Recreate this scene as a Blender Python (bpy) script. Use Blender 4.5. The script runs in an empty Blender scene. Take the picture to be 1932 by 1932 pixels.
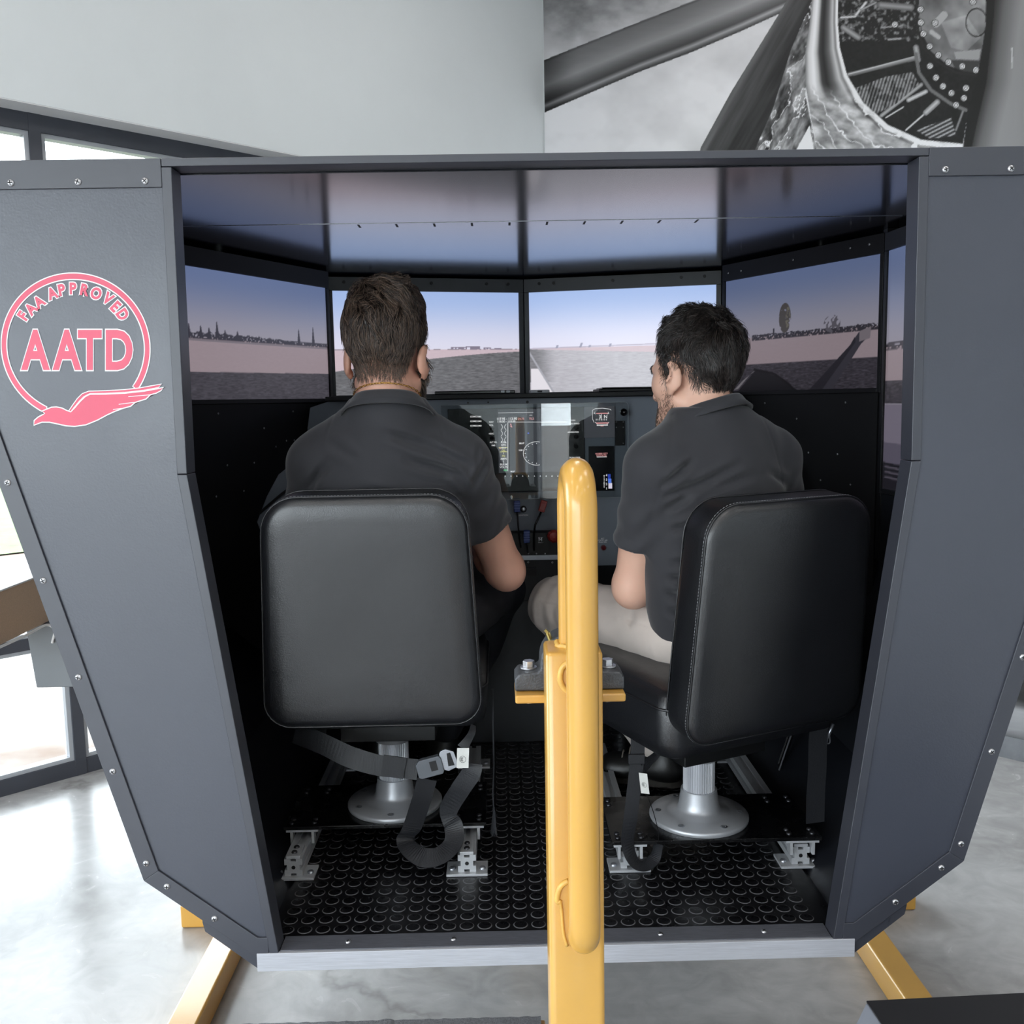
import bpy, bmesh, math, random
import numpy as np
from mathutils import Vector, Matrix, Euler

SC = bpy.context.scene
COL = SC.collection
rng = np.random.default_rng(7)
random.seed(7)
PI = math.pi

# ------------------------------------------------------------------ camera
F_PX = 1786.0
PITCH, YAW, ROLL = math.radians(6.7), math.radians(-0.75), math.radians(-1.0)
CAM = np.array([0.0, 0.0, 1.62])
_M = Matrix.Rotation(YAW, 3, 'Z') @ Matrix.Rotation(PI / 2 - PITCH, 3, 'X') @ Matrix.Rotation(ROLL, 3, 'Z')
camd = bpy.data.cameras.new('camera')
camd.sensor_width = 36.0
camd.lens = 36.0 * F_PX / 1932.0
camd.clip_start = 0.05
camd.clip_end = 300
cam = bpy.data.objects.new('camera', camd)
COL.objects.link(cam)
cam.matrix_world = Matrix.Translation(Vector(CAM)) @ _M.to_4x4()
SC.camera = cam
M_CAM = np.array(_M)

def ray(x, y):
    return M_CAM @ np.array([(x - 966) / F_PX, (966 - y) / F_PX, -1.0])
def atY(x, y, v):
    d = ray(x, y); return CAM + d * (v - CAM[1]) / d[1]
def atZ(x, y, v):
    d = ray(x, y); return CAM + d * (v - CAM[2]) / d[2]
def atP(x, y, p0, n):
    d = ray(x, y); n = np.array(n, float)
    return CAM + d * (n @ (np.array(p0, float) - CAM)) / (n @ d)

# ------------------------------------------------------------------ world, exposure
W = bpy.data.worlds.new('sky'); SC.world = W
W.use_nodes = True
bg = W.node_tree.nodes['Background']
bg.inputs[0].default_value = (0.86, 0.93, 1.0, 1)
bg.inputs[1].default_value = 9.0
SC.view_settings.view_transform = 'Standard'
SC.view_settings.look = 'None'
SC.view_settings.exposure = 0.43
SC.view_settings.gamma = 1.0
SC.view_settings.use_curve_mapping = False
SC.cycles.use_denoising = True
SC.cycles.max_bounces = 6
SC.cycles.use_adaptive_sampling = True
SC.cycles.adaptive_threshold = 0.04
SC.cycles.adaptive_min_samples = 24
SC.cycles.diffuse_bounces = 3
SC.cycles.glossy_bounces = 3
SC.cycles.transmission_bounces = 6
SC.cycles.transparent_max_bounces = 8
SC.cycles.sample_clamp_indirect = 6.0
SC.cycles.caustics_reflective = False
SC.cycles.caustics_refractive = False

# ------------------------------------------------------------------ helpers
def lin(c):
    c = [v / 255.0 for v in c]
    return tuple(v / 12.92 if v <= 0.04045 else ((v + 0.055) / 1.055) ** 2.4 for v in c)

MATS = {}
def mat(name, rgb, rough=0.5, metal=0.0, var=0.0, vscale=8.0, bump=0.0, bscale=200.0, spec=0.5, coat=0.0,
        coat_rough=0.1, sheen=0.0, sss=0.0, stretch=None, linear=False, rvar=0.0):
    """principled material with noise driven colour variation and relief"""
    if name in MATS:
        return MATS[name]
    m = bpy.data.materials.new(name); m.use_nodes = True
    nt = m.node_tree; b = nt.nodes['Principled BSDF']
    c = rgb if linear else lin(rgb)
    b.inputs['Base Color'].default_value = (*c, 1)
    b.inputs['Roughness'].default_value = rough
    b.inputs['Metallic'].default_value = metal
    b.inputs['Specular IOR Level'].default_value = spec
    b.inputs['Coat Weight'].default_value = coat
    b.inputs['Coat Roughness'].default_value = coat_rough
    b.inputs['Sheen Weight'].default_value = sheen
    if sss:
        b.inputs['Subsurface Weight'].default_value = sss
        b.inputs['Subsurface Radius'].default_value = (0.012, 0.005, 0.003)
        b.inputs['Subsurface Scale'].default_value = 0.6
    if var or bump or rvar:
        tc = nt.nodes.new('ShaderNodeTexCoord')
        src = tc.outputs['Object']
        if stretch:
            mp = nt.nodes.new('ShaderNodeMapping'); mp.inputs['Scale'].default_value = stretch
            nt.links.new(src, mp.inputs['Vector']); src = mp.outputs['Vector']
        if var or rvar:
            n = nt.nodes.new('ShaderNodeTexNoise'); n.inputs['Scale'].default_value = vscale
            n.inputs['Detail'].default_value = 6; n.inputs['Roughness'].default_value = 0.6
            nt.links.new(src, n.inputs['Vector'])
        if var:
            r = nt.nodes.new('ShaderNodeValToRGB')
            r.color_ramp.elements[0].position = 0.3; r.color_ramp.elements[1].position = 0.7
            r.color_ramp.elements[0].color = (*[max(0, v * (1 - var)) for v in c], 1)
            r.color_ramp.elements[1].color = (*[min(1, v * (1 + var)) for v in c], 1)
            nt.links.new(n.outputs['Fac'], r.inputs['Fac']); nt.links.new(r.outputs['Color'], b.inputs['Base Color'])
        if rvar:
            mr = nt.nodes.new('ShaderNodeMapRange')
            mr.inputs['From Min'].default_value = 0.3; mr.inputs['From Max'].default_value = 0.7
            mr.inputs['To Min'].default_value = max(0.02, rough - rvar); mr.inputs['To Max'].default_value = rough + rvar
            nt.links.new(n.outputs['Fac'], mr.inputs['Value']); nt.links.new(mr.outputs['Result'], b.inputs['Roughness'])
        if bump:
            n2 = nt.nodes.new('ShaderNodeTexNoise'); n2.inputs['Scale'].default_value = bscale
            n2.inputs['Detail'].default_value = 3
            nt.links.new(src, n2.inputs['Vector'])
            bp = nt.nodes.new('ShaderNodeBump'); bp.inputs['Strength'].default_value = bump
            bp.inputs['Distance'].default_value = 0.002
            nt.links.new(n2.outputs['Fac'], bp.inputs['Height']); nt.links.new(bp.outputs['Normal'], b.inputs['Normal'])
    MATS[name] = m
    return m

def attr_mat(name, rough=0.5, emit=0.0, spec=0.3, diffuse=True):
    """colours come from the print / picture stored on the mesh as a colour attribute"""
    m = bpy.data.materials.new(name); m.use_nodes = True
    nt = m.node_tree; b = nt.nodes['Principled BSDF']
    a = nt.nodes.new('ShaderNodeAttribute'); a.attribute_name = 'Col'
    if diffuse:
        nt.links.new(a.outputs['Color'], b.inputs['Base Color'])
    else:
        b.inputs['Base Color'].default_value = (0.006, 0.006, 0.007, 1)
    b.inputs['Roughness'].default_value = rough
    b.inputs['Specular IOR Level'].default_value = spec
    if emit:
        nt.links.new(a.outputs['Color'], b.inputs['Emission Color'])
        b.inputs['Emission Strength'].default_value = emit
    return m

def emit_mat(name, rgb, strength):
    m = bpy.data.materials.new(name); m.use_nodes = True
    b = m.node_tree.nodes['Principled BSDF']
    b.inputs['Base Color'].default_value = (0.02, 0.02, 0.02, 1)
    b.inputs['Emission Color'].default_value = (*lin(rgb), 1)
    b.inputs['Emission Strength'].default_value = strength
    return m

def glass_mat(name, tint=(1, 1, 1), refl=1.0, rough=0.0):
    """thin clear sheet: passes light straight on, mirrors by Fresnel"""
    m = bpy.data.materials.new(name); m.use_nodes = True
    nt = m.node_tree; nt.nodes.remove(nt.nodes['Principled BSDF'])
    out = nt.nodes['Material Output']
    t = nt.nodes.new('ShaderNodeBsdfTransparent'); t.inputs[0].default_value = (*tint, 1)
    g = nt.nodes.new('ShaderNodeBsdfGlossy'); g.inputs['Roughness'].default_value = rough
    f = nt.nodes.new('ShaderNodeFresnel'); f.inputs['IOR'].default_value = 1.5
    mm = nt.nodes.new('ShaderNodeMath'); mm.operation = 'MULTIPLY'; mm.inputs[1].default_value = refl
    mx = nt.nodes.new('ShaderNodeMixShader')
    nt.links.new(f.outputs[0], mm.inputs[0]); nt.links.new(mm.outputs[0], mx.inputs[0])
    nt.links.new(t.outputs[0], mx.inputs[1]); nt.links.new(g.outputs[0], mx.inputs[2])
    nt.links.new(mx.outputs[0], out.inputs[0])
    return m

def link(name, me, m=None, parent=None, smooth=False, bevel=0.0, bseg=2):
    o = bpy.data.objects.new(name, me); COL.objects.link(o)
    if m is not None and not me.materials:
        for q in (m if isinstance(m, (list, tuple)) else [m]):
            me.materials.append(q)
    if smooth:
        me.polygons.foreach_set('use_smooth', [True] * len(me.polygons))
    if bevel:
        md = o.modifiers.new('bevel', 'BEVEL'); md.width = bevel; md.segments = bseg
        md.limit_method = 'ANGLE'; md.angle_limit = math.radians(40)
        me.polygons.foreach_set('use_smooth', [True] * len(me.polygons))
        md.harden_normals = True
    if parent is not None:
        o.parent = parent
        o.matrix_parent_inverse = parent.matrix_world.inverted()
    return o

def tag(o, label=None, cat=None, group=None, kind=None):
    if label: o['label'] = label
    if cat: o['category'] = cat
    if group: o['group'] = group
    if kind: o['kind'] = kind
    return o

def thing(name, loc, label, cat, group=None, rz=0.0):
    o = bpy.data.objects.new(name, None); COL.objects.link(o)
    o.empty_display_size = 0.05
    o.location = loc; o.rotation_euler = (0, 0, rz)
    o.matrix_world = Matrix.Translation(Vector(loc)) @ Matrix.Rotation(rz, 4, 'Z')
    return tag(o, label, cat, group)

def dup_part(src, parent, world=None):
    """a copy of one part that shares its mesh; world = matrix placing it"""
    c = src.copy(); COL.objects.link(c)
    c.parent = parent
    c.matrix_parent_inverse = parent.matrix_world.inverted() if parent else Matrix.Identity(4)
    if world is not None:
        c.matrix_basis = world
    return c

class MB:
    """collects polygons, then links them as one mesh object (world coordinates)"""
    def __init__(s):
        s.v = []; s.f = []; s.mi = []; s.cur = 0
        s.T = Matrix.Identity(4)
    def add(s, vs, fs):
        b = len(s.v)
        s.v += [tuple(s.T @ Vector(p)) for p in vs]
        s.f += [tuple(i + b for i in q) for q in fs]
        s.mi += [s.cur] * len(fs)
        return s
    def box(s, lo, hi):
        x0, y0, z0 = lo; x1, y1, z1 = hi
        return s.add([(x0, y0, z0), (x1, y0, z0), (x1, y1, z0), (x0, y1, z0), (x0, y0, z1), (x1, y0, z1), (x1, y1, z1), (x0, y1, z1)],
                     [(0, 3, 2, 1), (4, 5, 6, 7), (0, 1, 5, 4), (1, 2, 6, 5), (2, 3, 7, 6), (3, 0, 4, 7)])
    def cbox(s, c, d):
        return s.box([c[i] - d[i] / 2 for i in range(3)], [c[i] + d[i] / 2 for i in range(3)])
    def prism(s, poly, axis, a, b):
        """poly of 2-D points extruded along axis from a to b"""
        n = len(poly)
        def mk(p, t):
            return {'x': (t, p[0], p[1]), 'y': (p[0], t, p[1]), 'z': (p[0], p[1], t)}[axis]
        vs = [mk(p, a) for p in poly] + [mk(p, b) for p in poly]
        fs = [(i, (i + 1) % n, n + (i + 1) % n, n + i) for i in range(n)]
        fs += [tuple(range(n))[::-1], tuple(range(n, 2 * n))]
        return s.add(vs, fs)
    def loft(s, rings, cap=True, closed=False):
        n = len(rings[0]); vs = [p for r in rings for p in r]; fs = []
        m = len(rings)
        for k in range(m if closed else m - 1):
            a, b = k * n, ((k + 1) % m) * n
            fs += [(a + i, a + (i + 1) % n, b + (i + 1) % n, b + i) for i in range(n)]
        if cap and not closed:
            fs += [tuple(range(n))[::-1], tuple(range((m - 1) * n, m * n))]
        return s.add(vs, fs)
    def tube(s, path, r, n=10, cap=True, closed=False, up=(0.13, 0.2, 1)):
        P = [Vector(p) for p in path]; rings = []
        m = len(P)
        R = r if isinstance(r, (list, tuple)) else [r] * m
        prev = None
        for i in range(m):
            a = P[(i - 1) % m] if (closed or i > 0) else P[i]
            b = P[(i + 1) % m] if (closed or i < m - 1) else P[i]
            t = (b - a).normalized()
            if prev is None:
                u = Vector(up).cross(t)
                if u.length < 1e-4: u = Vector((1, 0, 0)).cross(t)
            else:
                u = prev - t * prev.dot(t)
            u.normalize(); prev = u; w = t.cross(u)
            rings.append([tuple(P[i] + (u * math.cos(2 * PI * k / n) + w * math.sin(2 * PI * k / n)) * R[i]) for k in range(n)])
        return s.loft(rings, cap, closed)
    def cyl(s, a, b, r, n=16, r2=None):
        return s.tube([a, b], [r, r if r2 is None else r2], n)
    def lathe(s, prof, c=(0, 0, 0), n=32, axis='z'):
        rings = []
        for r, h in prof:
            q = []
            for k in range(n):
                x, y = r * math.cos(2 * PI * k / n), r * math.sin(2 * PI * k / n)
                q.append({'z': (c[0] + x, c[1] + y, c[2] + h), 'y': (c[0] + x, c[1] + h, c[2] + y), 'x': (c[0] + h, c[1] + x, c[2] + y)}[axis])
            rings.append(q)
        return s.loft(rings)
    def ribbon(s, pts, wdirs, w, th=0.0015):
        """flat strap following pts, wdirs = width direction at each point"""
        P = [Vector(p) for p in pts]; m = len(P); rings = []
        for i in range(m):
            t = (P[min(i + 1, m - 1)] - P[max(i - 1, 0)]).normalized()
            d = Vector(wdirs[i] if isinstance(wdirs, list) else wdirs); d = (d - t * d.dot(t)).normalized()
            nn = t.cross(d)
            ww = w[i] if isinstance(w, (list, tuple)) else w
            rings.append([tuple(P[i] + d * a * ww / 2 + nn * b * th / 2) for a, b in ((-1, -1), (1, -1), (1, 1), (-1, 1))])
        return s.loft(rings)
    def mesh(s, name):
        me = bpy.data.meshes.new(name)
        me.from_pydata(s.v, [], s.f); me.update()
        bm = bmesh.new(); bm.from_mesh(me); bmesh.ops.recalc_face_normals(bm, faces=bm.faces); bm.to_mesh(me); bm.free()
        if any(s.mi): me.polygons.foreach_set('material_index', s.mi)
        return me
    def build(s, name, m, parent=None, smooth=False, bevel=0.0, bseg=2, auto=False):
        o = link(name, s.mesh(name), m, parent, smooth or auto, bevel, bseg)
        if auto:
            autosmooth(o.data)
        return o

def autosmooth(me, ang=35):
    bm = bmesh.new(); bm.from_mesh(me)
    for e in bm.edges:
        if len(e.link_faces) == 2 and e.calc_face_angle(0) > math.radians(ang):
            e.smooth = False
    for f in bm.faces: f.smooth = True
    bm.to_mesh(me); bm.free()

def bez(pts, n=24):
    """Catmull-Rom through pts"""
    P = [np.array(p, float) for p in pts]; P = [2 * P[0] - P[1]] + P + [2 * P[-1] - P[-2]]
    out = []
    segs = len(P) - 3
    for k in range(segs):
        a, b, c, d = P[k:k + 4]
        for j in range(n):
            t = j / n
            out.append(0.5 * ((2 * b) + (-a + c) * t + (2 * a - 5 * b + 4 * c - d) * t * t + (-a + 3 * b - 3 * c + d) * t ** 3))
    out.append(P[-2])
    return [tuple(float(q) for q in p) for p in out]

def arr_mesh(name, V, Fq):
    me = bpy.data.meshes.new(name)
    V = np.asarray(V, np.float32); Fq = np.asarray(Fq, np.int32)
    k = Fq.shape[1]
    me.vertices.add(len(V)); me.vertices.foreach_set('co', V.ravel())
    me.loops.add(Fq.size); me.loops.foreach_set('vertex_index', Fq.ravel())
    me.polygons.add(len(Fq)); me.polygons.foreach_set('loop_start', np.arange(0, Fq.size, k, dtype=np.int32))
    me.update(calc_edges=True)
    return me

def set_col(me, rgb):
    a = me.color_attributes.new('Col', 'FLOAT_COLOR', 'POINT')
    c = np.ones((len(me.vertices), 4), np.float32); c[:, :3] = rgb
    a.data.foreach_set('color', c.ravel())

def picture(name, p00, p10, p01, nx, ny, paint, m, parent=None):
    """flat picture: a fine grid from corner p00 (bottom left) with colours painted by paint(u, v) -> rgb (sRGB 0..255)"""
    p00, p10, p01 = (np.array(p, float) for p in (p00, p10, p01))
    u = np.linspace(0, 1, nx); v = np.linspace(0, 1, ny)
    U, Vv = np.meshgrid(u, v, indexing='ij')
    P = p00 + U[..., None] * (p10 - p00) + Vv[..., None] * (p01 - p00)
    idx = np.arange(nx * ny).reshape(nx, ny)
    Fq = np.stack([idx[:-1, :-1], idx[1:, :-1], idx[1:, 1:], idx[:-1, 1:]], -1).reshape(-1, 4)
    me = arr_mesh(name, P.reshape(-1, 3), Fq)
    rgb = 0
    for ju, jv in ((-.25, -.25), (.25, -.25), (-.25, .25), (.25, .25)):
        rgb = rgb + np.clip(paint(np.clip(U.ravel() + ju / (nx - 1), 0, 1), np.clip(Vv.ravel() + jv / (ny - 1), 0, 1)), 0, 255) / 4
    rgb = rgb / 255.0
    rgb = np.where(rgb <= 0.04045, rgb / 12.92, ((rgb + 0.055) / 1.055) ** 2.4)
    set_col(me, rgb)
    return link(name, me, m, parent)

# 2-D painting helpers on point arrays ------------------------------------
def inpoly(x, y, poly):
    c = np.zeros(x.shape, bool); n = len(poly)
    for i in range(n):
        (x0, y0), (x1, y1) = poly[i], poly[(i + 1) % n]
        if y0 == y1: continue
        k = ((y0 > y) != (y1 > y)) & (x < (x1 - x0) * (y - y0) / (y1 - y0) + x0)
        c ^= k
    return c
def dseg(x, y, a, b):
    ax, ay = a; bx, by = b
    dx, dy = bx - ax, by - ay
    t = np.clip(((x - ax) * dx + (y - ay) * dy) / (dx * dx + dy * dy + 1e-9), 0, 1)
    return np.hypot(x - ax - t * dx, y - ay - t * dy)
def dline(x, y, pts):
    d = np.full(x.shape, 1e9)
    for a, b in zip(pts[:-1], pts[1:]): d = np.minimum(d, dseg(x, y, a, b))
    return d
def hash2(i, j, s=0):
    h = np.sin(i * 127.1 + j * 311.7 + s * 74.7) * 43758.5453
    return h - np.floor(h)
def vnoise(x, y, s=0):
    i, j = np.floor(x), np.floor(y); fx, fy = x - i, y - j
    fx, fy = fx * fx * (3 - 2 * fx), fy * fy * (3 - 2 * fy)
    a, b, c, d = hash2(i, j, s), hash2(i + 1, j, s), hash2(i, j + 1, s), hash2(i + 1, j + 1, s)
    return (a * (1 - fx) + b * fx) * (1 - fy) + (c * (1 - fx) + d * fx) * fy
def fbm(x, y, o=4, s=0):
    t = 0; a = 0.5
    for k in range(o):
        t = t + a * vnoise(x * 2 ** k, y * 2 ** k, s + k); a *= 0.5
    return t
def sstep(a, b, x):
    t = np.clip((x - a) / (b - a + 1e-12), 0, 1); return t * t * (3 - 2 * t)

def text_mesh(s, size, off=0.0, extrude=0.0, align='CENTER', sx=1.0):
    c = bpy.data.curves.new('txt', 'FONT'); c.body = s; c.size = size; c.align_x = align
    c.offset = off; c.extrude = extrude; c.resolution_u = 4
    o = bpy.data.objects.new('txt', c); COL.objects.link(o)
    dg = bpy.context.evaluated_depsgraph_get(); dg.update()
    me = o.evaluated_get(dg).to_mesh()
    V = [(v.co.x * sx, v.co.y, v.co.z) for v in me.vertices]; Fs = [tuple(p.vertices) for p in me.polygons]
    o.evaluated_get(dg).to_mesh_clear()
    bpy.data.objects.remove(o); bpy.data.curves.remove(c)
    return V, Fs
# ================================================================== room shell
A46 = math.radians(46)
UU = np.array([math.sin(A46), math.cos(A46), 0.0])      # along the window wall, away from the camera
VV = np.array([math.cos(A46), -math.sin(A46), 0.0])     # along the mural wall, away from the corner
PF = np.array([-2.123, 3.846, 0.0])                     # foot of the window frames
PW = PF + 0.12 * VV                                     # room face of the window wall
_c = atP(1027, 280, PW, VV); CORNER = np.array([_c[0], _c[1], 0.0])
ROOM_L, ROOM_W, ROOM_H = 10.5, 9.0, 4.6
def rm(a, b, z):
    """room coordinates: a metres back from the mural wall, b metres out from the window wall"""
    p = CORNER - a * UU + b * VV
    return (float(p[0]), float(p[1]), z)
ROT_ROOM = math.atan2(VV[1], VV[0])
def rbox(mb, a0, a1, b0, b1, z0, z1):
    q = [rm(a0, b0, z0), rm(a1, b0, z0), rm(a1, b1, z0), rm(a0, b1, z0), rm(a0, b0, z1), rm(a1, b0, z1), rm(a1, b1, z1), rm(a0, b1, z1)]
    return mb.add(q, [(0, 1, 2, 3), (7, 6, 5, 4), (0, 4, 5, 1), (1, 5, 6, 2), (2, 6, 7, 3), (3, 7, 4, 0)])

M_wall = mat('wall_paint', (224, 230, 233), 0.75, var=0.03, vscale=1.3, bump=0.08, bscale=120)
M_white = mat('white_plaster', (238, 239, 240), 0.8, var=0.02, vscale=2)
M_ceil = mat('ceiling_paint', (225, 226, 228), 0.9, var=0.02, vscale=2)
M_frame = mat('storefront_frame', (66, 69, 78), 0.45, var=0.08, vscale=5)
M_bead = mat('glazing_bead', (176, 180, 186), 0.4, var=0.05, vscale=9)
M_pane = glass_mat('window_glass', (0.97, 0.985, 0.98), 0.9)
M_base = mat('brushed_baseboard', (150, 153, 158), 0.35, 0.6, var=0.1, vscale=20)

def concrete():
    m = bpy.data.materials.new('polished_concrete'); m.use_nodes = True
    nt = m.node_tree; b = nt.nodes['Principled BSDF']
    tc = nt.nodes.new('ShaderNodeTexCoord')
    n1 = nt.nodes.new('ShaderNodeTexNoise'); n1.inputs['Scale'].default_value = 1.1; n1.inputs['Detail'].default_value = 9
    n1.inputs['Roughness'].default_value = 0.62; n1.inputs['Distortion'].default_value = 1.4
    n2 = nt.nodes.new('ShaderNodeTexNoise'); n2.inputs['Scale'].default_value = 7; n2.inputs['Detail'].default_value = 8
    n2.inputs['Distortion'].default_value = 2.0
    vo = nt.nodes.new('ShaderNodeTexVoronoi'); vo.feature = 'DISTANCE_TO_EDGE'; vo.inputs['Scale'].default_value = 0.55
    dn = nt.nodes.new('ShaderNodeTexNoise'); dn.inputs['Scale'].default_value = 2.2; dn.inputs['Detail'].default_value = 5
    mxv = nt.nodes.new('ShaderNodeMix'); mxv.data_type = 'RGBA'; mxv.inputs['Factor'].default_value = 0.45
    nt.links.new(tc.outputs['Object'], dn.inputs['Vector'])
    nt.links.new(tc.outputs['Object'], mxv.inputs['A']); nt.links.new(dn.outputs['Color'], mxv.inputs['B'])
    nt.links.new(mxv.outputs['Result'], vo.inputs['Vector'])
    nt.links.new(tc.outputs['Object'], n1.inputs['Vector']); nt.links.new(tc.outputs['Object'], n2.inputs['Vector'])
    r = nt.nodes.new('ShaderNodeValToRGB')
    e = r.color_ramp.elements
    e[0].position = 0.28; e[0].color = (*lin((158, 156, 154)), 1)
    e[1].position = 0.72; e[1].color = (*lin((206, 205, 205)), 1)
    k = e.new(0.5); k.color = (*lin((186, 185, 185)), 1)
    r2 = nt.nodes.new('ShaderNodeValToRGB'); e = r2.color_ramp.elements
    e[0].position = 0.35; e[0].color = (0.86, 0.86, 0.86, 1); e[1].position = 0.62; e[1].color = (1, 1, 1, 1)
    r3 = nt.nodes.new('ShaderNodeValToRGB'); e = r3.color_ramp.elements
    e[0].position = 0.0; e[0].color = (0.72, 0.71, 0.70, 1); e[1].position = 0.006; e[1].color = (1, 1, 1, 1)
    nt.links.new(n1.outputs['Fac'], r.inputs['Fac']); nt.links.new(n2.outputs['Fac'], r2.inputs['Fac'])
    nt.links.new(vo.outputs['Distance'], r3.inputs['Fac'])
    a = nt.nodes.new('ShaderNodeMix'); a.data_type = 'RGBA'; a.blend_type = 'MULTIPLY'; a.inputs['Factor'].default_value = 1
    nt.links.new(r.outputs['Color'], a.inputs['A']); nt.links.new(r2.outputs['Color'], a.inputs['B'])
    c = nt.nodes.new('ShaderNodeMix'); c.data_type = 'RGBA'; c.blend_type = 'MULTIPLY'; c.inputs['Factor'].default_value = 1
    nt.links.new(a.outputs['Result'], c.inputs['A']); nt.links.new(r3.outputs['Color'], c.inputs['B'])
    nt.links.new(c.outputs['Result'], b.inputs['Base Color'])
    mr = nt.nodes.new('ShaderNodeMapRange'); mr.inputs['To Min'].default_value = 0.14; mr.inputs['To Max'].default_value = 0.34
    nt.links.new(n2.outputs['Fac'], mr.inputs['Value']); nt.links.new(mr.outputs['Result'], b.inputs['Roughness'])
    b.inputs['Specular IOR Level'].default_value = .22
    return m
M_floor = concrete()

mb = MB(); rbox(mb, -0.3, ROOM_L + .3, -0.35, ROOM_W + .3, -0.12, 0.0)
tag(mb.build('floor', M_floor), 'pale polished concrete showroom floor', kind='structure')
mb = MB(); rbox(mb, -0.3, ROOM_L + .3, -0.35, ROOM_W + .3, ROOM_H, ROOM_H + .12)
tag(mb.build('ceiling', M_ceil), 'white showroom ceiling', kind='structure')
mb = MB(); rbox(mb, 0.0, ROOM_L, -0.30, 0.0, 2.83, ROOM_H)
mb.cur = 1; rbox(mb, 0.0, ROOM_L, -0.30, -0.002, 2.826, 2.8299)
tag(mb.build('wall_left', [M_wall, M_white]), 'pale grey wall above the storefront windows', kind='structure')
mb = MB(); rbox(mb, -0.2, 0.0, -0.30, ROOM_W, 0.0, ROOM_H)
tag(mb.build('wall_right', M_wall), 'wall behind the black and white mural', kind='structure')
mb = MB(); rbox(mb, 0.0, 7.90, ROOM_W, ROOM_W + .2, 0.0, ROOM_H); rbox(mb, 8.62, ROOM_L, ROOM_W, ROOM_W + .2, 0.0, ROOM_H); rbox(mb, 7.90, 8.62, ROOM_W, ROOM_W + .2, 2.15, ROOM_H)
tag(mb.build('wall_far_right', M_wall), 'plain wall on the right of the showroom', kind='structure')
# back wall with its glazed openings
mb = MB(); rbox(mb, ROOM_L, ROOM_L + .2, -0.30, ROOM_W + .2, 3.2, ROOM_H)
for b0, b1 in ((-.3, .3), (8.4, 9.2)): rbox(mb, ROOM_L, ROOM_L + .2, b0, b1, 0, 3.2)
tag(mb.build('wall_back', M_wall), 'glazed wall behind the photographer', kind='structure')
mb = MB(); rbox(mb, 0.0, 0.012, 0.0, ROOM_W, 0.0, 0.10)
tag(mb.build('baseboard_right', M_base), 'brushed metal baseboard under the mural', kind='structure')

def bay(n, p0, d, nrm, w, z0, z1, rails, depth=0.10, fw=0.047):
    """one glazed bay: frame members, beads and panes as parts of window_n"""
    o = bpy.data.objects.new('window_%d' % n, None); COL.objects.link(o)
    o.location = p0; o.matrix_world = Matrix.Translation(Vector(p0))
    tag(o, 'dark framed storefront window bay', kind='structure')
    d, nrm = Vector(d), Vector(nrm); p0 = Vector(p0)
    def bx(mb, s0, s1, za, zb, n0, n1):
        q = []
        for z in (za, zb):
            for s, t in ((s0, n0), (s1, n0), (s1, n1), (s0, n1)):
                q.append(tuple(p0 + d * s + nrm * t + Vector((0, 0, z))))
        mb.add(q, [(0, 1, 2, 3), (7, 6, 5, 4), (0, 4, 5, 1), (1, 5, 6, 2), (2, 6, 7, 3), (3, 7, 4, 0)])
    mb = MB(); bx(mb, 0, fw, z0, z1, -depth, 0); mb.build('mullion', M_frame, o)
    levels = [(z0, z0 + 0.07)] + [(r - .025, r + .025) for r in rails] + [(z1 - .075, z1)]
    for a, b in levels:
        mb = MB(); bx(mb, fw, w, a, b, -depth, -0.002); mb.build('rail', M_frame, o)
    for k in range(len(levels) - 1):
        a, b = levels[k][1], levels[k + 1][0]
        mb = MB(); t = 0.018
        bx(mb, fw, fw + t, a, b, -.06, -.012); bx(mb, w - t, w, a, b, -.06, -.012)
        bx(mb, fw + t, w - t, a, a + t, -.06, -.012); bx(mb, fw + t, w - t, b - t, b, -.06, -.012)
        mb.build('glazing_bead', M_bead, o)
        mb = MB(); bx(mb, fw + .004, w - .004, a + .004, b - .004, -.042, -.038); mb.build('pane', M_pane, o)
    return o
# frames of the window wall: mullions every 1.28 m, one where the photograph shows it
n = 0
smax = float((CORNER - PF) @ UU)
k0 = -6
for k in range(k0, 4):
    s0 = 0.312 + 1.28 * k
    w = min(1.28, smax - s0)
    if w < .2: continue
    n += 1
    p = PF + UU * s0
    bay(n, (p[0], p[1], 0.0), UU, VV, w, 0.0, 2.83, [0.628])
# storefront on the back wall
for b0, b1 in ((0.3, 8.4),):
    m = 6
    for j in range(m):
        n += 1
        p = CORNER - UU * (ROOM_L + .05) + VV * (b0 + (b1 - b0) * j / m)
        bay(n, (p[0], p[1], 0.0), VV, UU, (b1 - b0) / m, 0.0, 3.2, [2.2])

# glazed side door on the far right wall
dr = bay(1, rm(8.62, ROOM_W + .12, 0), UU, -VV, .72, 0.0, 2.15, [])
dr.name = 'door_1'; tag(dr, 'glazed side door behind the photographer', kind='structure')
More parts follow.
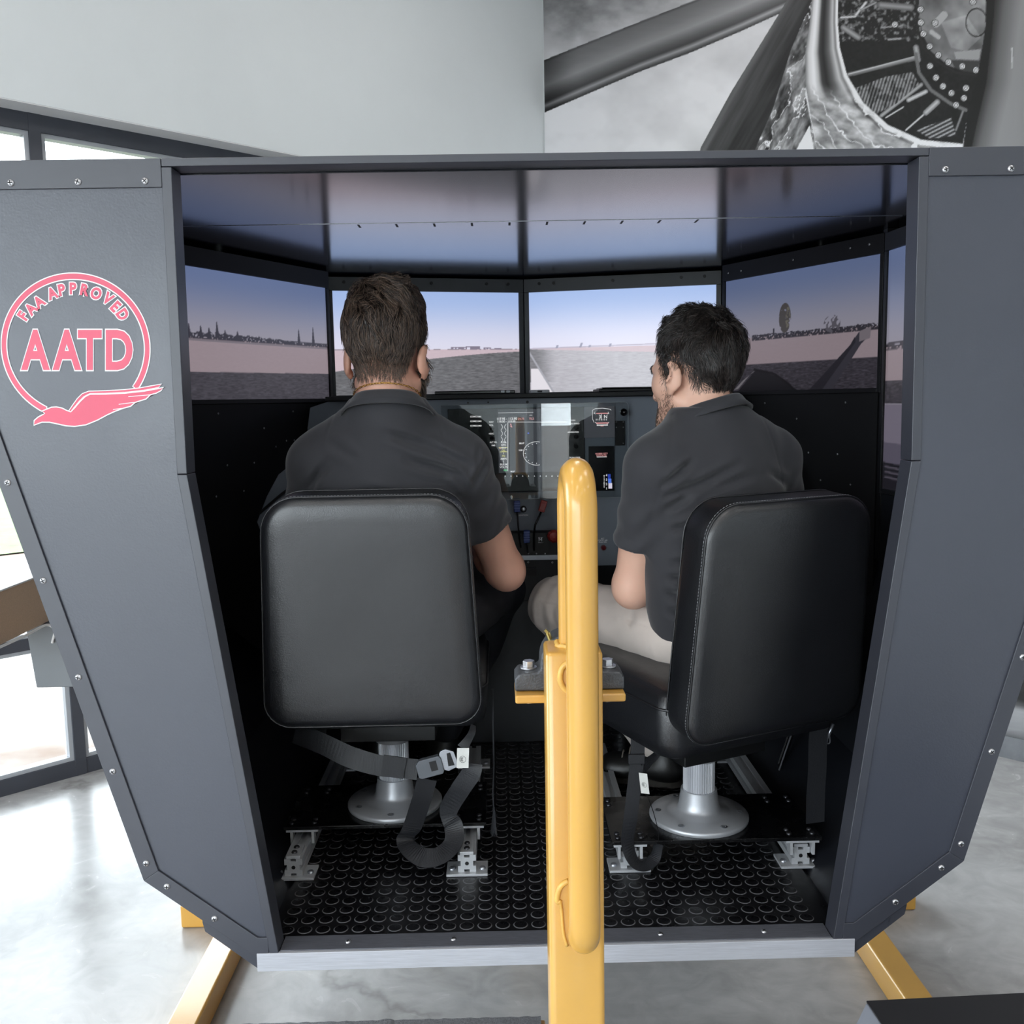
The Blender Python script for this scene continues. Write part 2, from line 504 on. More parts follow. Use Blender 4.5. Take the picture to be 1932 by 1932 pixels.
# ------------------------------------------------------------------ outside
def ground_mat():
    m = bpy.data.materials.new('outside_ground'); m.use_nodes = True
    nt = m.node_tree; b = nt.nodes['Principled BSDF']; b.inputs['Roughness'].default_value = 0.9
    tc = nt.nodes.new('ShaderNodeTexCoord')
    n1 = nt.nodes.new('ShaderNodeTexNoise'); n1.inputs['Scale'].default_value = 1.6; n1.inputs['Detail'].default_value = 9
    nt.links.new(tc.outputs['Object'], n1.inputs['Vector'])
    r = nt.nodes.new('ShaderNodeValToRGB'); e = r.color_ramp.elements
    e[0].position = .34; e[0].color = (*lin((92, 76, 65)), 1); e[1].position = .52; e[1].color = (*lin((118, 114, 110)), 1)
    nt.links.new(n1.outputs['Fac'], r.inputs['Fac']); nt.links.new(r.outputs['Color'], b.inputs['Base Color'])
    return m
mb = MB(); mb.add([(-60, -60, -.14), (60, -60, -.14), (60, 60, -.14), (-60, 60, -.14)], [(0, 1, 2, 3)])
tag(mb.build('ground', ground_mat()), 'pale sandy ground outside the windows', kind='structure')
M_grass = mat('grass', (72, 96, 44), 0.9, var=0.35, vscale=3)
mb = MB(); q = [CORNER + UU * 8 - VV * 8.3, CORNER - UU * 14 - VV * 8.3, CORNER - UU * 14 - VV * 22, CORNER + UU * 8 - VV * 22]
mb.add([(p[0], p[1], -.12) for p in q], [(0, 1, 2, 3)])
tag(mb.build('grass', M_grass), 'green lawn strip outside the window wall', 'grass', kind='stuff')

# ------------------------------------------------------------------ unseen fill panels, added above the frame to light the room
M_fill = emit_mat('fill_glow', (255, 250, 244), 7.0)
M_trim = mat('fill_trim', (230, 230, 232), 0.5, var=0.02)
fill_words = ['near the mural wall', 'over the simulator cab', 'behind the photographer', 'near the glazed back wall']
first = None
for i in range(4):
    for j in range(3):
        a, b = 1.6 + 2.5 * i, 1.6 + 2.9 * j
        nm = ['window side', 'middle', 'far right side'][j]
        t = thing('ceiling_fill', rm(a, b, ROOM_H), 'recessed white LED ceiling panel %s, %s' % (fill_words[i], nm), 'light', 'ceiling light panels')
        if first is None:
            m1 = MB(); rbox(m1, a - .62, a + .62, b - .32, b + .32, ROOM_H - .03, ROOM_H)
            f = m1.build('frame', M_trim, t)
            m1 = MB(); rbox(m1, a - .58, a + .58, b - .28, b + .28, ROOM_H - .036, ROOM_H - .0305)
            g = m1.build('diffuser', M_fill, t); first = (f, g, np.array(rm(a, b, 0)))
        else:
            d = np.array(rm(a, b, 0)) - first[2]
            for src in first[:2]: dup_part(src, t, Matrix.Translation(Vector(d)))

def portal(p, rot, sx, sy):
    l = bpy.data.lights.new('window_portal', 'AREA'); l.shape = 'RECTANGLE'; l.size = sx; l.size_y = sy
    l.cycles.is_portal = True
    o = bpy.data.objects.new('window_portal', l); COL.objects.link(o); o.location = p
    o.rotation_mode = 'QUATERNION'; o.rotation_quaternion = Vector(rot).to_track_quat('-Z', 'Y')
    return o
pp = CORNER - UU * 5.2 - VV * .26
portal((pp[0], pp[1], 1.42), VV, 10.4, 2.8)
pp = CORNER - UU * (ROOM_L + .16) + VV * 4.4
portal((pp[0], pp[1], 1.6), UU, 8.6, 3.2)

# ------------------------------------------------------------------ mural
def proj(P):
    q = (P - CAM) @ M_CAM
    return 966 + F_PX * q[:, 0] / -q[:, 2], 966 - F_PX * q[:, 1] / -q[:, 2]

def mural_grey(px, py):
    """the printed black and white engine picture, laid out over the wall"""
    x = (px - 1020) * 2.1184; y = py * 2.1184; y = np.where(y > 610, 610 + (y - 610) * 0.02, y)
    g = 205 + 22 * (fbm(x / 160, y / 120, 4, 3) - .5) * 2
    g = g - 70 * sstep(330, 0, y + 0.35 * np.abs(x - 120)) * (0.5 + fbm(x / 50, y / 34, 4, 8))
    g = np.minimum(g + 12 * sstep(240, 420, y), 222)
    # propeller blade
    up = np.interp(x, [15, 150, 350, 620, 800, 1100, 1500], [240, 185, 105, 0, -70, -190, -340])
    lo = np.interp(x, [15, 200, 400, 600, 800, 1075, 1150, 1500], [450, 370, 285, 210, 125, 0, -40, -210])
    t = (y - up) / np.maximum(lo - up, 1)
    bl = np.interp(t, [0, .06, .3, .5, .68, .8, .88, .93, 1], [70, 104, 118, 140, 92, 66, 150, 100, 44])
    bl = bl - 45 * sstep(160, 0, x) + 18 * sstep(500, 1000, x)
    bl = bl + 6 * (fbm(x / 70, y / 9, 3, 5) - .5)
    g = np.where((t > 0) & (t < 1) & (x < 1500), bl, g)
    # cowl flank
    c1 = inpoly(x, y, [(628, 640), (640, 590), (760, 370), (950, 60), (1180, -330), (1300, -330), (1120, 0), (1010, 200), (930, 440), (860, 600), (850, 640)])
    s = (x + 0.56 * y - 965)
    cw = 78 + 40 * np.sin(s / 12.0) * np.exp(-np.abs(s + 8) / 40) - 26 * sstep(30, 150, s) + 30 * (fbm(s / 14, y / 140, 3, 9) - .5)
    g = np.where(c1, cw, g)
    c2 = inpoly(x, y, [(845, 640), (860, 590), (930, 430), (1000, 200), (1085, 0), (1140, -200), (1190, -200), (1075, 150), (1058, 380), (1112, 640)])
    q = fbm(x / 22 + y / 60, y / 46, 5, 12)
    cs = 40 + 260 * np.clip(q - .22, 0, 1)
    cs = np.where(np.abs(np.sin((x + .45 * y) / 26 + 6 * q)) < .16, 235, cs)
    g = np.where(c2, cs, g)
    g = np.where(inpoly(x, y, [(1000, 640), (1075, 500), (1100, 640)]), 225, g)
    # ring lip
    ring_o = [(1125, -400), (1075, 90), (1058, 210), (1058, 330), (1078, 460), (1112, 640)]
    ring_i = [(1192, -400), (1188, 90), (1196, 190), (1225, 300), (1290, 410), (1390, 500), (1520, 558), (1682, 574)]
    ring = inpoly(x, y, ring_o + [(1690, 640), (1684, 588)] + ring_i[::-1])
    di = dline(x, y, ring_i); do = dline(x, y, ring_o)
    rt = di / np.maximum(di + do, 1)
    rg = np.interp(rt, [0, .07, .12, .2, .34, .5, .6, .68, .78, .9, 1], [245, 225, 120, 190, 96, 40, 60, 175, 230, 205, 120])
    low = sstep(330, 430, y)
    rg2 = 150 + 190 * (fbm(x / 60 + y / 90, y / 30 - x / 90, 5, 21) - .42) + np.where(di < 22, 70, 0) - np.where((di > 22) & (di < 34), 40, 0)
    rg2 = np.where(np.abs(np.sin(di / 19 + 5 * fbm(x / 70, y / 50, 3, 2))) < .13, 245, rg2)
    g = np.where(ring, rg * (1 - low) + rg2 * low, g)
    # engine bay
    bay_p = ring_i + [(1688, 574), (1705, 470), (1755, 260), (1785, 60), (1790, -400)]
    eb = inpoly(x, y, bay_p)
    e = 22 + 14 * fbm(x / 12, y / 12, 3, 31)
    top = (y < 165) & (x < 1520)
    md = fbm(x / 13, y / 11, 4, 40)
    e = np.where(top & (md > .52), 60 + 330 * (md - .5), e)
    for (ax, ay, bx_, by, w, c) in [(1225, 300, 1500, 232, 9, 118), (1230, 296, 1500, 226, 3, 190), (1362, 462, 1522, 338, 8, 150), (1460, 520, 1584, 412, 4, 190),
                                    (1470, 400, 1540, 366, 9, 180), (1540, 450, 1585, 408, 12, 165), (1200, 70, 1260, 66, 4, 200), (1210, 110, 1270, 150, 12, 140),
                                    (1260, 60, 1300, 10, 6, 190), (1280, 40, 1340, 10, 4, 150), (1360, 110, 1440, 104, 3, 150), (1390, 158, 1440, 154, 4, 160),
                                    (1660, 520, 1690, 440, 5, 120), (1360, 20, 1480, 30, 14, 130), (1380, 470, 1450, 428, 3, 200), (1500, 190, 1508, 240, 12, 150)]:
        d = dseg(x, y, (ax, ay), (bx_, by)); e = np.where(d < w, c * (1.15 - .5 * d / w), e)
    fin = inpoly(x, y, [(1256, 352), (1380, 306), (1486, 288), (1512, 336), (1420, 416), (1340, 456), (1300, 420)])
    e = np.where(fin, 70 + 70 * (np.sin((x * .96 + y * .3) / 2.1) > 0) - 40 * (fbm(x / 30, y / 30, 3, 4) > .52), e)
    fin = inpoly(x, y, [(1500, 520), (1640, 470), (1660, 540), (1560, 556)])
    e = np.where(fin, 50 + 110 * (np.sin((x * .5 + y) / 2.6) > .2), e)
    case = inpoly(x, y, [(1520, -400), (1786, -400), (1778, 120), (1748, 290), (1690, 285), (1630, 262), (1560, 205), (1524, 130), (1512, 40)])
    cg = 112 + 44 * (fbm(x / 60, y / 60, 3, 17) - .5) * 2 + 30 * sstep(1560, 1640, x) * sstep(220, 60, y)
    cg = np.where(inpoly(x, y, [(1600, 90), (1700, 60), (1760, 150), (1700, 205), (1640, 190)]), cg + 26, cg)
    cg = np.where(np.abs(np.hypot((x - 1742) / 42, (y - 90) / 56) - 1) < .05, 40, cg)
    cg = np.where(inpoly(x, y, [(1652, 208), (1760, 196), (1752, 240), (1660, 236)]), 150, cg)
    cg = np.where(inpoly(x, y, [(1640, 240), (1756, 244), (1745, 292), (1660, 282)]), 58, cg)
    cg = np.where((dseg(x, y, (1580, 95), (1612, 60)) < 15), 165, cg)
    cg = np.where((dseg(x, y, (1562, 128), (1590, 148)) < 9), 170, cg)
    e = np.where(case, cg, e)
    d = dline(x, y, [(1502, 0), (1508, 120), (1530, 190), (1590, 250), (1660, 290), (1740, 300)])
    e = np.where((d < 5), 34, e)
    d = dline(x, y, [(1500, 215), (1512, 290), (1560, 360), (1640, 415), (1700, 440)])
    e = np.where(d < 7, 105, e)
    for bx_, by in [(1518, 38), (1520, 90), (1530, 135), (1555, 185), (1590, 220), (1630, 248), (1685, 265), (1740, 280), (1580, 310), (1608, 345), (1642, 372), (1692, 392), (1728, 8),
                    (1556, 264), (1416, 98), (1660, 420), (1576, 92), (1700, 352)]:
        d = np.hypot(x - bx_, y - by)
        e = np.where(d < 14, 52, e); e = np.where(d < 11, 215, e); e = np.where(d < 7, 96, e); e = np.where(d < 4, 240, e)
    g = np.where(eb, e, g)
    # shadow side and the smooth spinner on the right
    rb = inpoly(x, y, [(1790, -400), (1830, -400), (1826, 60), (1800, 330), (1745, 500), (1715, 640), (1682, 640), (1690, 575), (1705, 470), (1755, 260), (1785, 60)])
    g = np.where(rb, 26, g)
    sp = x > np.interp(y, [-5, 60, 330, 500, 640], [1815, 1812, 1782, 1742, 1712])
    sg = np.interp(x - np.interp(y, [0, 330, 640], [1815, 1775, 1700]), [0, 40, 110, 200, 320, 600], [40, 96, 138, 132, 118, 110]) + 4 * (fbm(x / 40, y / 160, 3, 2) - .5)
    sg = np.where((np.abs(x - 1884) < 2.5) & (y > 190) & (y < 275), 190, sg)
    g = np.where(sp & (py < 700), sg, g)
    # below the cab roof line: nacelle underside, white band, riveted black strip at the foot
    lowp = py > 700
    yy = py - 0.21 * (px - 1932)
    lg = np.interp(yy, [700, 1180, 1298, 1322, 1333, 1342, 1380, 1402, 1408, 1420, 1445], [120, 90, 60, 48, 96, 165, 150, 88, 92, 34, 34])
    lg = lg + 24 * (fbm(px / 14, yy / 3, 3, 6) - .5)
    g = np.where(lowp, lg, g)
    for kx in range(-2, 40):
        cx = 1901 + 9.0 * kx; cy = 1416 + .21 * (cx - 1932)
        g = np.where(lowp & (np.hypot(px - cx, py - cy) < 2.2), 235, g)
    return g

M_mural = attr_mat('mural_print', rough=0.55)
mural = thing('mural', rm(0.01, 4.5, .1), 'black and white wall mural of a propeller and an open radial engine', 'mural')
def mural_piece(b0, b1, z0, z1, nx, ny):
    p00, p10, p01 = (np.array(rm(0.006, b, z)) for b, z in ((b0, z0), (b1, z0), (b0, z1)))
    def paint(u, v):
        P = p00 + u[:, None] * (p10 - p00) + v[:, None] * (p01 - p00)
        px, py = proj(P)
        g = mural_grey(px, py)
        g = np.minimum(g * 1.09, 244); return np.stack([g * .985, g * .99, g * 1.01], -1)
    picture('print_panel', p00, p10, p01, nx, ny, paint, M_mural, mural)
_p = atP(1935, 150, CORNER + UU * -.006, UU); BV = float((_p - CORNER) @ VV) + .05
_p = atP(1935, 310, CORNER + UU * -.006, UU); ZV = float(_p[2]) - .02
ZT = max(float(atP(1027, -6, CORNER, UU)[2]), 3.6) + .1
ZT = min(ZT, 4.5)
mural_piece(.012, BV, ZV, ZT, 700, 380)
mural_piece(.012, 6.0, .10, ZV, 200, 260)
mural_piece(BV, 6.0, ZV, ZT, 90, 70)
# ================================================================== simulator cab
XC = 0.095                      # middle of the cab
YB = 1.725                      # rear face of the bulkhead
ZF = 0.57                       # cab floor
def hx(s, h): return XC + s * h

def paint_mat(name, rgb, rough, bump=0.12):
    return mat(name, rgb, rough, var=0.06, vscale=3.0, bump=bump, bscale=260, spec=0.75, rvar=0.05)
M_cab = paint_mat('cab_paint', (64, 67, 78), 0.36)
M_strip = mat('strip_paint', (60, 62, 71), 0.40, var=0.05, vscale=6, bump=0.03, bscale=300, spec=.75)
M_inner = mat('cab_lining', (26, 28, 34), 0.42, var=0.08, vscale=5, bump=0.05, bscale=250)
M_ceilp = mat('cab_ceiling_gloss', (30, 32, 40), 0.16, var=0.05, vscale=4, spec=1.0, coat=0.6, coat_rough=0.12)
M_black = mat('satin_black', (12, 12, 14), 0.5, var=0.1, vscale=20)
M_blackgloss = mat('gloss_black', (9, 9, 10), 0.22, var=0.05, vscale=20)
M_alu = mat('brushed_aluminium', (172, 175, 182), 0.34, 0.85, var=0.10, vscale=14, stretch=(3, 60, 60), bump=0.05, bscale=20)
M_sill = mat('sill_aluminium', (186, 188, 196), 0.45, 0.08, var=0.12, vscale=10, stretch=(2, 40, 60))
M_silltop = mat('sill_top', (96, 98, 106), 0.4, 0.1, var=0.2, vscale=12, stretch=(3, 30, 30))
M_screw = mat('zinc_screw', (208, 208, 212), 0.28, 0.9, var=0.06, vscale=60)
M_dark = mat('screw_recess', (28, 28, 30), 0.6)
M_yellow = mat('yellow_enamel', (212, 162, 76), 0.30, var=0.05, vscale=6, coat=0.5, coat_rough=0.15, bump=0.03, bscale=40)
M_yellow_d = mat('yellow_enamel_weld', (220, 176, 92), 0.35, var=0.12, vscale=60, bump=0.4, bscale=120)

cab = thing('simulator_cab', (XC, YB, 0.25), 'dark grey flight simulator cab with open doorway around the two pilots', 'simulator')

# --- screw: pan head with a cross recess, shared mesh
def screw_mesh(r=0.0062):
    mb = MB(); mb.lathe([(0.0005, -.0035), (r * .55, -.0033), (r * .88, -.0022), (r, -.0006), (r, .0006)], n=14, axis='y')
    mb.cur = 1; mb.box((-r * .62, -.0040, -r * .13), (r * .62, -.0030, r * .13)); mb.box((-r * .13, -.0040, -r * .62), (r * .13, -.0030, r * .62))
    me = mb.mesh('screw'); me.materials.append(M_screw); me.materials.append(M_dark)
    autosmooth(me, 50)
    return me
SCREW = screw_mesh()
def put_mesh(name, me, parent, M):
    o = bpy.data.objects.new(name, me); COL.objects.link(o)
    o.parent = parent; o.matrix_parent_inverse = parent.matrix_world.inverted(); o.matrix_basis = M
    return o
def screw(parent, p, rot=0.0, axis=None, sc=1.0):
    M = Matrix.Translation(Vector(p))
    if axis is not None: M = M @ Vector((0, -1, 0)).rotation_difference(Vector(axis)).to_matrix().to_4x4()
    M = M @ Matrix.Rotation(rot, 4, 'Y') @ Matrix.Scale(sc, 4)
    return put_mesh('screw', SCREW, parent, M)

# --- outline (half widths, heights)
Z_TOP = 2.051
O_TOP, O_KINK, O_BOT = (0.657, 2.036), (0.6605, 1.498), (0.5375, 0.573)
OUT_W = 1.060; OUT_Z = 1.70
OUT_K = (0.787, 0.7235); OUT_B = (0.5795, 0.5625)
TW = 0.018
def outset(p, d): return (p[0] + d, p[1])
for s in (-1, 1):
    # main plate
    mb = MB()
    poly = [outset(O_TOP, TW), outset(O_KINK, TW), (O_BOT[0] + TW, O_BOT[1] - .003), OUT_B, OUT_K, (OUT_W, OUT_Z), (OUT_W, Z_TOP - .001), (O_TOP[0] + TW, Z_TOP - .001)]
    mb.prism([(hx(s, p[0]), p[1]) for p in poly], 'y', YB, YB + 0.012)
    pl = mb.build('rear_panel', M_cab, cab, bevel=0.0012)
    # door edge trim, two lengths meeting at the kink, standing a little proud
    for k, (a, b) in enumerate(((O_TOP, O_KINK), (O_KINK, O_BOT))):
        mb = MB(); g = .0006
        za, zb = a[1] - (0 if k == 0 else g), b[1] + (g if k == 0 else -.004)
        mb.prism([(hx(s, p[0]), p[1]) for p in ((a[0], za), (a[0] + TW, za), (b[0] + TW, zb), (b[0], zb))], 'y', YB - .004, YB + .045)
        mb.build('door_trim', M_strip, cab, bevel=0.0014)
    # top band
    mb = MB(); mb.prism([(hx(s, p[0]), p[1]) for p in ((O_TOP[0] + TW, 2.002), (OUT_W, 2.002), (OUT_W, Z_TOP), (O_TOP[0] + TW, Z_TOP))], 'y', YB - .0045, YB - .0002)
    band = mb.build('top_band', M_strip, cab, bevel=0.001)
    for k in range(4): screw(band, (hx(s, .704 + .1165 * k), YB - .0045, 2.0125), .3 + k * 1.1 + s)
    # cover strips along the outer edges
    def strip(pa, pb, w, ia, ib):
        mb = MB(); mb.prism([(hx(s, p[0]), p[1]) for p in (pa, pb, ib, ia)], 'y', YB - .0045, YB - .0002)
        return mb.build('edge_strip', M_strip, cab, bevel=0.001)
    dv = np.array([OUT_W - OUT_K[0], OUT_Z - OUT_K[1]]); dv = dv / np.linalg.norm(dv)
    dc = np.array([OUT_B[0] - OUT_K[0], OUT_B[1] - OUT_K[1]]); dc = dc / np.linalg.norm(dc)
    n1 = np.array([-dv[1], dv[0]]); n2 = np.array([dc[1], -dc[0]]) * 1
    if n2[0] > 0: n2 = -n2
    w = 0.033
    # inner corner of the two strips
    A = np.array(OUT_K) + n1 * w; Bp = np.array(OUT_K) + np.array([n2[0], n2[1]]) * w
    if n2[1] < 0: n2 = -n2; Bp = np.array(OUT_K) + n2 * w
    mtx = np.array([[dv[0], -dc[0]], [dv[1], -dc[1]]]); tt = np.linalg.solve(mtx, Bp - A); I = A + dv * tt[0]
    sa = strip(OUT_K, (OUT_W, OUT_Z), w, I, (OUT_W - .033 / abs(n1[0]), OUT_Z))
    e2 = np.array(OUT_B) + n2 * w
    ib = I + dc * ((0.602 - I[1]) / dc[1])
    sb_poly = [OUT_K, OUT_B, (O_BOT[0] + TW + .001, .566), (O_BOT[0] + TW + .001, .602), tuple(ib), tuple(I)]
    mb = MB(); mb.prism([(hx(s, p[0]), p[1]) for p in sb_poly], 'y', YB - .0045, YB - .0002)
    sb = mb.build('edge_strip', M_strip, cab, bevel=0.001)
    mid1 = lambda t: np.array(OUT_K) + dv * t + n1 * w * .5
    for k, t in enumerate((.032, .222, .412, .602, .79, .98)):
        p = mid1(t); screw(sa, (hx(s, p[0]), YB - .0045, p[1]), k * .9)
    for k, t in enumerate((.042, .152)):
        p = np.array(OUT_K) + dc * t + n2 * w * .52; screw(sb, (hx(s, p[0]), YB - .0045, p[1]), k * 1.3)
    # skirt strip under the chamfer
    q0 = np.array(OUT_B); q1 = np.array(OUT_B) - dc * .131
    mb = MB(); mb.prism([(hx(s, p[0]), p[1]) for p in ((q0[0], q0[1] + .002), (q0[0], .5325), (q1[0] - .004, q1[1] - .030), (q1[0], q1[1] - .012), (q1[0], q1[1] + .002))], 'y', YB + .004, YB + .03)
    mb.build('skirt_strip', M_strip, cab, bevel=0.001)
    # outer skin behind the bulkhead
    prof = [OUT_B, OUT_K, (OUT_W, OUT_Z), (OUT_W, Z_TOP - .001)]
    for k in range(3):
        (a0, z0), (a1, z1) = prof[k], prof[k + 1]
        mb = MB()
        L = math.hypot(a1 - a0, z1 - z0); nx, nz = -(z1 - z0) / L * .006, (a1 - a0) / L * .006
        if k == 0: z0, z1 = z0 - .006, z1 - .004
        mb.prism([(hx(s, a0), z0), (hx(s, a1), z1), (hx(s, a1 + nx), z1 + nz), (hx(s, a0 + nx), z0 + nz)], 'y', YB + .0125, 3.42)
        mb.build('side_skin', M_inner, cab)
# header beam over the doorway
mb = MB(); mb.prism([(hx(-1, .6745), 2.037), (hx(1, .6745), 2.037), (hx(1, .6745), Z_TOP), (hx(-1, .6745), Z_TOP)], 'y', YB - .004, YB + .05)
mb.build('header_beam', M_strip, cab, bevel=0.0015)
# sill
mb = MB(); mb.box((hx(-1, .5795), YB - .006, .5335), (hx(1, .5795), YB + .002, .5705))
mb.build('sill_face', M_sill, cab, bevel=0.0012)
mb = MB(); mb.box((hx(-1, .5365), YB + .0022, .562), (hx(1, .5365), YB + .052, .5715))
st = mb.build('sill_top', M_silltop, cab, bevel=0.0012)
for px, py in ((655, 1783), (855, 1777), (1247, 1766), (1443, 1761)):
    p = atZ(px, py, .5715); screw(st, (p[0], YB + .026, .5715), px, (0, 0, 1), .9)
# floor tray, roof, front
mb = MB(); mb.box((hx(-1, .58), YB + .03, .535), (hx(1, .58), 3.42, .5615)); mb.build('floor_tray', M_inner, cab)
mb = MB(); mb.box((hx(-1, OUT_W), YB + .051, 2.040), (hx(1, OUT_W), 3.42, Z_TOP - .002)); mb.build('roof', M_inner, cab)
mb = MB(); _o = [(.57, .565), (.775, .7235), (OUT_W - .01, OUT_Z), (OUT_W - .01, 2.04)]; mb.prism([(hx(-1, a), z) for a, z in _o] + [(hx(1, a), z) for a, z in _o[::-1]], 'y', 3.40, 3.42); mb.build('front_wall', M_inner, cab)
# ceiling lining in two sheets with a bright seam between
for y0, y1 in ((YB + .052, 2.2635), (2.2650, 3.40)):
    mb = MB(); mb.box((hx(-1, OUT_W - .012), y0, 2.0345), (hx(1, OUT_W - .012), y1, 2.0395)); mb.build('ceiling_panel', M_ceilp, cab)
mb = MB(); mb.box((hx(-1, .86), 2.2636, 2.0335), (hx(1, .86), 2.2649, 2.0380)); mb.build('seam_trim', M_alu, cab)
# vent slots just ahead of the seam
for i in range(10):
    x = -.318 + .0885 * i
    mb = MB()
    for j in range(4):
        yy = 2.280 + .010 * j
        mb.box((x - .0026, yy, 2.0340), (x + .0026, yy + .0055, 2.0348))
    mb.build('vent_slots', M_black, cab)
# lining below and beside the side displays (black boards with fixings)
def vboard(name, p, q, z0, z1, m, th=.012, parent=cab, out=1):
    za, zb = z0 if isinstance(z0, tuple) else (z0, z0)
    p, q = np.array(p, float), np.array(q, float); d = (q - p) / np.linalg.norm(q - p); nn = np.array([-d[1], d[0]]) * th * out
    mb = MB()
    c = [p, q, q + nn, p + nn]
    mb.add([(a[0], a[1], z) for a, z in zip(c, (za, zb, zb, za))] + [(a[0], a[1], z1) for a in c], [(0, 1, 2, 3), (4, 5, 6, 7), (0, 1, 5, 4), (1, 2, 6, 5), (2, 3, 7, 6), (3, 0, 4, 7)])
    return mb.build(name, m, parent)
M_boardblk = mat('black_board', (9, 9, 11), 0.6, var=0.1, vscale=9)
SIDE_I, SIDE_O = (0.620, 2.985), (0.888, 2.452)
for s in (-1, 1):
    a = (hx(s, .70), 2.84); b = (hx(s, SIDE_O[0]), SIDE_O[1])
    a2 = (hx(s, SIDE_I[0]), SIDE_I[1])
    bd = vboard('lower_side_board', a2, b, (.64, 1.10), 1.627, M_boardblk, out=-s * -1)
    d = np.array(b) - np.array(a2); L = np.linalg.norm(d); d /= L; nn = np.array([d[1], -d[0]]) * (1 if s > 0 else -1)
    # row of little bright fixings
    for t, z in ((.30, 1.60), (.52, 1.555), (.16, 1.585), (.82, 1.60), (.44, 1.50), (.60, 1.46), (.78, 1.46), (.36, 1.515), (.30, 1.515), (.86, 1.38), (.68, 1.385)):
        p = np.array(a2) + d * L * t
        face = np.array([-s * abs(d[1]), -abs(d[0]), 0])
        screw(bd, (p[0], p[1], z), t * 9, face, .42)
    # board from the side display back to the bulkhead under the quarter display
    b2 = (hx(s, .93), YB + .02)
    vboard('quarter_board', (hx(s, SIDE_O[0] + .006), 2.43), b2, (1.13, 1.26), 1.365, M_inner, out=-s * -1)
    # corner post
    mb = MB(); mb.box((hx(s, .905) - .014, 2.425, 1.19), (hx(s, .905) + .014, 2.450, 2.034)); mb.build('corner_post', M_black, cab)
# foot wall ahead of the pedals
mb = MB(); mb.box((hx(-1, .60), 2.98, ZF), (hx(1, .60), 2.995, 1.13)); mb.build('foot_wall', mat('foot_wall', (30, 32, 38), .6, var=.1, vscale=6), cab)
# grey equipment box on the window side of the cab
q = atY(52, 1240, 2.95); z0 = float(atY(60, 1298, 2.95)[2]); z1 = float(atY(60, 1178, 2.95)[2])
M_eq = mat('equipment_grey', (120, 124, 128), .5, var=.05, vscale=5)
mb = MB(); mb.prism([(float(q[0]), z1), (float(q[0]) + .02, z0), (-.80, z0), (-.80, z1)], 'y', 2.95, 3.25)
eqb = mb.build('equipment_box', M_eq, cab, bevel=.004)
BOXTOP = z1
# --- tan carton lying on the equipment box
t = atY(0, 1117, 2.70); b_ = atY(0, 1215, 2.70)
M_tan = mat('tan_board', (206, 176, 148), .7, var=.08, vscale=14, stretch=(2, 20, 20))
xx = float(t[0])
carton = thing('tan_carton', (xx + .05, 2.95, BOXTOP), 'long tan carton beside the cab in front of the window', 'box')
def skewbox(mb, x0, x1, ys, zs0, zs1):
    v = []
    for y, a, b in zip(ys, zs0, zs1):
        v += [(x0, y, a), (x1, y, a), (x1, y, b), (x0, y, b)]
    mb.add(v, [(0, 1, 2, 3), (7, 6, 5, 4), (0, 4, 5, 1), (1, 5, 6, 2), (2, 6, 7, 3), (3, 7, 4, 0)])
mb = MB(); skewbox(mb, xx - .25, xx, (2.45, 3.12), (BOXTOP + .003, BOXTOP + .003), (BOXTOP + .155, BOXTOP + .155)); mb.build('carton_body', M_tan, carton, bevel=.003)
mb = MB(); skewbox(mb, xx - .253, xx + .003, (2.447, 3.123), (BOXTOP + .155, BOXTOP + .155), (BOXTOP + .160, BOXTOP + .160)); mb.build('carton_lit_top', M_white, carton, bevel=.001)  # white sheet stands in for the light on the carton's top
mb = MB(); mb.tube(bez([(xx + .004, 2.5, BOXTOP + .004), (xx + .006, 2.8, BOXTOP - .002), (xx + .012, 2.93, BOXTOP + .001), (xx + .03, 2.944, BOXTOP - .02), (xx + .02, 2.944, BOXTOP - .06)], 6), .004, 8)
tag(mb.build('loose_cable', M_white), 'thin white cable hanging below the tan carton', 'cable')

# ================================================================== decal on the left panel
M_pink = mat('decal_red', (226, 92, 118), .45, var=.04, vscale=10)
M_dw = mat('decal_white', (240, 240, 244), .45, var=.02, vscale=10)
dec = thing('approval_decal', tuple(atY(155, 660, YB - .001)), 'red and white round AATD decal with a bird on the left rear panel', 'decal')
def DP(x, y, lift=0): p = atY(x, y, YB); return (float(p[0]), YB - .0006 - lift, float(p[2]))
S = 330 / 1822.0
def zz(x, y): return (x * S, 480 + y * S)          # close-up crop -> photo pixel
def flat(poly, m, name, lift):
    me = bpy.data.meshes.new(name)
    bm = bmesh.new(); vs = [bm.verts.new(DP(*zz(*p), lift)) for p in poly]
    f = bm.faces.new(vs); bmesh.ops.triangulate(bm, faces=[f]); bm.to_mesh(me); bm.free()
    return link(name, me, m, dec)
def outline(poly, w, name, lift, closed=True):
    """white edge: quads along the polygon, w in crop pixels"""
    P = [np.array(p, float) for p in poly]; n = len(P); mb = MB(); L = []
    for i in range(n):
        a = P[i - 1] if (closed or i) else P[i]; b = P[(i + 1) % n] if (closed or i < n - 1) else P[i]
        d = (b - a) / (np.linalg.norm(b - a) + 1e-9); nn = np.array([-d[1], d[0]]) * w / 2
        L.append((DP(*zz(*(P[i] + nn)), lift), DP(*zz(*(P[i] - nn)), lift)))
    for i in range(n if closed else n - 1):
        a, b = L[i], L[(i + 1) % n]
        mb.add([a[0], a[1], b[1], b[0]], [(0, 1, 2, 3)])
    return mb.build(name, M_dw, dec)
cx, cy, rx0, rx1, ry0, ry1 = 790, 960, 776, 716, 768, 700
def ell(rx, ry, t0, t1, n=90):
    return [(790 + rx * math.cos(t), 962 + 0.035 * rx * math.cos(t) + ry * math.sin(t)) for t in np.linspace(t0, t1, n)]
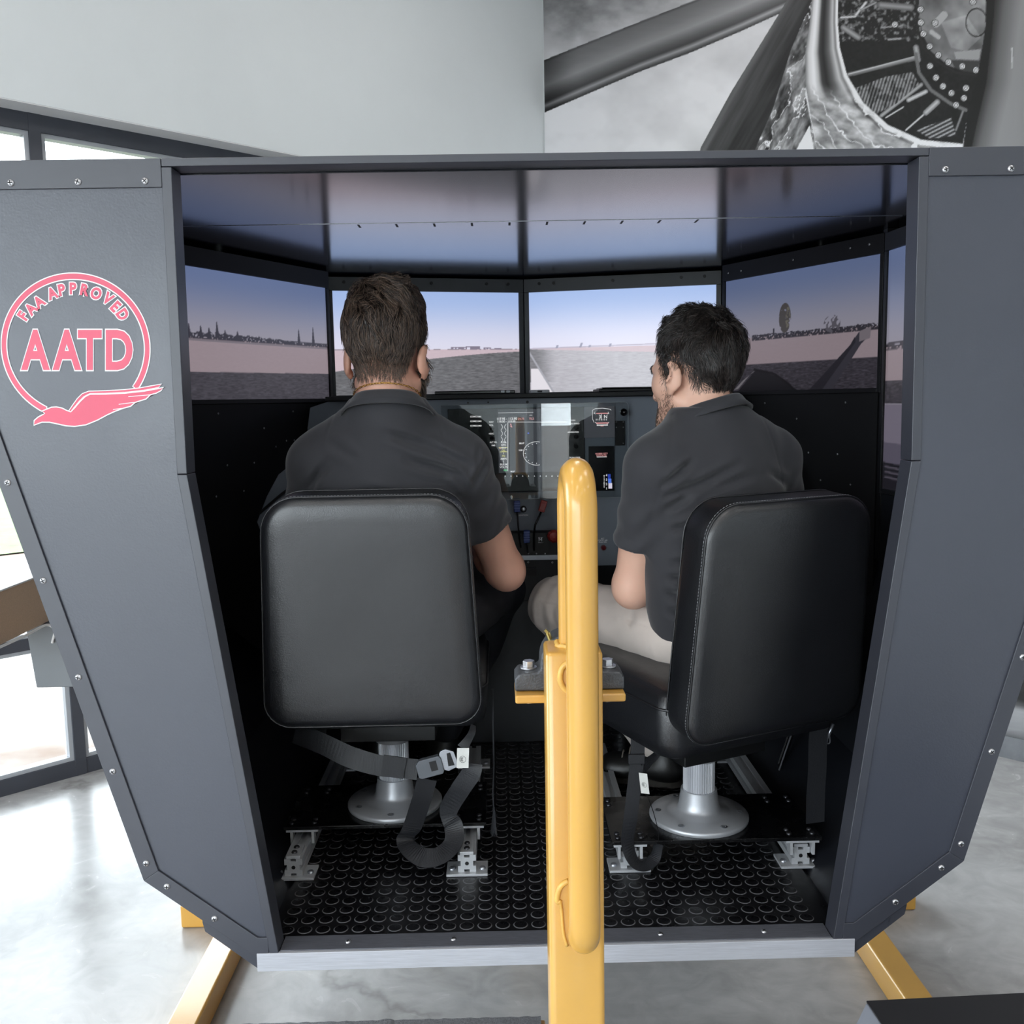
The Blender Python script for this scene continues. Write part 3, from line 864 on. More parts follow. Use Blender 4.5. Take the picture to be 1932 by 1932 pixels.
t0 = math.radians(113)
t1b = math.radians(394)
eo, ei = ell(rx0, ry0, t0, t1b), ell(rx1, ry1, t0 + .03, t1b)
mb = MB()
for i in range(len(eo) - 1): mb.add([DP(*zz(*p), 0) for p in (eo[i], eo[i + 1], ei[i + 1], ei[i])], [(0, 1, 2, 3)])
mb.build('ring', M_pink, dec); outline(eo + ei[::-1], 12, 'ring_edge', .0003)
body = [(356, 1780), (360, 1730), (400, 1695), (450, 1668), (470, 1655), (440, 1632), (500, 1608), (540, 1592), (590, 1588), (650, 1600), (700, 1625), (740, 1640), (780, 1600), (840, 1530), (890, 1482), (940, 1456), (1100, 1455),
        (1300, 1446), (1500, 1425), (1640, 1400), (1712, 1384), (1680, 1420), (1630, 1446), (1570, 1462), (1525, 1506), (1480, 1520), (1410, 1542), (1365, 1582), (1290, 1602), (1200, 1635), (1120, 1672), (1020, 1726), (900, 1775), (780, 1792), (690, 1785), (600, 1765), (520, 1748), (440, 1748)]
flat(body, M_pink, 'bird_body', .0005); outline(body, 12, 'bird_edge', .0009)
wing = [(722, 1626), (760, 1570), (810, 1500), (860, 1450), (930, 1424), (1100, 1420), (1300, 1408), (1450, 1392), (1600, 1365), (1692, 1350), (1655, 1386), (1500, 1416), (1300, 1438), (1100, 1448), (940, 1450), (880, 1480), (830, 1530), (770, 1602), (742, 1638)]
flat(wing, M_pink, 'bird_wing', .0006); outline(wing, 9, 'bird_wing_edge', .0010)
for a, b in (((1340, 1482), (1575, 1462)), ((1240, 1562), (1410, 1540)), ((1180, 1616), (1300, 1600))):
    outline([a, b], 7, 'feather_line', .0010, False)
def letter_block(s, size, cx_, cy_, rot, sx, bold, edge, name, lift):
    """one letter: red face over a slightly larger white one"""
    for off, m, dl, nm in ((bold + edge, M_dw, 0, name + '_edge'), (bold, M_pink, .0004, name)):
        V, Fs = text_mesh(s, size, off, 0, 'CENTER', sx)
        mb = MB(); ca, sa = math.cos(rot), math.sin(rot)
        vs = []
        for x, y, z in V:
            y2 = y - size * .36
            vs.append(DP(*zz(cx_ + x * ca + y2 * sa, cy_ + x * sa - y2 * ca), lift + dl))
        mb.add(vs, Fs); mb.build(nm, m, dec)
for ch, x, sx in (('A', 372, .70), ('A', 700, .70), ('T', 938, .70), ('D', 1238, .72)):
    letter_block(ch, 560, x, 985, .0, sx, 18, 13, 'letter', .0003)
txt = 'FAA APPROVED'
LP_ = ((0, 240, 640), (1, 322, 566), (2, 408, 492), (4, 545, 404), (5, 642, 368), (6, 760, 352), (7, 880, 366), (8, 1005, 404), (9, 1130, 458), (10, 1208, 540), (11, 1282, 624))
for i, lx, ly in LP_:
    letter_block(txt[i], 160, lx, ly, math.atan2(ly - 985, lx - 765) + PI / 2, .86, 7, 11, 'arc_letter', .0003)
# ================================================================== displays
def sim_picture(kind):
    """colours of the simulated outside view; u to the right, v up"""
    def paint(u, v):
        hz = {'SL': .475 + .0 * u, 'CL': .44 + 0 * u, 'CR': .44 + 0 * u, 'SR': .47 + 0 * u, 'Q': .60 + 0 * u}[kind]
        t = np.clip((v - hz) / (1 - hz), 0, 1)
        hor, top = np.array([188, 184, 200.]), np.array([128, 146, 192.])
        if kind in ('CL', 'CR'): hor, top = np.array([206, 205, 222.]), np.array([150, 172, 214.])
        c = hor + (top - hor) * sstep(0, 1, t)[:, None]
        # far field and near ground
        f = np.array([190, 172, 180.]) * (1 + .05 * (fbm(u * 60, v * 260, 3, 3) - .5))[:, None]
        gr = 96 + 60 * (fbm(u * 46, v * 190, 4, 9) - .5)
        if kind == 'SL':
            edge = .21 + .015 * u; g = np.stack([gr * .93, gr * .90, gr], -1)
            far = v > edge
        elif kind == 'CL':
            edge = .36 + .055 * u - .13 * (1 - u) ** 1.6; g = np.stack([gr * 1.06, gr * 1.06, gr * 1.10], -1) + (26 * sstep(.3, 1, 1 - u) * 0)[:, None]
            far = v > edge
        elif kind == 'CR':
            edge = .435 - .09 * u; gr = 176 + 34 * (fbm(u * 40, v * 160, 4, 5) - .5) - 60 * sstep(.16, .02, u) * (v > .1)
            g = np.stack([gr * .97, gr * .96, gr * 1.0], -1)
            far = v > edge
        elif kind == 'SR':
            edge = .235 + .0 * u; gr = 78 + 90 * (fbm(u * 60, v * 240, 4, 7) - .5); g = np.stack([gr * .93, gr * .88, gr], -1)
            far = v > edge
        else:
            edge = .46 + .0 * u; gr = 86 + 70 * (fbm(u * 40, v * 240, 4, 2) - .5); g = np.stack([gr * .95, gr * .9, gr], -1)
            far = v > edge
        c = np.where((v < hz)[:, None], np.where(far[:, None], f, g), c)
        def put(mask, col):
            nonlocal c
            c = np.where(mask[:, None], np.array(col, float) if np.ndim(col) == 1 else col, c)
        dark = [74, 72, 84]
        if kind == 'SL':
            h = .02 + .055 * fbm(u * 40, u * 0 + 3, 3, 2) * sstep(.95, .1, u)
            put((v > hz - .012) & (v < hz + h) & (vnoise(u * 130, v * 90, 1) > .22), dark)
            for x0, hh in ((.03, .10), (.10, .09), (.2, .13), (.33, .07), (.77, .13), (.885, .16), (.15, .08), (.25, .07)):
                put((np.abs(u - x0) < .011 * (1 - np.clip((v - hz) / hh, 0, 1)) + .002) & (v > hz) & (v < hz + hh), dark)
            put((np.abs(v - (hz - .022)) < .004), [118, 116, 128])
        if kind == 'CL':
            put((np.abs(v - hz) < .006) & (hash2(np.floor(u * 80), 0 * u, 4) > .3), [150, 140, 150])
            for x0, x1, hh in ((.62, .70, .022), (.70, .78, .028), (.80, .84, .016), (.86, .9, .012), (.06, .065, .06), (.09, .094, .045)):
                put((u > x0) & (u < x1) & (v > hz) & (v < hz + hh) & ((hash2(np.floor(u * 120), 0 * u, 2) > .35) | (v > hz + hh - .008)), [124, 116, 132])
        if kind == 'CR':
            put((np.abs(v - hz - .02 * u) < .006), [170, 164, 180])
            for x0, hh in ((.15, .03), (.28, .045), (.33, .02), (.44, .03)):
                put((np.abs(u - x0 - .2 * (v - hz)) < .006) & (v > hz) & (v < hz + hh), [140, 140, 160])
            strip = inpoly(u, v, [(.005, 0), (.13, 0), (.05, .24), (.005, .24)]); put(strip, [206, 202, 208])
            put(np.abs(u - .13 + .33 * v) < .006, [150, 150, 158])
        if kind == 'SR':
            h = .03 + .02 * fbm(u * 50, u * 0, 3, 6)
            put((v > hz - .03) & (v < hz + h - .02) & (u > .2) & (vnoise(u * 150, v * 110, 1) > .25), [62, 58, 66])
            lf = .5 * vnoise(u * 110, v * 62, 4) + .5 * vnoise(u * 60, v * 40, 8)
            put((((u - .43) / .04) ** 2 + ((v - hz - .14) / .125) ** 2 < 1.0) & (lf > .28), [92, 86, 82])
            put((((u - .45) / .016) ** 2 + ((v - hz - .13) / .1) ** 2 < 1.0) & (lf > .52), [132, 126, 112])
            put((np.abs(u - .355) < .006) & (v > hz) & (v < hz + .06), [62, 58, 66])
            put((((u - .1) / .07) ** 2 + ((v - hz - .03) / .06) ** 2 < 1) & (lf > .32), [58, 55, 60])
            put((((u - .73) / .05) ** 2 + ((v - hz - .05) / .07) ** 2 < 1) & (lf > .48), [110, 106, 116])
            put(inpoly(u, v, [(.60, 0), (.74, 0), (.90, .34), (.945, .40), (.955, .47), (.885, .43), (.84, .34)]), [66, 64, 74])
            put(inpoly(u, v, [(.60, 0), (.68, 0), (.87, .36), (.865, .40), (.84, .34)]), [44, 42, 50])
            put(inpoly(u, v, [(.89, .36), (.95, .38), (.955, .47), (.89, .44)]), [150, 140, 148])
            put(inpoly(u, v, [(.02, 0), (.1, .02), (.2, .16), (.24, .19), (.14, .1), (.06, 0)]), [150, 146, 152])
            put(inpoly(u, v, [(.1, 0), (.23, .18), (.38, .12), (.52, 0)]), [30, 29, 34])
            put((dline(u, v * .56, [(.22, .105), (.36, .08), (.46, .03), (.5, 0)]) < .006), [24, 22, 26])
        if kind == 'Q':
            put((v > hz - .012) & (v < hz + .02) & (hash2(np.floor(u * 60), np.floor(v * 150), 1) > .2), [70, 66, 74])
            put(v < .365 + .0 * u, [146, 138, 156])
            put(np.abs(v - .362) < .003, [170, 164, 178])
            put(v < .20 - .02 * u, [112, 106, 124])
            put(v < .115 - .03 * u, [40, 38, 46])
            for k in range(3):
                vv = .105 - .022 * k - .03 * u; put((v > vv - .012) & (v < vv - .004) & (u > .02), [104, 98, 112])
            for k in range(14):
                put(np.hypot((u - .62 + .02 * k) * .56, v - .33 + .012 * k) < .0045, [70, 66, 80])
            put(dline(u, v, [(.60, .33), (.48, .16), (.45, .11)]) < .004, [84, 80, 94])
            put(dline(u, v, [(.30, .338), (.40, .334)]) < .004, [40, 40, 50])
        return c
    return paint
M_scr = {k: attr_mat('display_' + k, rough=.25, emit=e, diffuse=False, spec=.4) for k, e in (('SL', .40), ('CL', .84), ('CR', .88), ('SR', .30), ('Q', .32))}
M_bez = mat('display_frame', (84, 87, 90), .45, var=.06, vscale=9)

def monitor(kind, pl, pr, z0, z1, label, frame_m, top, side, nx, ny, bolts=()):
    """pl, pr: left and right end of the picture in plan as the camera sees it"""
    pl, pr = np.array(pl), np.array(pr)
    d = (pr - pl); L = np.linalg.norm(d); d = d / L; nrm = np.array([d[1], -d[0]])     # faces the pilots
    t = thing('monitor', (float((pl + pr)[0] / 2), float((pl + pr)[1] / 2), z0), label, 'monitor', 'wrap-around simulator displays')
    def P(s, z, o): q = pl + d * s + nrm * o; return (float(q[0]), float(q[1]), z)
    def bar(s0, s1, za, zb, o0, o1, nm, m):
        mb = MB()
        mb.add([P(s0, za, o0), P(s1, za, o0), P(s1, za, o1), P(s0, za, o1), P(s0, zb, o0), P(s1, zb, o0), P(s1, zb, o1), P(s0, zb, o1)],
               [(0, 1, 2, 3), (4, 5, 6, 7), (0, 1, 5, 4), (1, 2, 6, 5), (2, 3, 7, 6), (3, 0, 4, 7)])
        return mb.build(nm, m, t, bevel=.001)
    bar(-.004, L + .004, z0 - .004, z1 + .004, -.03, -.002, 'housing', M_black)
    picture('screen', P(0, z0, 0), P(L, z0, 0), P(0, z1, 0), nx, ny, sim_picture(kind), M_scr[kind], t)
    tb = bar(-side, L + side, z1 + .0005, z1 + top, -.004, .006, 'frame_top', frame_m)
    bar(-side, -.0005, z0 - .012, z1, -.004, .006, 'frame_side', frame_m); bar(L + .0005, L + side, z0 - .012, z1, -.004, .006, 'frame_side', frame_m)
    bar(0, L, z0 - .012, z0 - .0005, -.004, .006, 'frame_bottom', M_black)
    for s in bolts:
        mb = MB(); q = P(s * L, z1 + top * .62, .006); q2 = P(s * L, z1 + top * .62, .010)
        mb.cyl(q, q2, .0052, 12); mb.build('frame_bolt', M_black, tb)
    return t
CI, CO = (.018, 3.272), (.622, 3.128)
monitor('CL', (hx(-1, CO[0]), CO[1]), (hx(-1, CI[0]), CI[1]), 1.647, 1.983, 'bright centre left simulator display showing a taxiway edge, partly behind the bearded pilot', M_bez, .044, .016, 290, 164, (.06, .2, .52, .82, .94))
monitor('CR', (hx(1, CI[0]), CI[1]), (hx(1, CO[0]), CO[1]), 1.647, 1.983, 'bright centre right simulator display showing pale runway and blue sky', M_bez, .044, .016, 290, 164, (.06, .14, .46, .82, .94))
monitor('SL', (hx(-1, SIDE_O[0]), SIDE_O[1]), (hx(-1, SIDE_I[0]), SIDE_I[1]), 1.637, 1.975, 'dim left side simulator display showing a distant tree line', M_black, .050, .012, 240, 150, ())
m_sr = monitor('SR', (hx(1, SIDE_I[0]), SIDE_I[1]), (hx(1, SIDE_O[0]), SIDE_O[1]), 1.637, 1.975, 'dim right side simulator display showing a lone tree and propeller', M_black, .050, .012, 280, 180, ())
qr = atZ(1721, 456, 1.977)
monitor('Q', (hx(1, .893), 2.418), (hx(1, .93), 1.90), 1.379, 1.977, 'narrow upright display by the right door edge showing a white wing', M_black, .045, .012, 110, 200, ())
monitor('Q', (hx(-1, .93), 1.90), (hx(-1, .893), 2.418), 1.379, 1.977, 'upright display hidden beside the left door edge', M_black, .045, .012, 60, 90, ())
# bright fixings along the dark frame of the right display
for px, py in ((1496, 490), (1604, 468), (1640, 461), (1374, 515), (1398, 511)):
    p0 = np.array([hx(1, SIDE_I[0]), SIDE_I[1], 0]); p1 = np.array([hx(1, SIDE_O[0]), SIDE_O[1], 0]); d = (p1 - p0) / np.linalg.norm(p1 - p0); nn = np.array([d[1], -d[0], 0])
    p = atP(px, py, p0 + nn * .007, nn); screw(m_sr, p, px, nn, .5)

# glareshield shelf
M_shelf = mat('glareshield', (16, 17, 19), .6, var=.1, vscale=30)
mb = MB(); mb.prism([(hx(-1, .60), 2.80), (hx(1, .60), 2.80), (hx(1, .60), 3.10), (hx(1, .02), 3.235), (hx(-1, .02), 3.235), (hx(-1, .60), 3.10)], 'z', 1.628, 1.641)
glare = tag(mb.build('glareshield', M_shelf, bevel=.002), 'thin black shelf above the instrument panel under the displays', 'shelf')
# things lying on it
def slab(name, label, cat, x0, x1, y, depth, h, m, z=1.641):
    a, b = atY(x0, 740, y)[0], atY(x1, 740, y)[0]
    t = thing(name, ((a + b) / 2, y, z), label, cat)
    mb = MB(); mb.box((a, y, z + .0003), (b, y + depth, z + h)); mb.build('body', m, t, bevel=.003, bseg=3)
    return t, a, b
t, a, b = slab('tablet', 'black tablet lying on the shelf beside the bearded pilot', 'tablet', 820, 972, 2.84, .17, .011, M_blackgloss)
for k in range(2):
    for j in range(2):
        mb = MB(); mb.box((b - .042 + .016 * k, 2.839, 1.6455 + .003 * j), (b - .032 + .016 * k, 2.8402, 1.6468 + .003 * j)); mb.build('speaker_slot', M_alu, t)
t, a, b = slab('phone', 'small pale phone charger lying between the two tablets', 'phone', 1000, 1037, 2.83, .09, .010, mat('pale_plastic', (186, 188, 194), .4, var=.03))
mb = MB(); mb.box(((a + b) / 2 - .007, 2.829, 1.6440), ((a + b) / 2 + .007, 2.8305, 1.6485)); pt = mb.build('port', M_dark, t)
t, a, b = slab('tablet', 'black tablet lying on the shelf left of the curly haired pilot', 'tablet', 1130, 1262, 2.85, .18, .010, M_black, 1.641)
mb = MB(); mb.box((a + .01, 2.852, 1.6513), (b, 3.02, 1.655)); mb.build('cover', M_blackgloss, t, bevel=.001)

# ================================================================== instrument panel
YP = 2.85
M_panel = mat('panel_grey', (118, 125, 136), .5, var=.05, vscale=8, bump=.05, bscale=300)
M_pan2 = mat('panel_dark', (34, 36, 40), .5, var=.06, vscale=8)
panel = thing('instrument_panel', (XC, YP, 1.1), 'grey instrument panel with glass cockpit display between the pilots', 'instrument panel')
mb = MB()
oz = [(.60, 1.627), (.655, 1.61), (.665, 1.55), (.665, 1.30), (.66, 1.13), (.64, 1.115), (.255, 1.115)]
poly = [(hx(-1, h), z) for h, z in oz] + [(hx(1, h), z) for h, z in oz[::-1]]
mb.prism(poly, 'y', YP, YP + .02); mb.build('panel_plate', M_panel, panel, bevel=.0015)
def PB(x, y, o=0.0): p = atY(x, y, YP); return float(p[0]), float(p[2])
def pbox(x0, y0, x1, y1, o0, o1, nm, m, parent=panel, bevel=0.0):
    """box on the panel from photo pixels; o0..o1 metres toward the pilots"""
    (a, zt), (b, zb) = PB(x0, y0), PB(x1, y1)
    mb = MB(); mb.box((a, YP - o1, zb), (b, YP - o0, zt)); return mb.build(nm, m, parent, bevel=bevel)
def pcyl(x, y, r, o0, o1, nm, m, parent=panel, n=18, dome=False):
    a, z = PB(x, y); mb = MB()
    prof = [(r * .9, -o0), (r, -o0 - (o1 - o0) * .2), (r, -o1 + (o1 - o0) * .15), (r * .85, -o1)]
    if dome: prof = [(r * math.cos(q), -o0 - (o1 - o0) * math.sin(q)) for q in np.linspace(0, 1.5, 7)]
    mb.lathe([(p, h) for p, h in prof], (a, YP, z), n, 'y'); return mb.build(nm, m, parent, smooth=True)
M_bz = mat('avionics_black', (10, 10, 12), .35, var=.05, vscale=40)
M_lcd = mat('lcd_off', (34, 36, 40), .2, var=.03, vscale=8)
av = pbox(845, 772, 1103, 925, .001, .012, 'avionics_bezel', M_bz, bevel=.002)
def glow(nm, rgb, s): return emit_mat(nm, rgb, s)
M_txt = glow('display_white', (225, 222, 222), .9); M_txtr = glow('display_red', (220, 150, 150), .8); M_txty = glow('display_yellow', (214, 206, 120), .8)
M_txtg = glow('display_green', (80, 170, 110), .8); M_lcdg = glow('lcd_glow', (66, 68, 74), .55); M_txtb = glow('display_blue', (70, 100, 220), .9)
# main display
mfd = pbox(939, 773, 1071, 889, .012, .0135, 'main_display', M_lcdg, av)
def ptxt(s, x, y, hpx, m, parent, o=.0142, align='CENTER'):
    a, z = PB(x, y); size = hpx * 2.85 / F_PX * 1.35
    V, Fs = text_mesh(s, size, size * .02, 0, align)
    mb = MB(); mb.add([(a + vx, YP - o, z + vy - size * .33) for vx, vy, vz in V], Fs); return mb.build('print', m, parent)
def prect(x0, y0, x1, y1, m, parent, o=.014): return pbox(x0, y0, x1, y1, o - .0002, o, 'print', m, parent)
def pline(pts, w, m, parent, o=.0142):
    mb = MB(); P = [np.array(PB(*p)) for p in pts]; w = w * 2.85 / F_PX
    for p, q in zip(P[:-1], P[1:]):
        d = (q - p) / (np.linalg.norm(q - p) + 1e-9); nn = np.array([-d[1], d[0]]) * w / 2
        mb.add([(a[0], YP - o, a[1]) for a in (p + nn, q + nn, q - nn, p - nn)], [(0, 1, 2, 3)])
    return mb.build('print', m, parent)
ptxt('117.95 - 113.90', 956, 790, 4.5, M_txt, mfd); ptxt('118.00 - 118.00', 955, 795, 4, M_txt, mfd)
ptxt('24.75      75.2', 992, 790, 4, M_txtr, mfd)
ptxt('...', 1001, 781, 6, M_txt, mfd)
pline([(958, 796), (1070, 796)], .7, M_txt, mfd); pline([(940, 779), (1006, 778)], .6, M_txt, mfd)
pline([(958, 797), (958, 888)], 1.0, M_txt, mfd); pline([(961, 800), (961, 886)], 2.0, M_lcd, mfd, .0144)
for k in range(3):
    y0 = 800 + 12 * k
    for sx_ in (-1, 1): pline([(950 + sx_ * 5, y0), (950 + sx_ * 2, y0 + 4), (950 + sx_ * 2, y0 + 7), (950 + sx_ * 5, y0 + 11)], .8, M_txt, mfd)
for k, (s, m) in enumerate((('FUEL', M_txt), ('GPH', M_txt), ('60.0', M_txt), ('OIL', M_txty), ('1', M_txt), ('PSI', M_txty), ('AMPS', M_txt), ('2', M_txt), ('BUS M', M_txt), ('VOLTS', M_txt))):
    ptxt(s, 950, 834 + 5.2 * k, 3.6, m, mfd)
prect(941, 843.5, 957, 844.6, M_txty, mfd); prect(943, 851.5, 957, 852.5, M_txty, mfd); prect(942, 845, 945, 846.5, M_txtr, mfd); prect(950, 885, 957, 888, M_txtg, mfd)
pline([(958 + 3, 805), (963.5, 799), (966, 806), (963, 804), (961, 805)], 1.0, M_txtr, mfd)
arc = [(1012 + 25 * math.cos(t), 855 + 22 * math.sin(t)) for t in np.linspace(PI * .42, PI * 1.58, 26)]; pline(arc, .9, M_txt, mfd)
for t in np.linspace(PI * .5, PI * 1.5, 9): pline([(1012 + 22.5 * math.cos(t), 855 + 19.8 * math.sin(t)), (1012 + 20 * math.cos(t), 855 + 17.6 * math.sin(t))], 1.0, M_txt, mfd)
ptxt('MAP', 984, 836, 3.6, M_txt, mfd); ptxt('NM 5', 984, 849, 3.4, M_txt, mfd); prect(995, 816, 998, 818, M_txtb, mfd)
ptxt('MAP', 967, 889, 3, M_txt, mfd)
for k in range(12):
    a = 953 + 11 * k; mb = MB(); (q0, z0), (q1, z1), (q2, z2) = PB(a - 1.2, 898.5), PB(a + 1.2, 898.5), PB(a, 896)
    mb.add([(q0, YP - .0125, z0), (q1, YP - .0125, z1), (q2, YP - .0125, z2)], [(0, 1, 2)]); mb.build('softkey', M_txt, av)
# audio panel keys left, knobs right
for r in range(3):
    for c in range(2):
        ptxt('COM%d' % (r + 1), 893 + 10 * c, 786 + 8.6 * r, 3, M_txt, av, .0125); pbox(889.5 + 10 * c, 781 + 8.6 * r, 896.5 + 10 * c, 784 + 8.6 * r, .012, .0132, 'key', M_bz, av)
for x, y, s in ((927, 796, 'NAV'), (927, 802, 'VOL'), (927, 818, 'HDG'), (931, 834, 'ALT SEL'), (931, 840, 'FMS'), (1080, 793, 'PUSH'), (1083, 799, 'CRS BARO'), (1080, 815, 'RANGE-PAN'), (1084, 863, 'PUSH CRSR')):
    ptxt(s, x, y, 3, M_txt, av, .0125)
for x, y in ((928, 826), (928, 808), (1086, 807), (1086, 823), (1086, 842)):
    pcyl(x, y, .0062, .012, .024, 'tuning_knob', M_bz, av)
# standby instruments
sb1 = pbox(1101, 767, 1159, 825, .001, .013, 'compass_display', M_lcdg, bevel=.001)
ptxt('3  N', 1137, 786, 6.5, M_txt, sb1, .0136)
pline([(1117, 778), (1117, 774), (1122, 771), (1136, 770), (1150, 772), (1152, 774)], .9, M_txt, sb1, .0136)
pline([(1117, 778), (1117, 790), (1120, 797)], .7, M_txt, sb1, .0136)
prect(1124, 779, 1146, 780.6, M_txtr, sb1, .0136); pline([(1122, 777), (1120, 780), (1123, 781)], .8, M_txt, sb1, .0136); pline([(1146, 777), (1148, 780), (1145, 781)], .8, M_txt, sb1, .0136)
pline([(1134, 781), (1134, 793)], .8, M_txt, sb1, .0136)
for k in range(7): pline([(1124 + 3.2 * k, 790), (1124 + 3.2 * k, 793)], 1.0, M_txt, sb1, .0136)
prect(1124, 797, 1147, 799, M_txtr, sb1, .0136); prect(1125, 801, 1146, 802.6, M_txt, sb1, .0136); pline([(1122, 796), (1126, 800)], .9, M_txt, sb1, .0136); pline([(1148, 796), (1144, 800)], .9, M_txt, sb1, .0136); prect(1132, 803, 1138, 804, M_txtr, sb1, .0136)
pl2 = pbox(1159.5, 794, 1178, 840, .001, .012, 'cover_plate', M_bz, bevel=.001)
for x, y in ((1162, 796), (1175, 796), (1162, 806), (1175, 806), (1175, 836)): a, z = PB(x, y); screw(pl2, (a, YP - .012, z), x, None, .3)
sb2 = pbox(1110, 842, 1158, 925, .001, .0125, 'radio_display', mat('lcd_dark', (30, 31, 34), .25, var=.03), bevel=.001)
pline([(1121, 853), (1147, 853), (1147, 863), (1121, 863), (1121, 853)], .5, M_lcd, sb2, .0130)
ptxt('HOBBS QTY', 1134, 855.5, 3.2, M_txtr, sb2, .0130); ptxt('0 0 0 4 35', 1134, 859, 3.4, M_txtr, sb2, .0130); prect(1125, 861.2, 1144, 862, M_txt, sb2, .0130)
prect(1146, 894, 1151, 902.5, glow('blue1', (38, 60, 160), .9), sb2, .0130); prect(1146.5, 902.5, 1152.5, 911, glow('blue2', (80, 118, 214), .9), sb2, .0130); prect(1147, 911, 1154, 921, glow('pale', (214, 204, 220), .9), sb2, .0130)
for k, s in enumerate(('4', '3', '2', '1')): ptxt(s, 1143.5, 896 + 8.3 * k, 4.4, M_txt, sb2, .0130)
for k, s in enumerate('DISTANCE'): ptxt(s, 1139, 897 + 3 * k, 2.6, M_txt, sb2, .0130)
# clear cover sheet over the avionics
M_acr = glass_mat('clear_cover', (.93, .95, .95), 1.6)
(a, zt), (b, zb) = PB(833, 764.5), PB(1183, 936)
mb = MB(); r = .012
pts = [(a, zb), (b - r, zb), (b, zb + r), (b, zt - r)] + [(b - r + r * math.cos(q), zt - r + r * math.sin(q)) for q in (.4, .8, 1.2)] + [(b - r, zt), (a, zt)]
mb.prism(pts, 'y', YP - .034, YP - .030)
cov = mb.build('clear_cover', M_acr, panel)
mb = MB(); mb.tube([(p[0], YP - .032, p[1]) for p in pts], .0014, 6, closed=True); mb.build('cover_edge', mat('acrylic_edge', (150, 156, 162), .2, var=.03), cov)
pcyl(1174, 777.5, .0115, .034, .052, 'cover_knob', M_blackgloss, cov, dome=True)
for x, y in ((995, 758.5), (883, 760), (921, 759)): a, z = PB(x, y); mb = MB(); mb.cyl((a, YP - .003, z), (a, YP + .001, z), .0042 if x > 990 else .0025, 12); mb.build('panel_bolt', M_black, panel)
# lower panel: engine controls
lev = thing('lever_quadrant', (PB(1010, 1040)[0], YP - .06, 1.12), 'lever quadrant with blue, black and red engine handles below the display', 'controls')
M_blue = mat('lever_blue', (36, 58, 128), .45, var=.08); M_red = mat('lever_red', (150, 44, 40), .45, var=.08); M_lrub = mat('lever_pink', (168, 92, 88), .6, var=.05)
def lbox(x0, y0, x1, y1, o0, o1, nm, m, bevel=.0, parent=lev): return pbox(x0, y0, x1, y1, o0, o1, nm, m, parent, bevel)
q = lbox(925, 1002, 1062, 1050, .001, .05, 'quadrant_box', M_black, .002)
lbox(915, 1044, 1062, 1050, .05, .056, 'quadrant_rail', M_alu, .001)
b1 = lbox(968.5, 940, 980.5, 961, .06, .078, 'blue_handle', M_blue, .002); b2 = lbox(986.5, 994, 998, 1017, .066, .084, 'blue_handle', M_blue, .002)
for bb, x0, x1, ys in ((b1, 968.2, 980.8, (944, 948.5, 953)), (b2, 986.2, 998.3, (997, 1001.5, 1006, 1010.5))):
    for y in ys: lbox(x0, y, x1, y + 1, .0775 if bb is b1 else .0835, .079 if bb is b1 else .085, 'rib', mat('rib_blue', (86, 108, 168), .4), 0, bb)
def rod(pts, r, nm, m, parent=lev):
    mb = MB(); mb.tube([(PB(x, y)[0], YP - o, PB(x, y)[1]) for x, y, o in pts], r, 8); return mb.build(nm, m, parent, smooth=True)
rod([(975, 961, .069), (977, 990, .065), (983, 1035, .045)], .0026, 'lever_arm', M_black)
rod([(992, 1017, .075), (995, 1038, .05)], .0026, 'lever_arm', M_black)
rod([(1019, 961, .07), (1008, 985, .066), (1006, 1000, .062), (1006.5, 1040, .045)], .003, 'lever_arm', M_blackgloss)
mb = MB(); (a, z) = PB(1022, 950)
mb.T = Matrix.Translation((a, YP - .07, z)) @ Matrix.Rotation(math.radians(17), 4, 'Y')
mb.box((-.0095, -.009, -.017), (.0095, .009, .017)); rh = mb.build('red_handle', M_red, lev, bevel=.002)
mb = MB(); mb.T = Matrix.Translation((a - .0008, YP - .0795, z - .001)) @ Matrix.Rotation(math.radians(17), 4, 'Y')
mb.box((-.0065, -.001, -.009), (.0065, .001, .009)); mb.build('grip_pad', M_lrub, rh)
mb = MB(); (a, z) = PB(1042, 1005); mb.lathe([(.004, -.09), (.013, -.088), (.019, -.082), (.020, -.07), (.015, -.06), (.006, -.055)], (a, YP, z), 10, 'y'); mb.build('red_knob', M_red, lev)
pk = lbox(1009, 1008, 1027, 1019, .0505, .0515, 'mixture_placard', M_black)
ptxt('M', 1018, 1013.5, 7.5, M_dw, pk, .0521); pline([(1014, 1009), (1023, 1009)], .6, M_dw, pk, .0521); pline([(1014, 1019), (1024, 1019)], .8, M_dw, pk, .0521)
for x in (996, 1011, 1027): ptxt('o', x, 1039, 3.4, M_dw, q, .0512)
sw = pcyl(987.5, 960, .0098, .001, .012, 'ignition_switch', M_black, panel); pcyl(987.5, 960, .0066, .0121, .017, 'switch_face', M_alu, sw, 14)
ptxt('IGNITION', 987.5, 972, 3, M_dw, panel, .0006)
pcyl(1138.5, 1033, .0085, .001, .022, 'static_knob', mat('static_red', (120, 30, 32), .3), panel, dome=True)
for k, s in enumerate(('ALT', 'STATIC AIR', 'PULL ON')): ptxt(s, 1137, 1016 + 3.4 * k, 2.7, M_dw, panel, .0006)
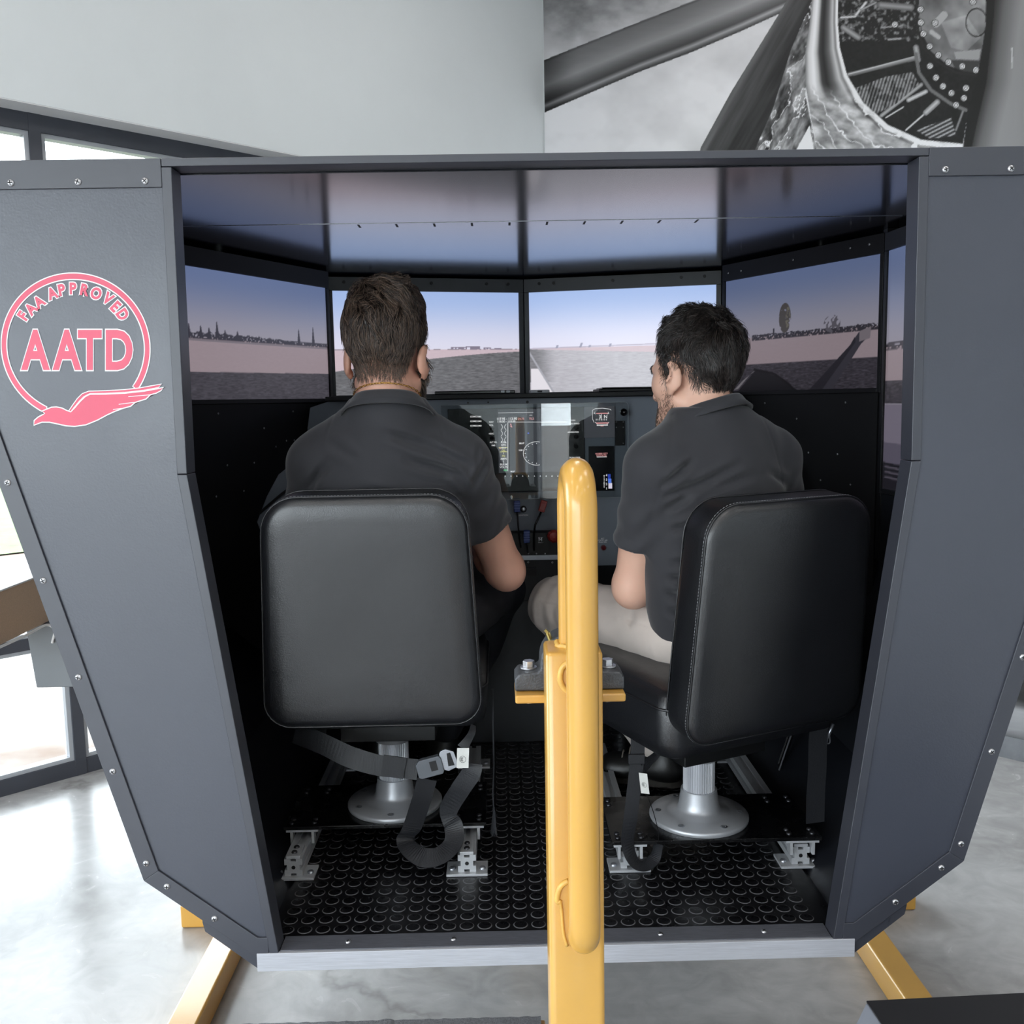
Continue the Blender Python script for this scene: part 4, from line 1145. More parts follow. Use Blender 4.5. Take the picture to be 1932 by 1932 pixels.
# console below the quadrant
M_cons = mat('console_dark', (30, 32, 36), .5, var=.08, vscale=7)
con = thing('centre_console', (PB(1000, 1200)[0], YP, ZF), 'dark centre console below the engine levers', 'console')
mb = MB(); (a, z) = PB(880, 1051); (b, _) = PB(1105, 1051); mb.box((a, YP - .05, 1.02), (b, YP - .001, z)); c0 = mb.build('console_head', M_cons, con, bevel=.002)
mb = MB(); mb.box((a, YP - .02, ZF), (b, YP - .001, 1.018)); mb.build('console_body', M_cons, con, bevel=.002)
for x, y in ((998, 1055.5), (1043, 1056)): aa, zz_ = PB(x, y); screw(c0, (aa - .004, YP - .05, zz_), x, None, .5)
(aa, za), (bb, zb_) = PB(992, 1069), PB(1011, 1080)
mb = MB(); mb.box((aa, YP - .0515, zb_), (bb, YP - .05, za)); mb.build('console_slot', M_black, c0); ptxt('AVIONICS', 1001, 1065.5, 3, M_lcd, c0, .0506)
# control yokes ahead of the pilots (seen past their sides)
for s, lab in ((-1, 'control yoke ahead of the bearded pilot, mostly hidden'), (1, 'control yoke ahead of the curly haired pilot, mostly hidden')):
    x0 = hx(s, .37); t = thing('control_yoke', (x0, YP - .16, 1.30), lab, 'yoke')
    mb = MB(); mb.cyl((x0, YP - .001, 1.30), (x0, YP - .17, 1.30), .014, 14); mb.build('shaft', M_alu, t, smooth=True)
    w = .14 if s < 0 else .09
    mb = MB(); mb.tube(bez([(x0 - w, YP - .19, 1.39), (x0 - w - .005, YP - .185, 1.33), (x0 - w * .7, YP - .18, 1.29), (x0, YP - .178, 1.295), (x0 + w * .7, YP - .18, 1.29), (x0 + w + .005, YP - .185, 1.33), (x0 + w, YP - .19, 1.39)], 6), .015, 10); mb.build('handles', M_black, t, smooth=True)

# grey side consoles beside each pilot
for s in (-1, 1):
    t = thing('side_console', (hx(s, .72), 2.62, ZF + .01), 'grey side console beside the %s pilot' % ('bearded' if s < 0 else 'curly haired'), 'console')
    pts = [(.52, 1.45), (.60, 1.47), (.66, 1.46), (.70, 1.43), (.735, 1.37), (.765, 1.30), (.74, 1.22), (.69, 1.14), (.66, 1.05), (.52, 1.05)]
    mb = MB(); mb.prism([(hx(s, h), z) for h, z in pts], 'y', 2.60, 2.63); mb.build('console_face', M_panel, t, bevel=.002)
    mb = MB(); mb.box((min(hx(s, .60), hx(s, .64)), 2.61, .632), (max(hx(s, .60), hx(s, .64)), 2.63, 1.05)); mb.build('console_post', M_black, t)
    mb = MB(); mb.tube(bez([(hx(s, .62), 2.597, 1.42), (hx(s, .68), 2.594, 1.385), (hx(s, .755), 2.594, 1.325)], 5), .004, 6); mb.build('console_cable', M_black, t)
# ================================================================== rubber stud mat
def speckle_mat(name, rgb, rough):
    m = mat(name, rgb, rough, var=.25, vscale=18, rvar=.12)
    nt = m.node_tree; b = nt.nodes['Principled BSDF']
    tc = nt.nodes.new('ShaderNodeTexCoord'); geo = nt.nodes.new('ShaderNodeNewGeometry')
    v = nt.nodes.new('ShaderNodeTexVoronoi'); v.inputs['Scale'].default_value = 95; nt.links.new(geo.outputs['Position'], v.inputs['Vector'])
    n = nt.nodes.new('ShaderNodeTexNoise'); n.inputs['Scale'].default_value = 9; nt.links.new(geo.outputs['Position'], n.inputs['Vector'])
    r = nt.nodes.new('ShaderNodeValToRGB'); r.color_ramp.elements[0].position = .0; r.color_ramp.elements[0].color = (1, 1, 1, 1)
    r.color_ramp.elements[1].position = .10; r.color_ramp.elements[1].color = (0, 0, 0, 1)
    nt.links.new(v.outputs['Distance'], r.inputs['Fac'])
    r2 = nt.nodes.new('ShaderNodeValToRGB'); r2.color_ramp.elements[0].position = .5; r2.color_ramp.elements[1].position = .62
    nt.links.new(n.outputs['Fac'], r2.inputs['Fac'])
    mu = nt.nodes.new('ShaderNodeMath'); mu.operation = 'MULTIPLY'
    nt.links.new(r.outputs['Color'], mu.inputs[0]); nt.links.new(r2.outputs['Color'], mu.inputs[1])
    mx = nt.nodes.new('ShaderNodeMix'); mx.data_type = 'RGBA'
    old = b.inputs['Base Color'].links[0].from_socket
    nt.links.new(mu.outputs[0], mx.inputs['Factor']); nt.links.new(old, mx.inputs['A']); mx.inputs['B'].default_value = (.35, .35, .36, 1)
    nt.links.new(mx.outputs['Result'], b.inputs['Base Color'])
    return m
M_rub = speckle_mat('rubber_mat', (17, 17, 20), .36)
M_stud = speckle_mat('rubber_stud', (15, 15, 18), .30)
rmat = thing('rubber_mat', (XC, 1.785, ZF - .008), 'black studded rubber mat on the cab floor', 'mat')
mb = MB(); mb.box((hx(-1, .565), YB + .0525, .5618), (hx(1, .565), 2.975, ZF)); mb.build('mat_sheet', M_rub, rmat)
def stud_mesh(r=.0150, h=.0008, n=14):
    mb = MB(); rings = []
    for rr, z in ((r, 0), (r - .0020, h), (r - .0030, h)):
        rings.append([(rr * math.cos(2 * PI * k / n), rr * math.sin(2 * PI * k / n), z) for k in range(n)])
    vs = [p for q in rings for p in q]; fs = []
    mb.cur = 1; mb.add(vs[:2 * n], [(k, (k + 1) % n, n + (k + 1) % n, n + k) for k in range(n)])
    mb.cur = 0; mb.add(vs[n:2 * n], [tuple(range(n))]); return mb
M_rim = mat('dusty_stud_edge', (92, 92, 96), .6, var=.3, vscale=40)  # paler grey ring round the edge of each stud
SM = stud_mesh(); sme = SM.mesh('stud'); sme.materials.append(M_stud); sme.materials.append(M_rim)
pitch = .0362; studs = []
for j in range(33):
    y = 1.80 + pitch * j
    if y > 2.95: break
    for i in range(-15, 16):
        x = XC + pitch * i + .004
        if abs(x - XC) > .545: continue
        studs.append((x, y))
near = studs[:300]; rest = studs[300:]
for x, y in near: put_mesh('stud', sme, rmat, Matrix.Translation((x, y, ZF)))
mb = MB()
for x, y in rest:
    mb.v += [(p[0] + x, p[1] + y, p[2] + ZF) for p in SM.v]; b_ = len(mb.v) - len(SM.v); mb.f += [tuple(i + b_ for i in q) for q in SM.f]; mb.mi += SM.mi
tag(mb.build('stud_field', [M_stud, M_rim], rmat), kind='stuff')

# ================================================================== seats
def leather():
    m = mat('black_leather', (22, 23, 27), .37, var=.10, vscale=6, spec=.85, rvar=.05)
    nt = m.node_tree; b = nt.nodes['Principled BSDF']
    geo = nt.nodes.new('ShaderNodeTexCoord')
    v = nt.nodes.new('ShaderNodeTexVoronoi'); v.inputs['Scale'].default_value = 420; nt.links.new(geo.outputs['Object'], v.inputs['Vector'])
    n = nt.nodes.new('ShaderNodeTexNoise'); n.inputs['Scale'].default_value = 30; n.inputs['Detail'].default_value = 4; nt.links.new(geo.outputs['Object'], n.inputs['Vector'])
    ad = nt.nodes.new('ShaderNodeMath'); ad.operation = 'MULTIPLY_ADD'; ad.inputs[1].default_value = .35
    nt.links.new(v.outputs['Distance'], ad.inputs[0]); nt.links.new(n.outputs['Fac'], ad.inputs[2])
    bp = nt.nodes.new('ShaderNodeBump'); bp.inputs['Strength'].default_value = .16; bp.inputs['Distance'].default_value = .003
    nt.links.new(ad.outputs[0], bp.inputs['Height']); nt.links.new(bp.outputs['Normal'], b.inputs['Normal'])
    return m
M_lea = leather()
M_thread = mat('pale_thread', (150, 152, 156), .6)
M_satin = mat('satin_silver', (190, 192, 197), .38, .45, var=.05, vscale=20, bump=.04, bscale=400)
M_rib = mat('ribbed_silver', (206, 208, 214), .35, .4, var=.05, vscale=20)

def rrect(w0, w1, h, rb, rt, n=7, inset=0.0):
    """tapered rounded rectangle, bottom width w0, top width w1; centre bottom at (0,0)"""
    w0, w1 = w0 / 2 - inset, w1 / 2 - inset; b, t = inset, h - inset
    rb, rt = max(rb - inset, .004), max(rt - inset, .004)
    def wx(z): return w0 + (w1 - w0) * (z - b) / (t - b)
    pts = []
    for cx, cz, r, a0 in ((wx(b + rb) - rb, b + rb, rb, -PI / 2), (wx(t - rt) - rt, t - rt, rt, 0)):
        for k in range(n): a = a0 + PI / 2 * k / (n - 1); pts.append((cx + r * math.cos(a), cz + r * math.sin(a)))
    return pts + [(-x, z) for x, z in pts[::-1]]

def make_seat(col, theta, label, back_off, recline, zb, group):
    t = thing('pilot_seat', (col[0], col[1], .6465), label, 'seat', group)
    T = Matrix.Translation((col[0], col[1], 0)) @ Matrix.Rotation(theta, 4, 'Z')
    # pedestal
    mb = MB(); mb.T = T; mb.lathe([(.001, .6465), (.113, .6465), (.1145, .650), (.1145, .655), (.112, .6585), (.075, .663), (.052, .668), (.047, .676), (.045, .690), (.0425, .706), (.0415, .716)], n=56)
    base = mb.build('pedestal_base', M_satin, t, smooth=True); autosmooth(base.data, 60)
    for k in range(6):
        a = 2 * PI * k / 6 - PI / 2; mb = MB(); mb.T = T
        c = (.094 * math.cos(a), .094 * math.sin(a)); mb.lathe([(.0075, .660), (.0085, .6612), (.0055, .6622), (.003, .6608)], (c[0], c[1], 0), 12); mb.build('base_screw', M_alu, base)
    ztop = zb - .115
    mb = MB(); mb.T = T; nf = 40; rings = []
    for z in (.712, ztop - .028):
        q = []
        for k in range(nf * 4):
            a = 2 * PI * k / (nf * 4); q.append(((.0365 - (.0020 if k % 4 in (2, 3) else 0)) * math.cos(a), (.0365 - (.0020 if k % 4 in (2, 3) else 0)) * math.sin(a), z))
        rings.append(q)
    mb.loft(rings); mb.build('pedestal_column', M_rib, t)
    mb = MB(); mb.T = T; mb.lathe([(.038, ztop - .032), (.043, ztop - .030), (.0445, ztop - .010), (.0445, ztop)], n=36); mb.build('pedestal_collar', M_satin, t, smooth=True)
    mb = MB(); mb.T = T; mb.box((-.11, -.10, ztop), (.11, .14, ztop + .062)); mb.build('slide_plate', M_black, t, bevel=.002)
    # cushion
    zc0, zc1 = ztop + .062, 1.035
    rings = []
    for f, z in ((.035, zc0), (.008, zc0 + .012), (0, zc0 + .04), (0, zc1 - .045), (.006, zc1 - .02), (.022, zc1 - .006), (.06, zc1)):
        o = rrect(.465, .465, .47, .05, .07, 7, f); rings.append([(x, y - .215, z) for x, y in o])
    mb = MB(); mb.T = T; mb.loft(rings); cu = mb.build('seat_cushion', M_lea, t, smooth=True)
    o = rrect(.465, .465, .47, .05, .07, 7, -.001); mb = MB(); mb.T = T; mb.tube([(x, y - .215, zc1 - .04) for x, y in o], .0028, 6, closed=True); mb.build('cushion_piping', M_lea, cu, smooth=True)
    # backrest
    R = T @ Matrix.Translation((0, -back_off, zb)) @ Matrix.Rotation(recline, 4, 'X')
    H = .485; th = .105; rings = []
    for f, y in ((.19, .001), (.12, -.0005), (.05, -.001), (.020, .001), (.008, .005), (.002, .012), (0, .022), (0, th - .03), (.004, th - .016), (.016, th - .004), (.05, th + .004), (.12, th + .010), (.19, th + .012)):
        rings.append([(x, y, z) for x, z in rrect(.452, .405, H, .055, .075, 8, f)])
    mb = MB(); mb.T = R; mb.loft(rings); bk = mb.build('backrest', M_lea, t, smooth=True)
    for yy, nm in ((.013, 'rear_piping'), (th - .02, 'front_piping')):
        o = rrect(.452, .405, H, .055, .075, 8, .0005); mb = MB(); mb.T = R; mb.tube([(x, yy, z) for x, z in o], .0017, 6, closed=True); mb.build(nm, M_lea, bk, smooth=True)
    # stitches beside the rear piping
    o = rrect(.452, .405, H, .055, .075, 16, -.0008); mb = MB(); mb.T = R; P = [np.array(p) for p in o]; P.append(P[0])
    acc = 0.0
    for p, q in zip(P[:-1], P[1:]):
        L = np.linalg.norm(q - p); k = 0
        m = max(1, int(round(L / .0065)))
        for k in range(m):
            a = p + (q - p) * (k + .12) / m; b = p + (q - p) * (k + .72) / m
            mb.tube([(a[0], .0175, a[1]), (b[0], .0175, b[1])], .0005, 4)
    mb.build('stitching', M_thread, bk)
    # cross seam on the side facings near the top
    for sx in (-1, 1):
        mb = MB(); mb.T = R; mb.tube([(sx * (.2045), .02, H - .095), (sx * .2055, .05, H - .096), (sx * .2045, th - .022, H - .097)], .0012, 5); mb.build('facing_seam', M_black, bk)
    return t, T, R
COL_L, COL_R = (-.269, 2.222), (.452, 2.110)
TH_R = math.radians(24)
make_seat(COL_L, 0.0, 'black leather pilot seat with the bearded pilot in it', .335, math.radians(5), .955, 'pilot seats')
make_seat(COL_R, TH_R, 'black leather pilot seat turned inwards with the curly haired pilot in it', .275, math.radians(5), .935, 'pilot seats')

# mounting frames on the floor
def bolt_mesh(r=.0075, h=.005):
    mb = MB(); mb.lathe([(r, 0), (r, h * .35), (r * .8, h * .8), (r * .45, h), (.0005, h * 1.02)], n=12)
    me = mb.mesh('bolt'); me.materials.append(M_alu); autosmooth(me, 60); return me
BOLT = bolt_mesh(); BOLTD = BOLT.copy(); BOLTD.materials[0] = mat('dark_bolt', (70, 70, 74), .35, .8)
def bolt(parent, p, me=BOLT, sc=1.0, rot=None):
    M = Matrix.Translation(Vector(p)) @ (rot or Matrix.Identity(4)) @ Matrix.Scale(sc, 4); return put_mesh('bolt', me, parent, M)
M_ext = mat('extruded_aluminium', (200, 202, 206), .40, .45, var=.06, vscale=14, stretch=(30, 2, 30))
M_bplate = speckle_mat('black_mount_plate', (13, 13, 15), .26)
def mount(col, xs, label):
    t = thing('seat_mount', (col[0], col[1], ZF), label, 'seat mount', 'seat mounting frames')
    yb = 2.68
    for x in xs:
        mb = MB(); w = .020; z0 = ZF + .0065
        # T-slot profile: square with slots
        pr = [(-w, 0), (-.006, 0), (-.006, .006), (.006, .006), (.006, 0), (w, 0), (w, .014), (w - .006, .014), (w - .006, .026), (w, .026), (w, .040), (.006, .040), (.006, .034), (-.006, .034), (-.006, .040), (-w, .040), (-w, .026), (-w + .006, .026), (-w + .006, .014), (-w, .014)]
        mb.prism([(x + a, z0 + b) for a, b in pr], 'y', 2.008, yb); r = mb.build('rail', M_ext, t)
        mb = MB()
        mb.cyl((x, 2.0075, z0 + .02), (x, 2.009, z0 + .02), .0045, 10); mb.build('rail_bore', M_black, r)
        mb = MB(); mb.box((x - .0155, 2.007, z0 + .0402), (x + .0155, 2.066, z0 + .0475)); cp = mb.build('rail_clamp', M_ext, t, bevel=.001)
        for y in (2.024, 2.048): bolt(cp, (x, y, z0 + .0475), BOLTD, .9)
        for y in (1.998, yb - .06):
            mb = MB(); mb.box((x - .046, y, ZF + .0005), (x + .046, y + .062, ZF + .0062)); f = mb.build('foot_plate', M_ext, t, bevel=.0008)
            for sx in (-1, 1): bolt(f, (x + sx * .034, y + .026, ZF + .0062))
        y0 = col[1] - .117
        for y in (y0 + .002, col[1] + .09):
            mb = MB(); mb.box((x - .037, y, .632), (x + .037, y + .026, .6375)); k = mb.build('rail_bracket', M_ext, t, bevel=.0006)
            for sx in (-1, 1): mb = MB(); mb.box((x + sx * .0245 - .003, y + .001, .604), (x + sx * .0245 + .003, y + .025, .632)); mb.build('bracket_leg', M_ext, k)
    mb = MB(); mb.box((xs[0] - .042, col[1] - .117, .6378), (xs[1] + .042, col[1] + .122, .6462)); pl = mb.build('mount_plate', M_bplate, t, bevel=.001)
    for x in xs:
        for y in (col[1] - .098, col[1] - .078, col[1] + .075, col[1] + .098):
            for dx in (-.026, .026): bolt(pl, (x + dx, y, .6462), BOLTD, .85)
    return t
mount(COL_L, (-.474, -.088), 'aluminium rail mount with black plate under the bearded pilot\'s seat')
mr = mount(COL_R, (.276, .660), 'aluminium rail mount with black plate under the turned seat')

# ================================================================== seat belts
M_web = mat('black_webbing', (32, 33, 37), .5, var=.12, vscale=40, bump=.25, bscale=900, stretch=(1, 1, .2))
M_tagw = mat('white_tag', (222, 222, 218), .7, var=.06, vscale=30, bump=.3, bscale=40)
M_buck = mat('buckle_grey', (98, 102, 108), .45, .2, var=.05, vscale=30)
def strap(name, pxs, m, parent, w, wdir=(1, 0, 0), th=.0016, n=8):
    """pxs: (px, py, Y) along the strap"""
    P = [tuple(atY(x, y, Y)) for x, y, Y in pxs]; Q = bez(P, n)
    wd = wdir
    if isinstance(wdir, list):
        W_ = bez(wdir, n); wd = [tuple(q) for q in W_]
    mb = MB(); mb.ribbon(Q, wd, w, th); o = mb.build(name, m, parent, smooth=False)
    # woven ridges along both edges
    mb = MB()
    return o
def ccc_tag(parent, c, ux, uz, w, h):
    """white cloth tag with its ringed CCC mark; c centre, ux / uz its axes"""
    ux, uz = Vector(ux).normalized(), Vector(uz).normalized(); nn = ux.cross(uz); c = Vector(c)
    if nn.y > 0: nn = -nn
    mb = MB(); k = [(-.5, -.5), (.5, -.46), (.52, .5), (-.48, .47)]
    mb.add([tuple(c + ux * a * w + uz * b * h + nn * .0009) for a, b in k] + [tuple(c + ux * a * w + uz * b * h) for a, b in k], [(0, 1, 2, 3), (4, 5, 6, 7), (0, 1, 5, 4), (1, 2, 6, 5), (2, 3, 7, 6), (3, 0, 4, 7)])
    tg = mb.build('care_tag', M_tagw, parent)
    M_ink = mat('tag_ink', (40, 40, 42), .7)
    mb = MB(); r = w * .27; cc = c - uz * h * .06 + nn * .0013
    def arc(cx, cy, rr, a0, a1, wd, n=20, sy=1.0):
        pr = None
        for a in np.linspace(a0, a1, n):
            o1 = cc + ux * (cx + (rr + wd) * math.cos(a)) + uz * (cy + (rr + wd) * sy * math.sin(a)); o2 = cc + ux * (cx + rr * math.cos(a)) + uz * (cy + rr * sy * math.sin(a))
            if pr: mb.add([tuple(pr[0]), tuple(o1), tuple(o2), tuple(pr[1])], [(0, 1, 2, 3)])
            pr = (o1, o2)
    arc(0, 0, r * .95, 0, 2 * PI, r * .10, 30, 1.05)
    for dx in (-.02, .26, .54): arc(r * (dx - .18), 0, r * .42, PI * .62, PI * 1.38, r * .13, 10, 1.35)
    mb.build('tag_mark', M_ink, tg)
    return tg
# left belt: buckled across below the backrest
lb = thing('seat_belt', tuple(atY(800, 1630, 2.03)), 'buckled black seat belt with white tag hanging below the bearded pilot\'s seat', 'seat belt', 'seat belts')
strap('lap_strap', [(556, 1383, 2.06), (610, 1404, 2.03), (660, 1428, 2.01), (715, 1444, 2.0), (752, 1448, 2.0), (788, 1452, 1.998)], M_web, lb, .046, [(.2, .1, 1), (.1, .2, 1), (.06, .3, 1), (.05, .1, 1), (0, 0, 1), (.1, .1, 1)])
o = strap('stitched_fold', [(722, 1444, 1.997), (752, 1448, 1.996), (764, 1450, 1.996)], M_web, lb, .048, (0, 0, 1), .003)
# buckle
p = np.array(atY(812, 1446, 1.995)); a = math.radians(14)
mb = MB(); mb.T = Matrix.Translation(Vector(p)) @ Matrix.Rotation(-a, 4, 'Y')
mb.prism([(-.030, -.017), (-.024, -.021), (.024, -.021), (.028, -.014), (.028, .014), (.024, .021), (-.020, .021), (-.030, .012)], 'y', -.008, .008); bk = mb.build('buckle', M_buck, lb, bevel=.002)
mb = MB(); mb.T = Matrix.Translation(Vector(p)) @ Matrix.Rotation(-a, 4, 'Y'); mb.box((.001, -.0088, -.009), (.016, -.0078, .013)); mb.build('release_button', M_black, bk)
p = np.array(atY(848, 1433, 1.995))
mb = MB(); mb.T = Matrix.Translation(Vector(p)) @ Matrix.Rotation(-a, 4, 'Y')
mb.prism([(-.019, -.018), (-.008, -.024), (.012, -.020), (.016, -.008), (.014, .016), (-.002, .026), (-.014, .024), (-.019, .018)], 'y', -.003, .003); tng = mb.build('latch_tongue', M_alu, lb, bevel=.0012)
mb = MB(); mb.T = Matrix.Translation(Vector(p)) @ Matrix.Rotation(-a, 4, 'Y'); mb.prism([(-.006, -.013), (.008, -.014), (.006, .016), (-.002, .016)], 'y', -.0036, -.0028); mb.build('tongue_slot', M_black, tng)
strap('anchor_strap', [(893, 1368, 2.02), (890, 1383, 2.005), (880, 1400, 1.998), (872, 1412, 1.994)], M_web, lb, [.012 + .0005 * i for i in range(25)], [(.6, .8, .2), (.8, .5, .2), (1, .2, .1), (1, 0, .3)])
ccc_tag(lb, tuple(atY(873, 1430, 1.990)), (1, 0, -.08), (.04, 0, 1), .026, .047)
strap('tail_strap', [(806, 1470, 2.0), (795, 1510, 2.01), (778, 1560, 2.03), (766, 1580, 2.035), (772, 1600, 2.01), (800, 1618, 1.985), (830, 1614, 1.985), (855, 1590, 2.01), (856, 1560, 2.035), (846, 1530, 2.04), (868, 1490, 2.02), (888, 1460, 2.01), (892, 1440, 2.01)], M_web, lb, .043,
      [(1, .1, -.2), (1, .1, -.2), (1, .2, -.2), (1, .6, 0), (.8, .8, .3), (0, .9, .8), (-.3, .9, .6), (-1, .3, .1), (-1, .2, .1), (-1, .4, .1), (-1, .3, 0), (-.9, .2, 0), (-1, 0, 0)])
# right seat: inboard belt with tag, outboard loose strap
rb = thing('seat_belt', tuple(atY(1205, 1640, 1.99)), 'loose black seat belt looped to the floor on the inner side of the turned seat', 'seat belt', 'seat belts')
strap('main_strap', [(1216, 1282, 2.00), (1208, 1300, 1.975), (1203, 1350, 1.965), (1203, 1420, 1.965), (1198, 1470, 1.965), (1190, 1540, 1.97), (1184, 1590, 1.985), (1196, 1625, 1.985), (1216, 1634, 1.985), (1236, 1618, 2.0), (1243, 1592, 2.01)], M_web, rb, .030,
      [(1, .3, -.3), (1, .1, -.2), (1, 0, 0), (1, 0, 0), (1, 0, 0), (1, 0, 0), (1, .3, .2), (.7, .8, .3), (.1, 1, .3), (-.3, 1, .4), (-.5, 1, .2)])
mb = MB(); c = Vector(tuple(atY(1201, 1432, 1.962))); mb.cbox(c, (.036, .008, .022)); mb.build('strap_keeper', M_web, rb, bevel=.002)
strap('short_strap', [(1212, 1448, 1.966), (1228, 1434, 1.975), (1244, 1420, 2.0), (1252, 1408, 2.03)], M_web, rb, .028, (.3, 0, 1))
ccc_tag(rb, tuple(atY(1215, 1478, 1.958)), (1, 0, -.25), (-.12, 0, 1), .019, .048)
strap('side_facing_strap', [(1236, 1272, 2.06), (1222, 1290, 2.02), (1215, 1340, 1.985), (1214, 1400, 1.98), (1208, 1430, 1.978)], M_web, rb, .022, (.3, 1, 0))
mb = MB(); mb.tube(bez([tuple(atY(x, y, Y)) for x, y, Y in ((1221, 1500, 1.962), (1232, 1530, 1.968), (1241, 1565, 1.98), (1243, 1590, 2.0))], 5), .0009, 5); mb.build('tag_thread', M_black, rb)
ob = thing('seat_belt', tuple(atY(1540, 1552, 2.03)), 'black belt strap hanging straight down on the outer side of the turned seat', 'seat belt', 'seat belts')
strap('hanging_strap', [(1546, 1362, 2.06), (1543, 1400, 2.05), (1542, 1450, 2.045), (1539, 1500, 2.045), (1538, 1552, 2.05)], M_web, ob, .044, (1, .15, 0), .002)
mb = MB(); mb.tube([tuple(atY(x, y, 2.06)) for x, y in ((1572, 1366), (1566, 1380), (1562, 1392))], .0035, 8); mb.build('hook', M_alu, ob, smooth=True)
mb = MB(); mb.tube(bez([tuple(atY(x, y, 2.06)) for x, y in ((1562, 1392), (1560, 1402), (1566, 1400), (1564, 1380))], 4), .0016, 6); mb.build('hook_eye', M_alu, ob)
# thin cords hanging on the inner side of the left seat
cord = thing('hanging_cord', tuple(atZ(932, 1580, ZF)), 'thin frayed dark cord hanging from the left seat to the floor', 'cord')
mb = MB(); mb.tube(bez([tuple(atY(x, y, 2.06)) for x, y in ((930, 1300), (931, 1370), (932, 1440), (930, 1500), (934, 1540))], 5), .0014, 6); mb.build('cord_strand', M_web, cord)
mb = MB(); mb.tube(bez([tuple(atY(x, y, 2.065)) for x, y in ((928, 1300), (930, 1380), (931, 1450), (931, 1520), (929, 1566))], 5), .0012, 6); mb.build('cord_strand', M_web, cord)
mb = MB()
for k in range(14):
    e = atY(926 + k * .9, 1572 + (k % 3) * 3, 2.06); s_ = atY(931 + (k % 4), 1530 + 3 * k % 11, 2.06); mb.tube([tuple(s_), tuple(e)], .0007, 4)
mb.build('frayed_end', M_web, cord)

# cup and clutter on the floor ahead of the right seat
def hexcup():
    m = mat('cup_grey', (120, 122, 124), .5, var=.05)
    nt = m.node_tree; b = nt.nodes['Principled BSDF']; tc = nt.nodes.new('ShaderNodeTexCoord')
    v = nt.nodes.new('ShaderNodeTexVoronoi'); v.feature = 'DISTANCE_TO_EDGE'; v.inputs['Scale'].default_value = 42; v.inputs['Randomness'].default_value = .35
    nt.links.new(tc.outputs['Object'], v.inputs['Vector']); r = nt.nodes.new('ShaderNodeValToRGB')
    r.color_ramp.elements[0].position = .05; r.color_ramp.elements[0].color = (.75, .75, .76, 1); r.color_ramp.elements[1].position = .07; r.color_ramp.elements[1].color = (*lin((104, 106, 110)), 1)
    nt.links.new(v.outputs['Distance'], r.inputs['Fac']); nt.links.new(r.outputs['Color'], b.inputs['Base Color']); return m
p = atZ(1417, 1414, ZF + .001); p[0] -= .018
cup = thing('tumbler', (p[0], p[1], ZF + .0015), 'grey tumbler with white hexagon pattern on the floor behind the turned seat', 'cup')
mb = MB(); mb.lathe([(.001, 0), (.026, 0), (.029, .004), (.033, .06), (.036, .12), (.0365, .125), (.034, .125), (.031, .06), (.027, .008), (.001, .007)], (p[0], p[1], ZF + .0015), 32); mb.build('cup_body', hexcup(), cup, smooth=True)
p = atZ(960, 1362, ZF + .001); fb = thing('floor_stud_plate', (p[0], p[1], ZF), 'round black floor plate with a bright stud ahead of the seats', 'floor fitting')
mb = MB(); mb.lathe([(.001, .0012), (.045, .0012), (.045, .004), (.04, .005), (.001, .005)], (p[0], p[1], ZF), 28); mb.build('plate', M_black, fb)
mb = MB(); mb.lathe([(.006, .005), (.006, .010), (.003, .012), (.003, .022), (.0045, .024), (.001, .028)], (p[0], p[1], ZF), 12); mb.build('stud_pin', M_alu, fb)
# pedal boxes in the footwell
for s, lab in ((-1, 'black rudder pedals in the footwell of the bearded pilot'), (1, 'black rudder pedals in the footwell of the curly haired pilot')):
    t = thing('rudder_pedals', (hx(s, .37), 2.9, ZF), lab, 'pedals')
    for dx in (-.09, .09):
        mb = MB(); mb.T = Matrix.Translation((hx(s, .37) + dx, 2.90, ZF + .12)) @ Matrix.Rotation(math.radians(-55), 4, 'X'); mb.box((-.05, -.09, -.006), (.05, .09, .006)); pd = mb.build('pedal', M_black, t, bevel=.002)
        mb = MB(); mb.cyl((hx(s, .37) + dx, 2.93, ZF + .001), (hx(s, .37) + dx, 2.905, ZF + .11), .008, 10); mb.build('pedal_arm', M_alu, t)
# slanted black bracket by the right wall
br = thing('wall_bracket', tuple(atZ(1475, 1455, ZF)), 'slanted black bracket with bright edge on the floor by the right wall', 'bracket')
A_, B_ = np.array(atY(1497, 1372, 2.5)), np.array(atY(1472, 1445, 2.46))
mb = MB(); mb.ribbon([tuple(A_), tuple((A_ + B_) / 2), tuple(B_)], (.6, .8, .1), .05, .004); bb = mb.build('bracket_web', M_black, br)
mb = MB(); mb.tube([tuple(A_ + np.array([-.012, -.03, 0])), tuple(B_ + np.array([-.012, -.03, 0]))], .0022, 6); mb.build('bracket_edge', M_alu, bb)
mb = MB(); mb.tube([tuple(B_), (float(B_[0]), float(B_[1]), ZF + .004)], .006, 8); mb.build('bracket_foot', M_black, br)

# ================================================================== yellow boarding post and base frame
post = thing('boarding_post', (XC, 1.258, 0), 'yellow square steel post with looped tube handrail in front of the doorway', 'post')
PX, PY = .0955, 1.262; PWH = .0762 / 2
def sq(cx, cy, h, r=.009, n=5):
    q = []
    for sx, sy, a0 in ((1, 1, 0), (-1, 1, PI / 2), (-1, -1, PI), (1, -1, 3 * PI / 2)):
        for k in range(n): a = a0 + PI / 2 * k / (n - 1); q.append((cx + sx * (h - r) + r * math.cos(a), cy + sy * (h - r) + r * math.sin(a)))
    return q
ZPT = 1.286
rings = [[(x, y, z) for x, y in sq(PX, PY, PWH - f)] for z, f in ((0.0, 0), (ZPT - .004, 0), (ZPT - .001, .0015), (ZPT, .005))]
mb = MB(); mb.loft(rings); o = mb.build('post_tube', M_yellow, post, smooth=True); autosmooth(o.data, 50)
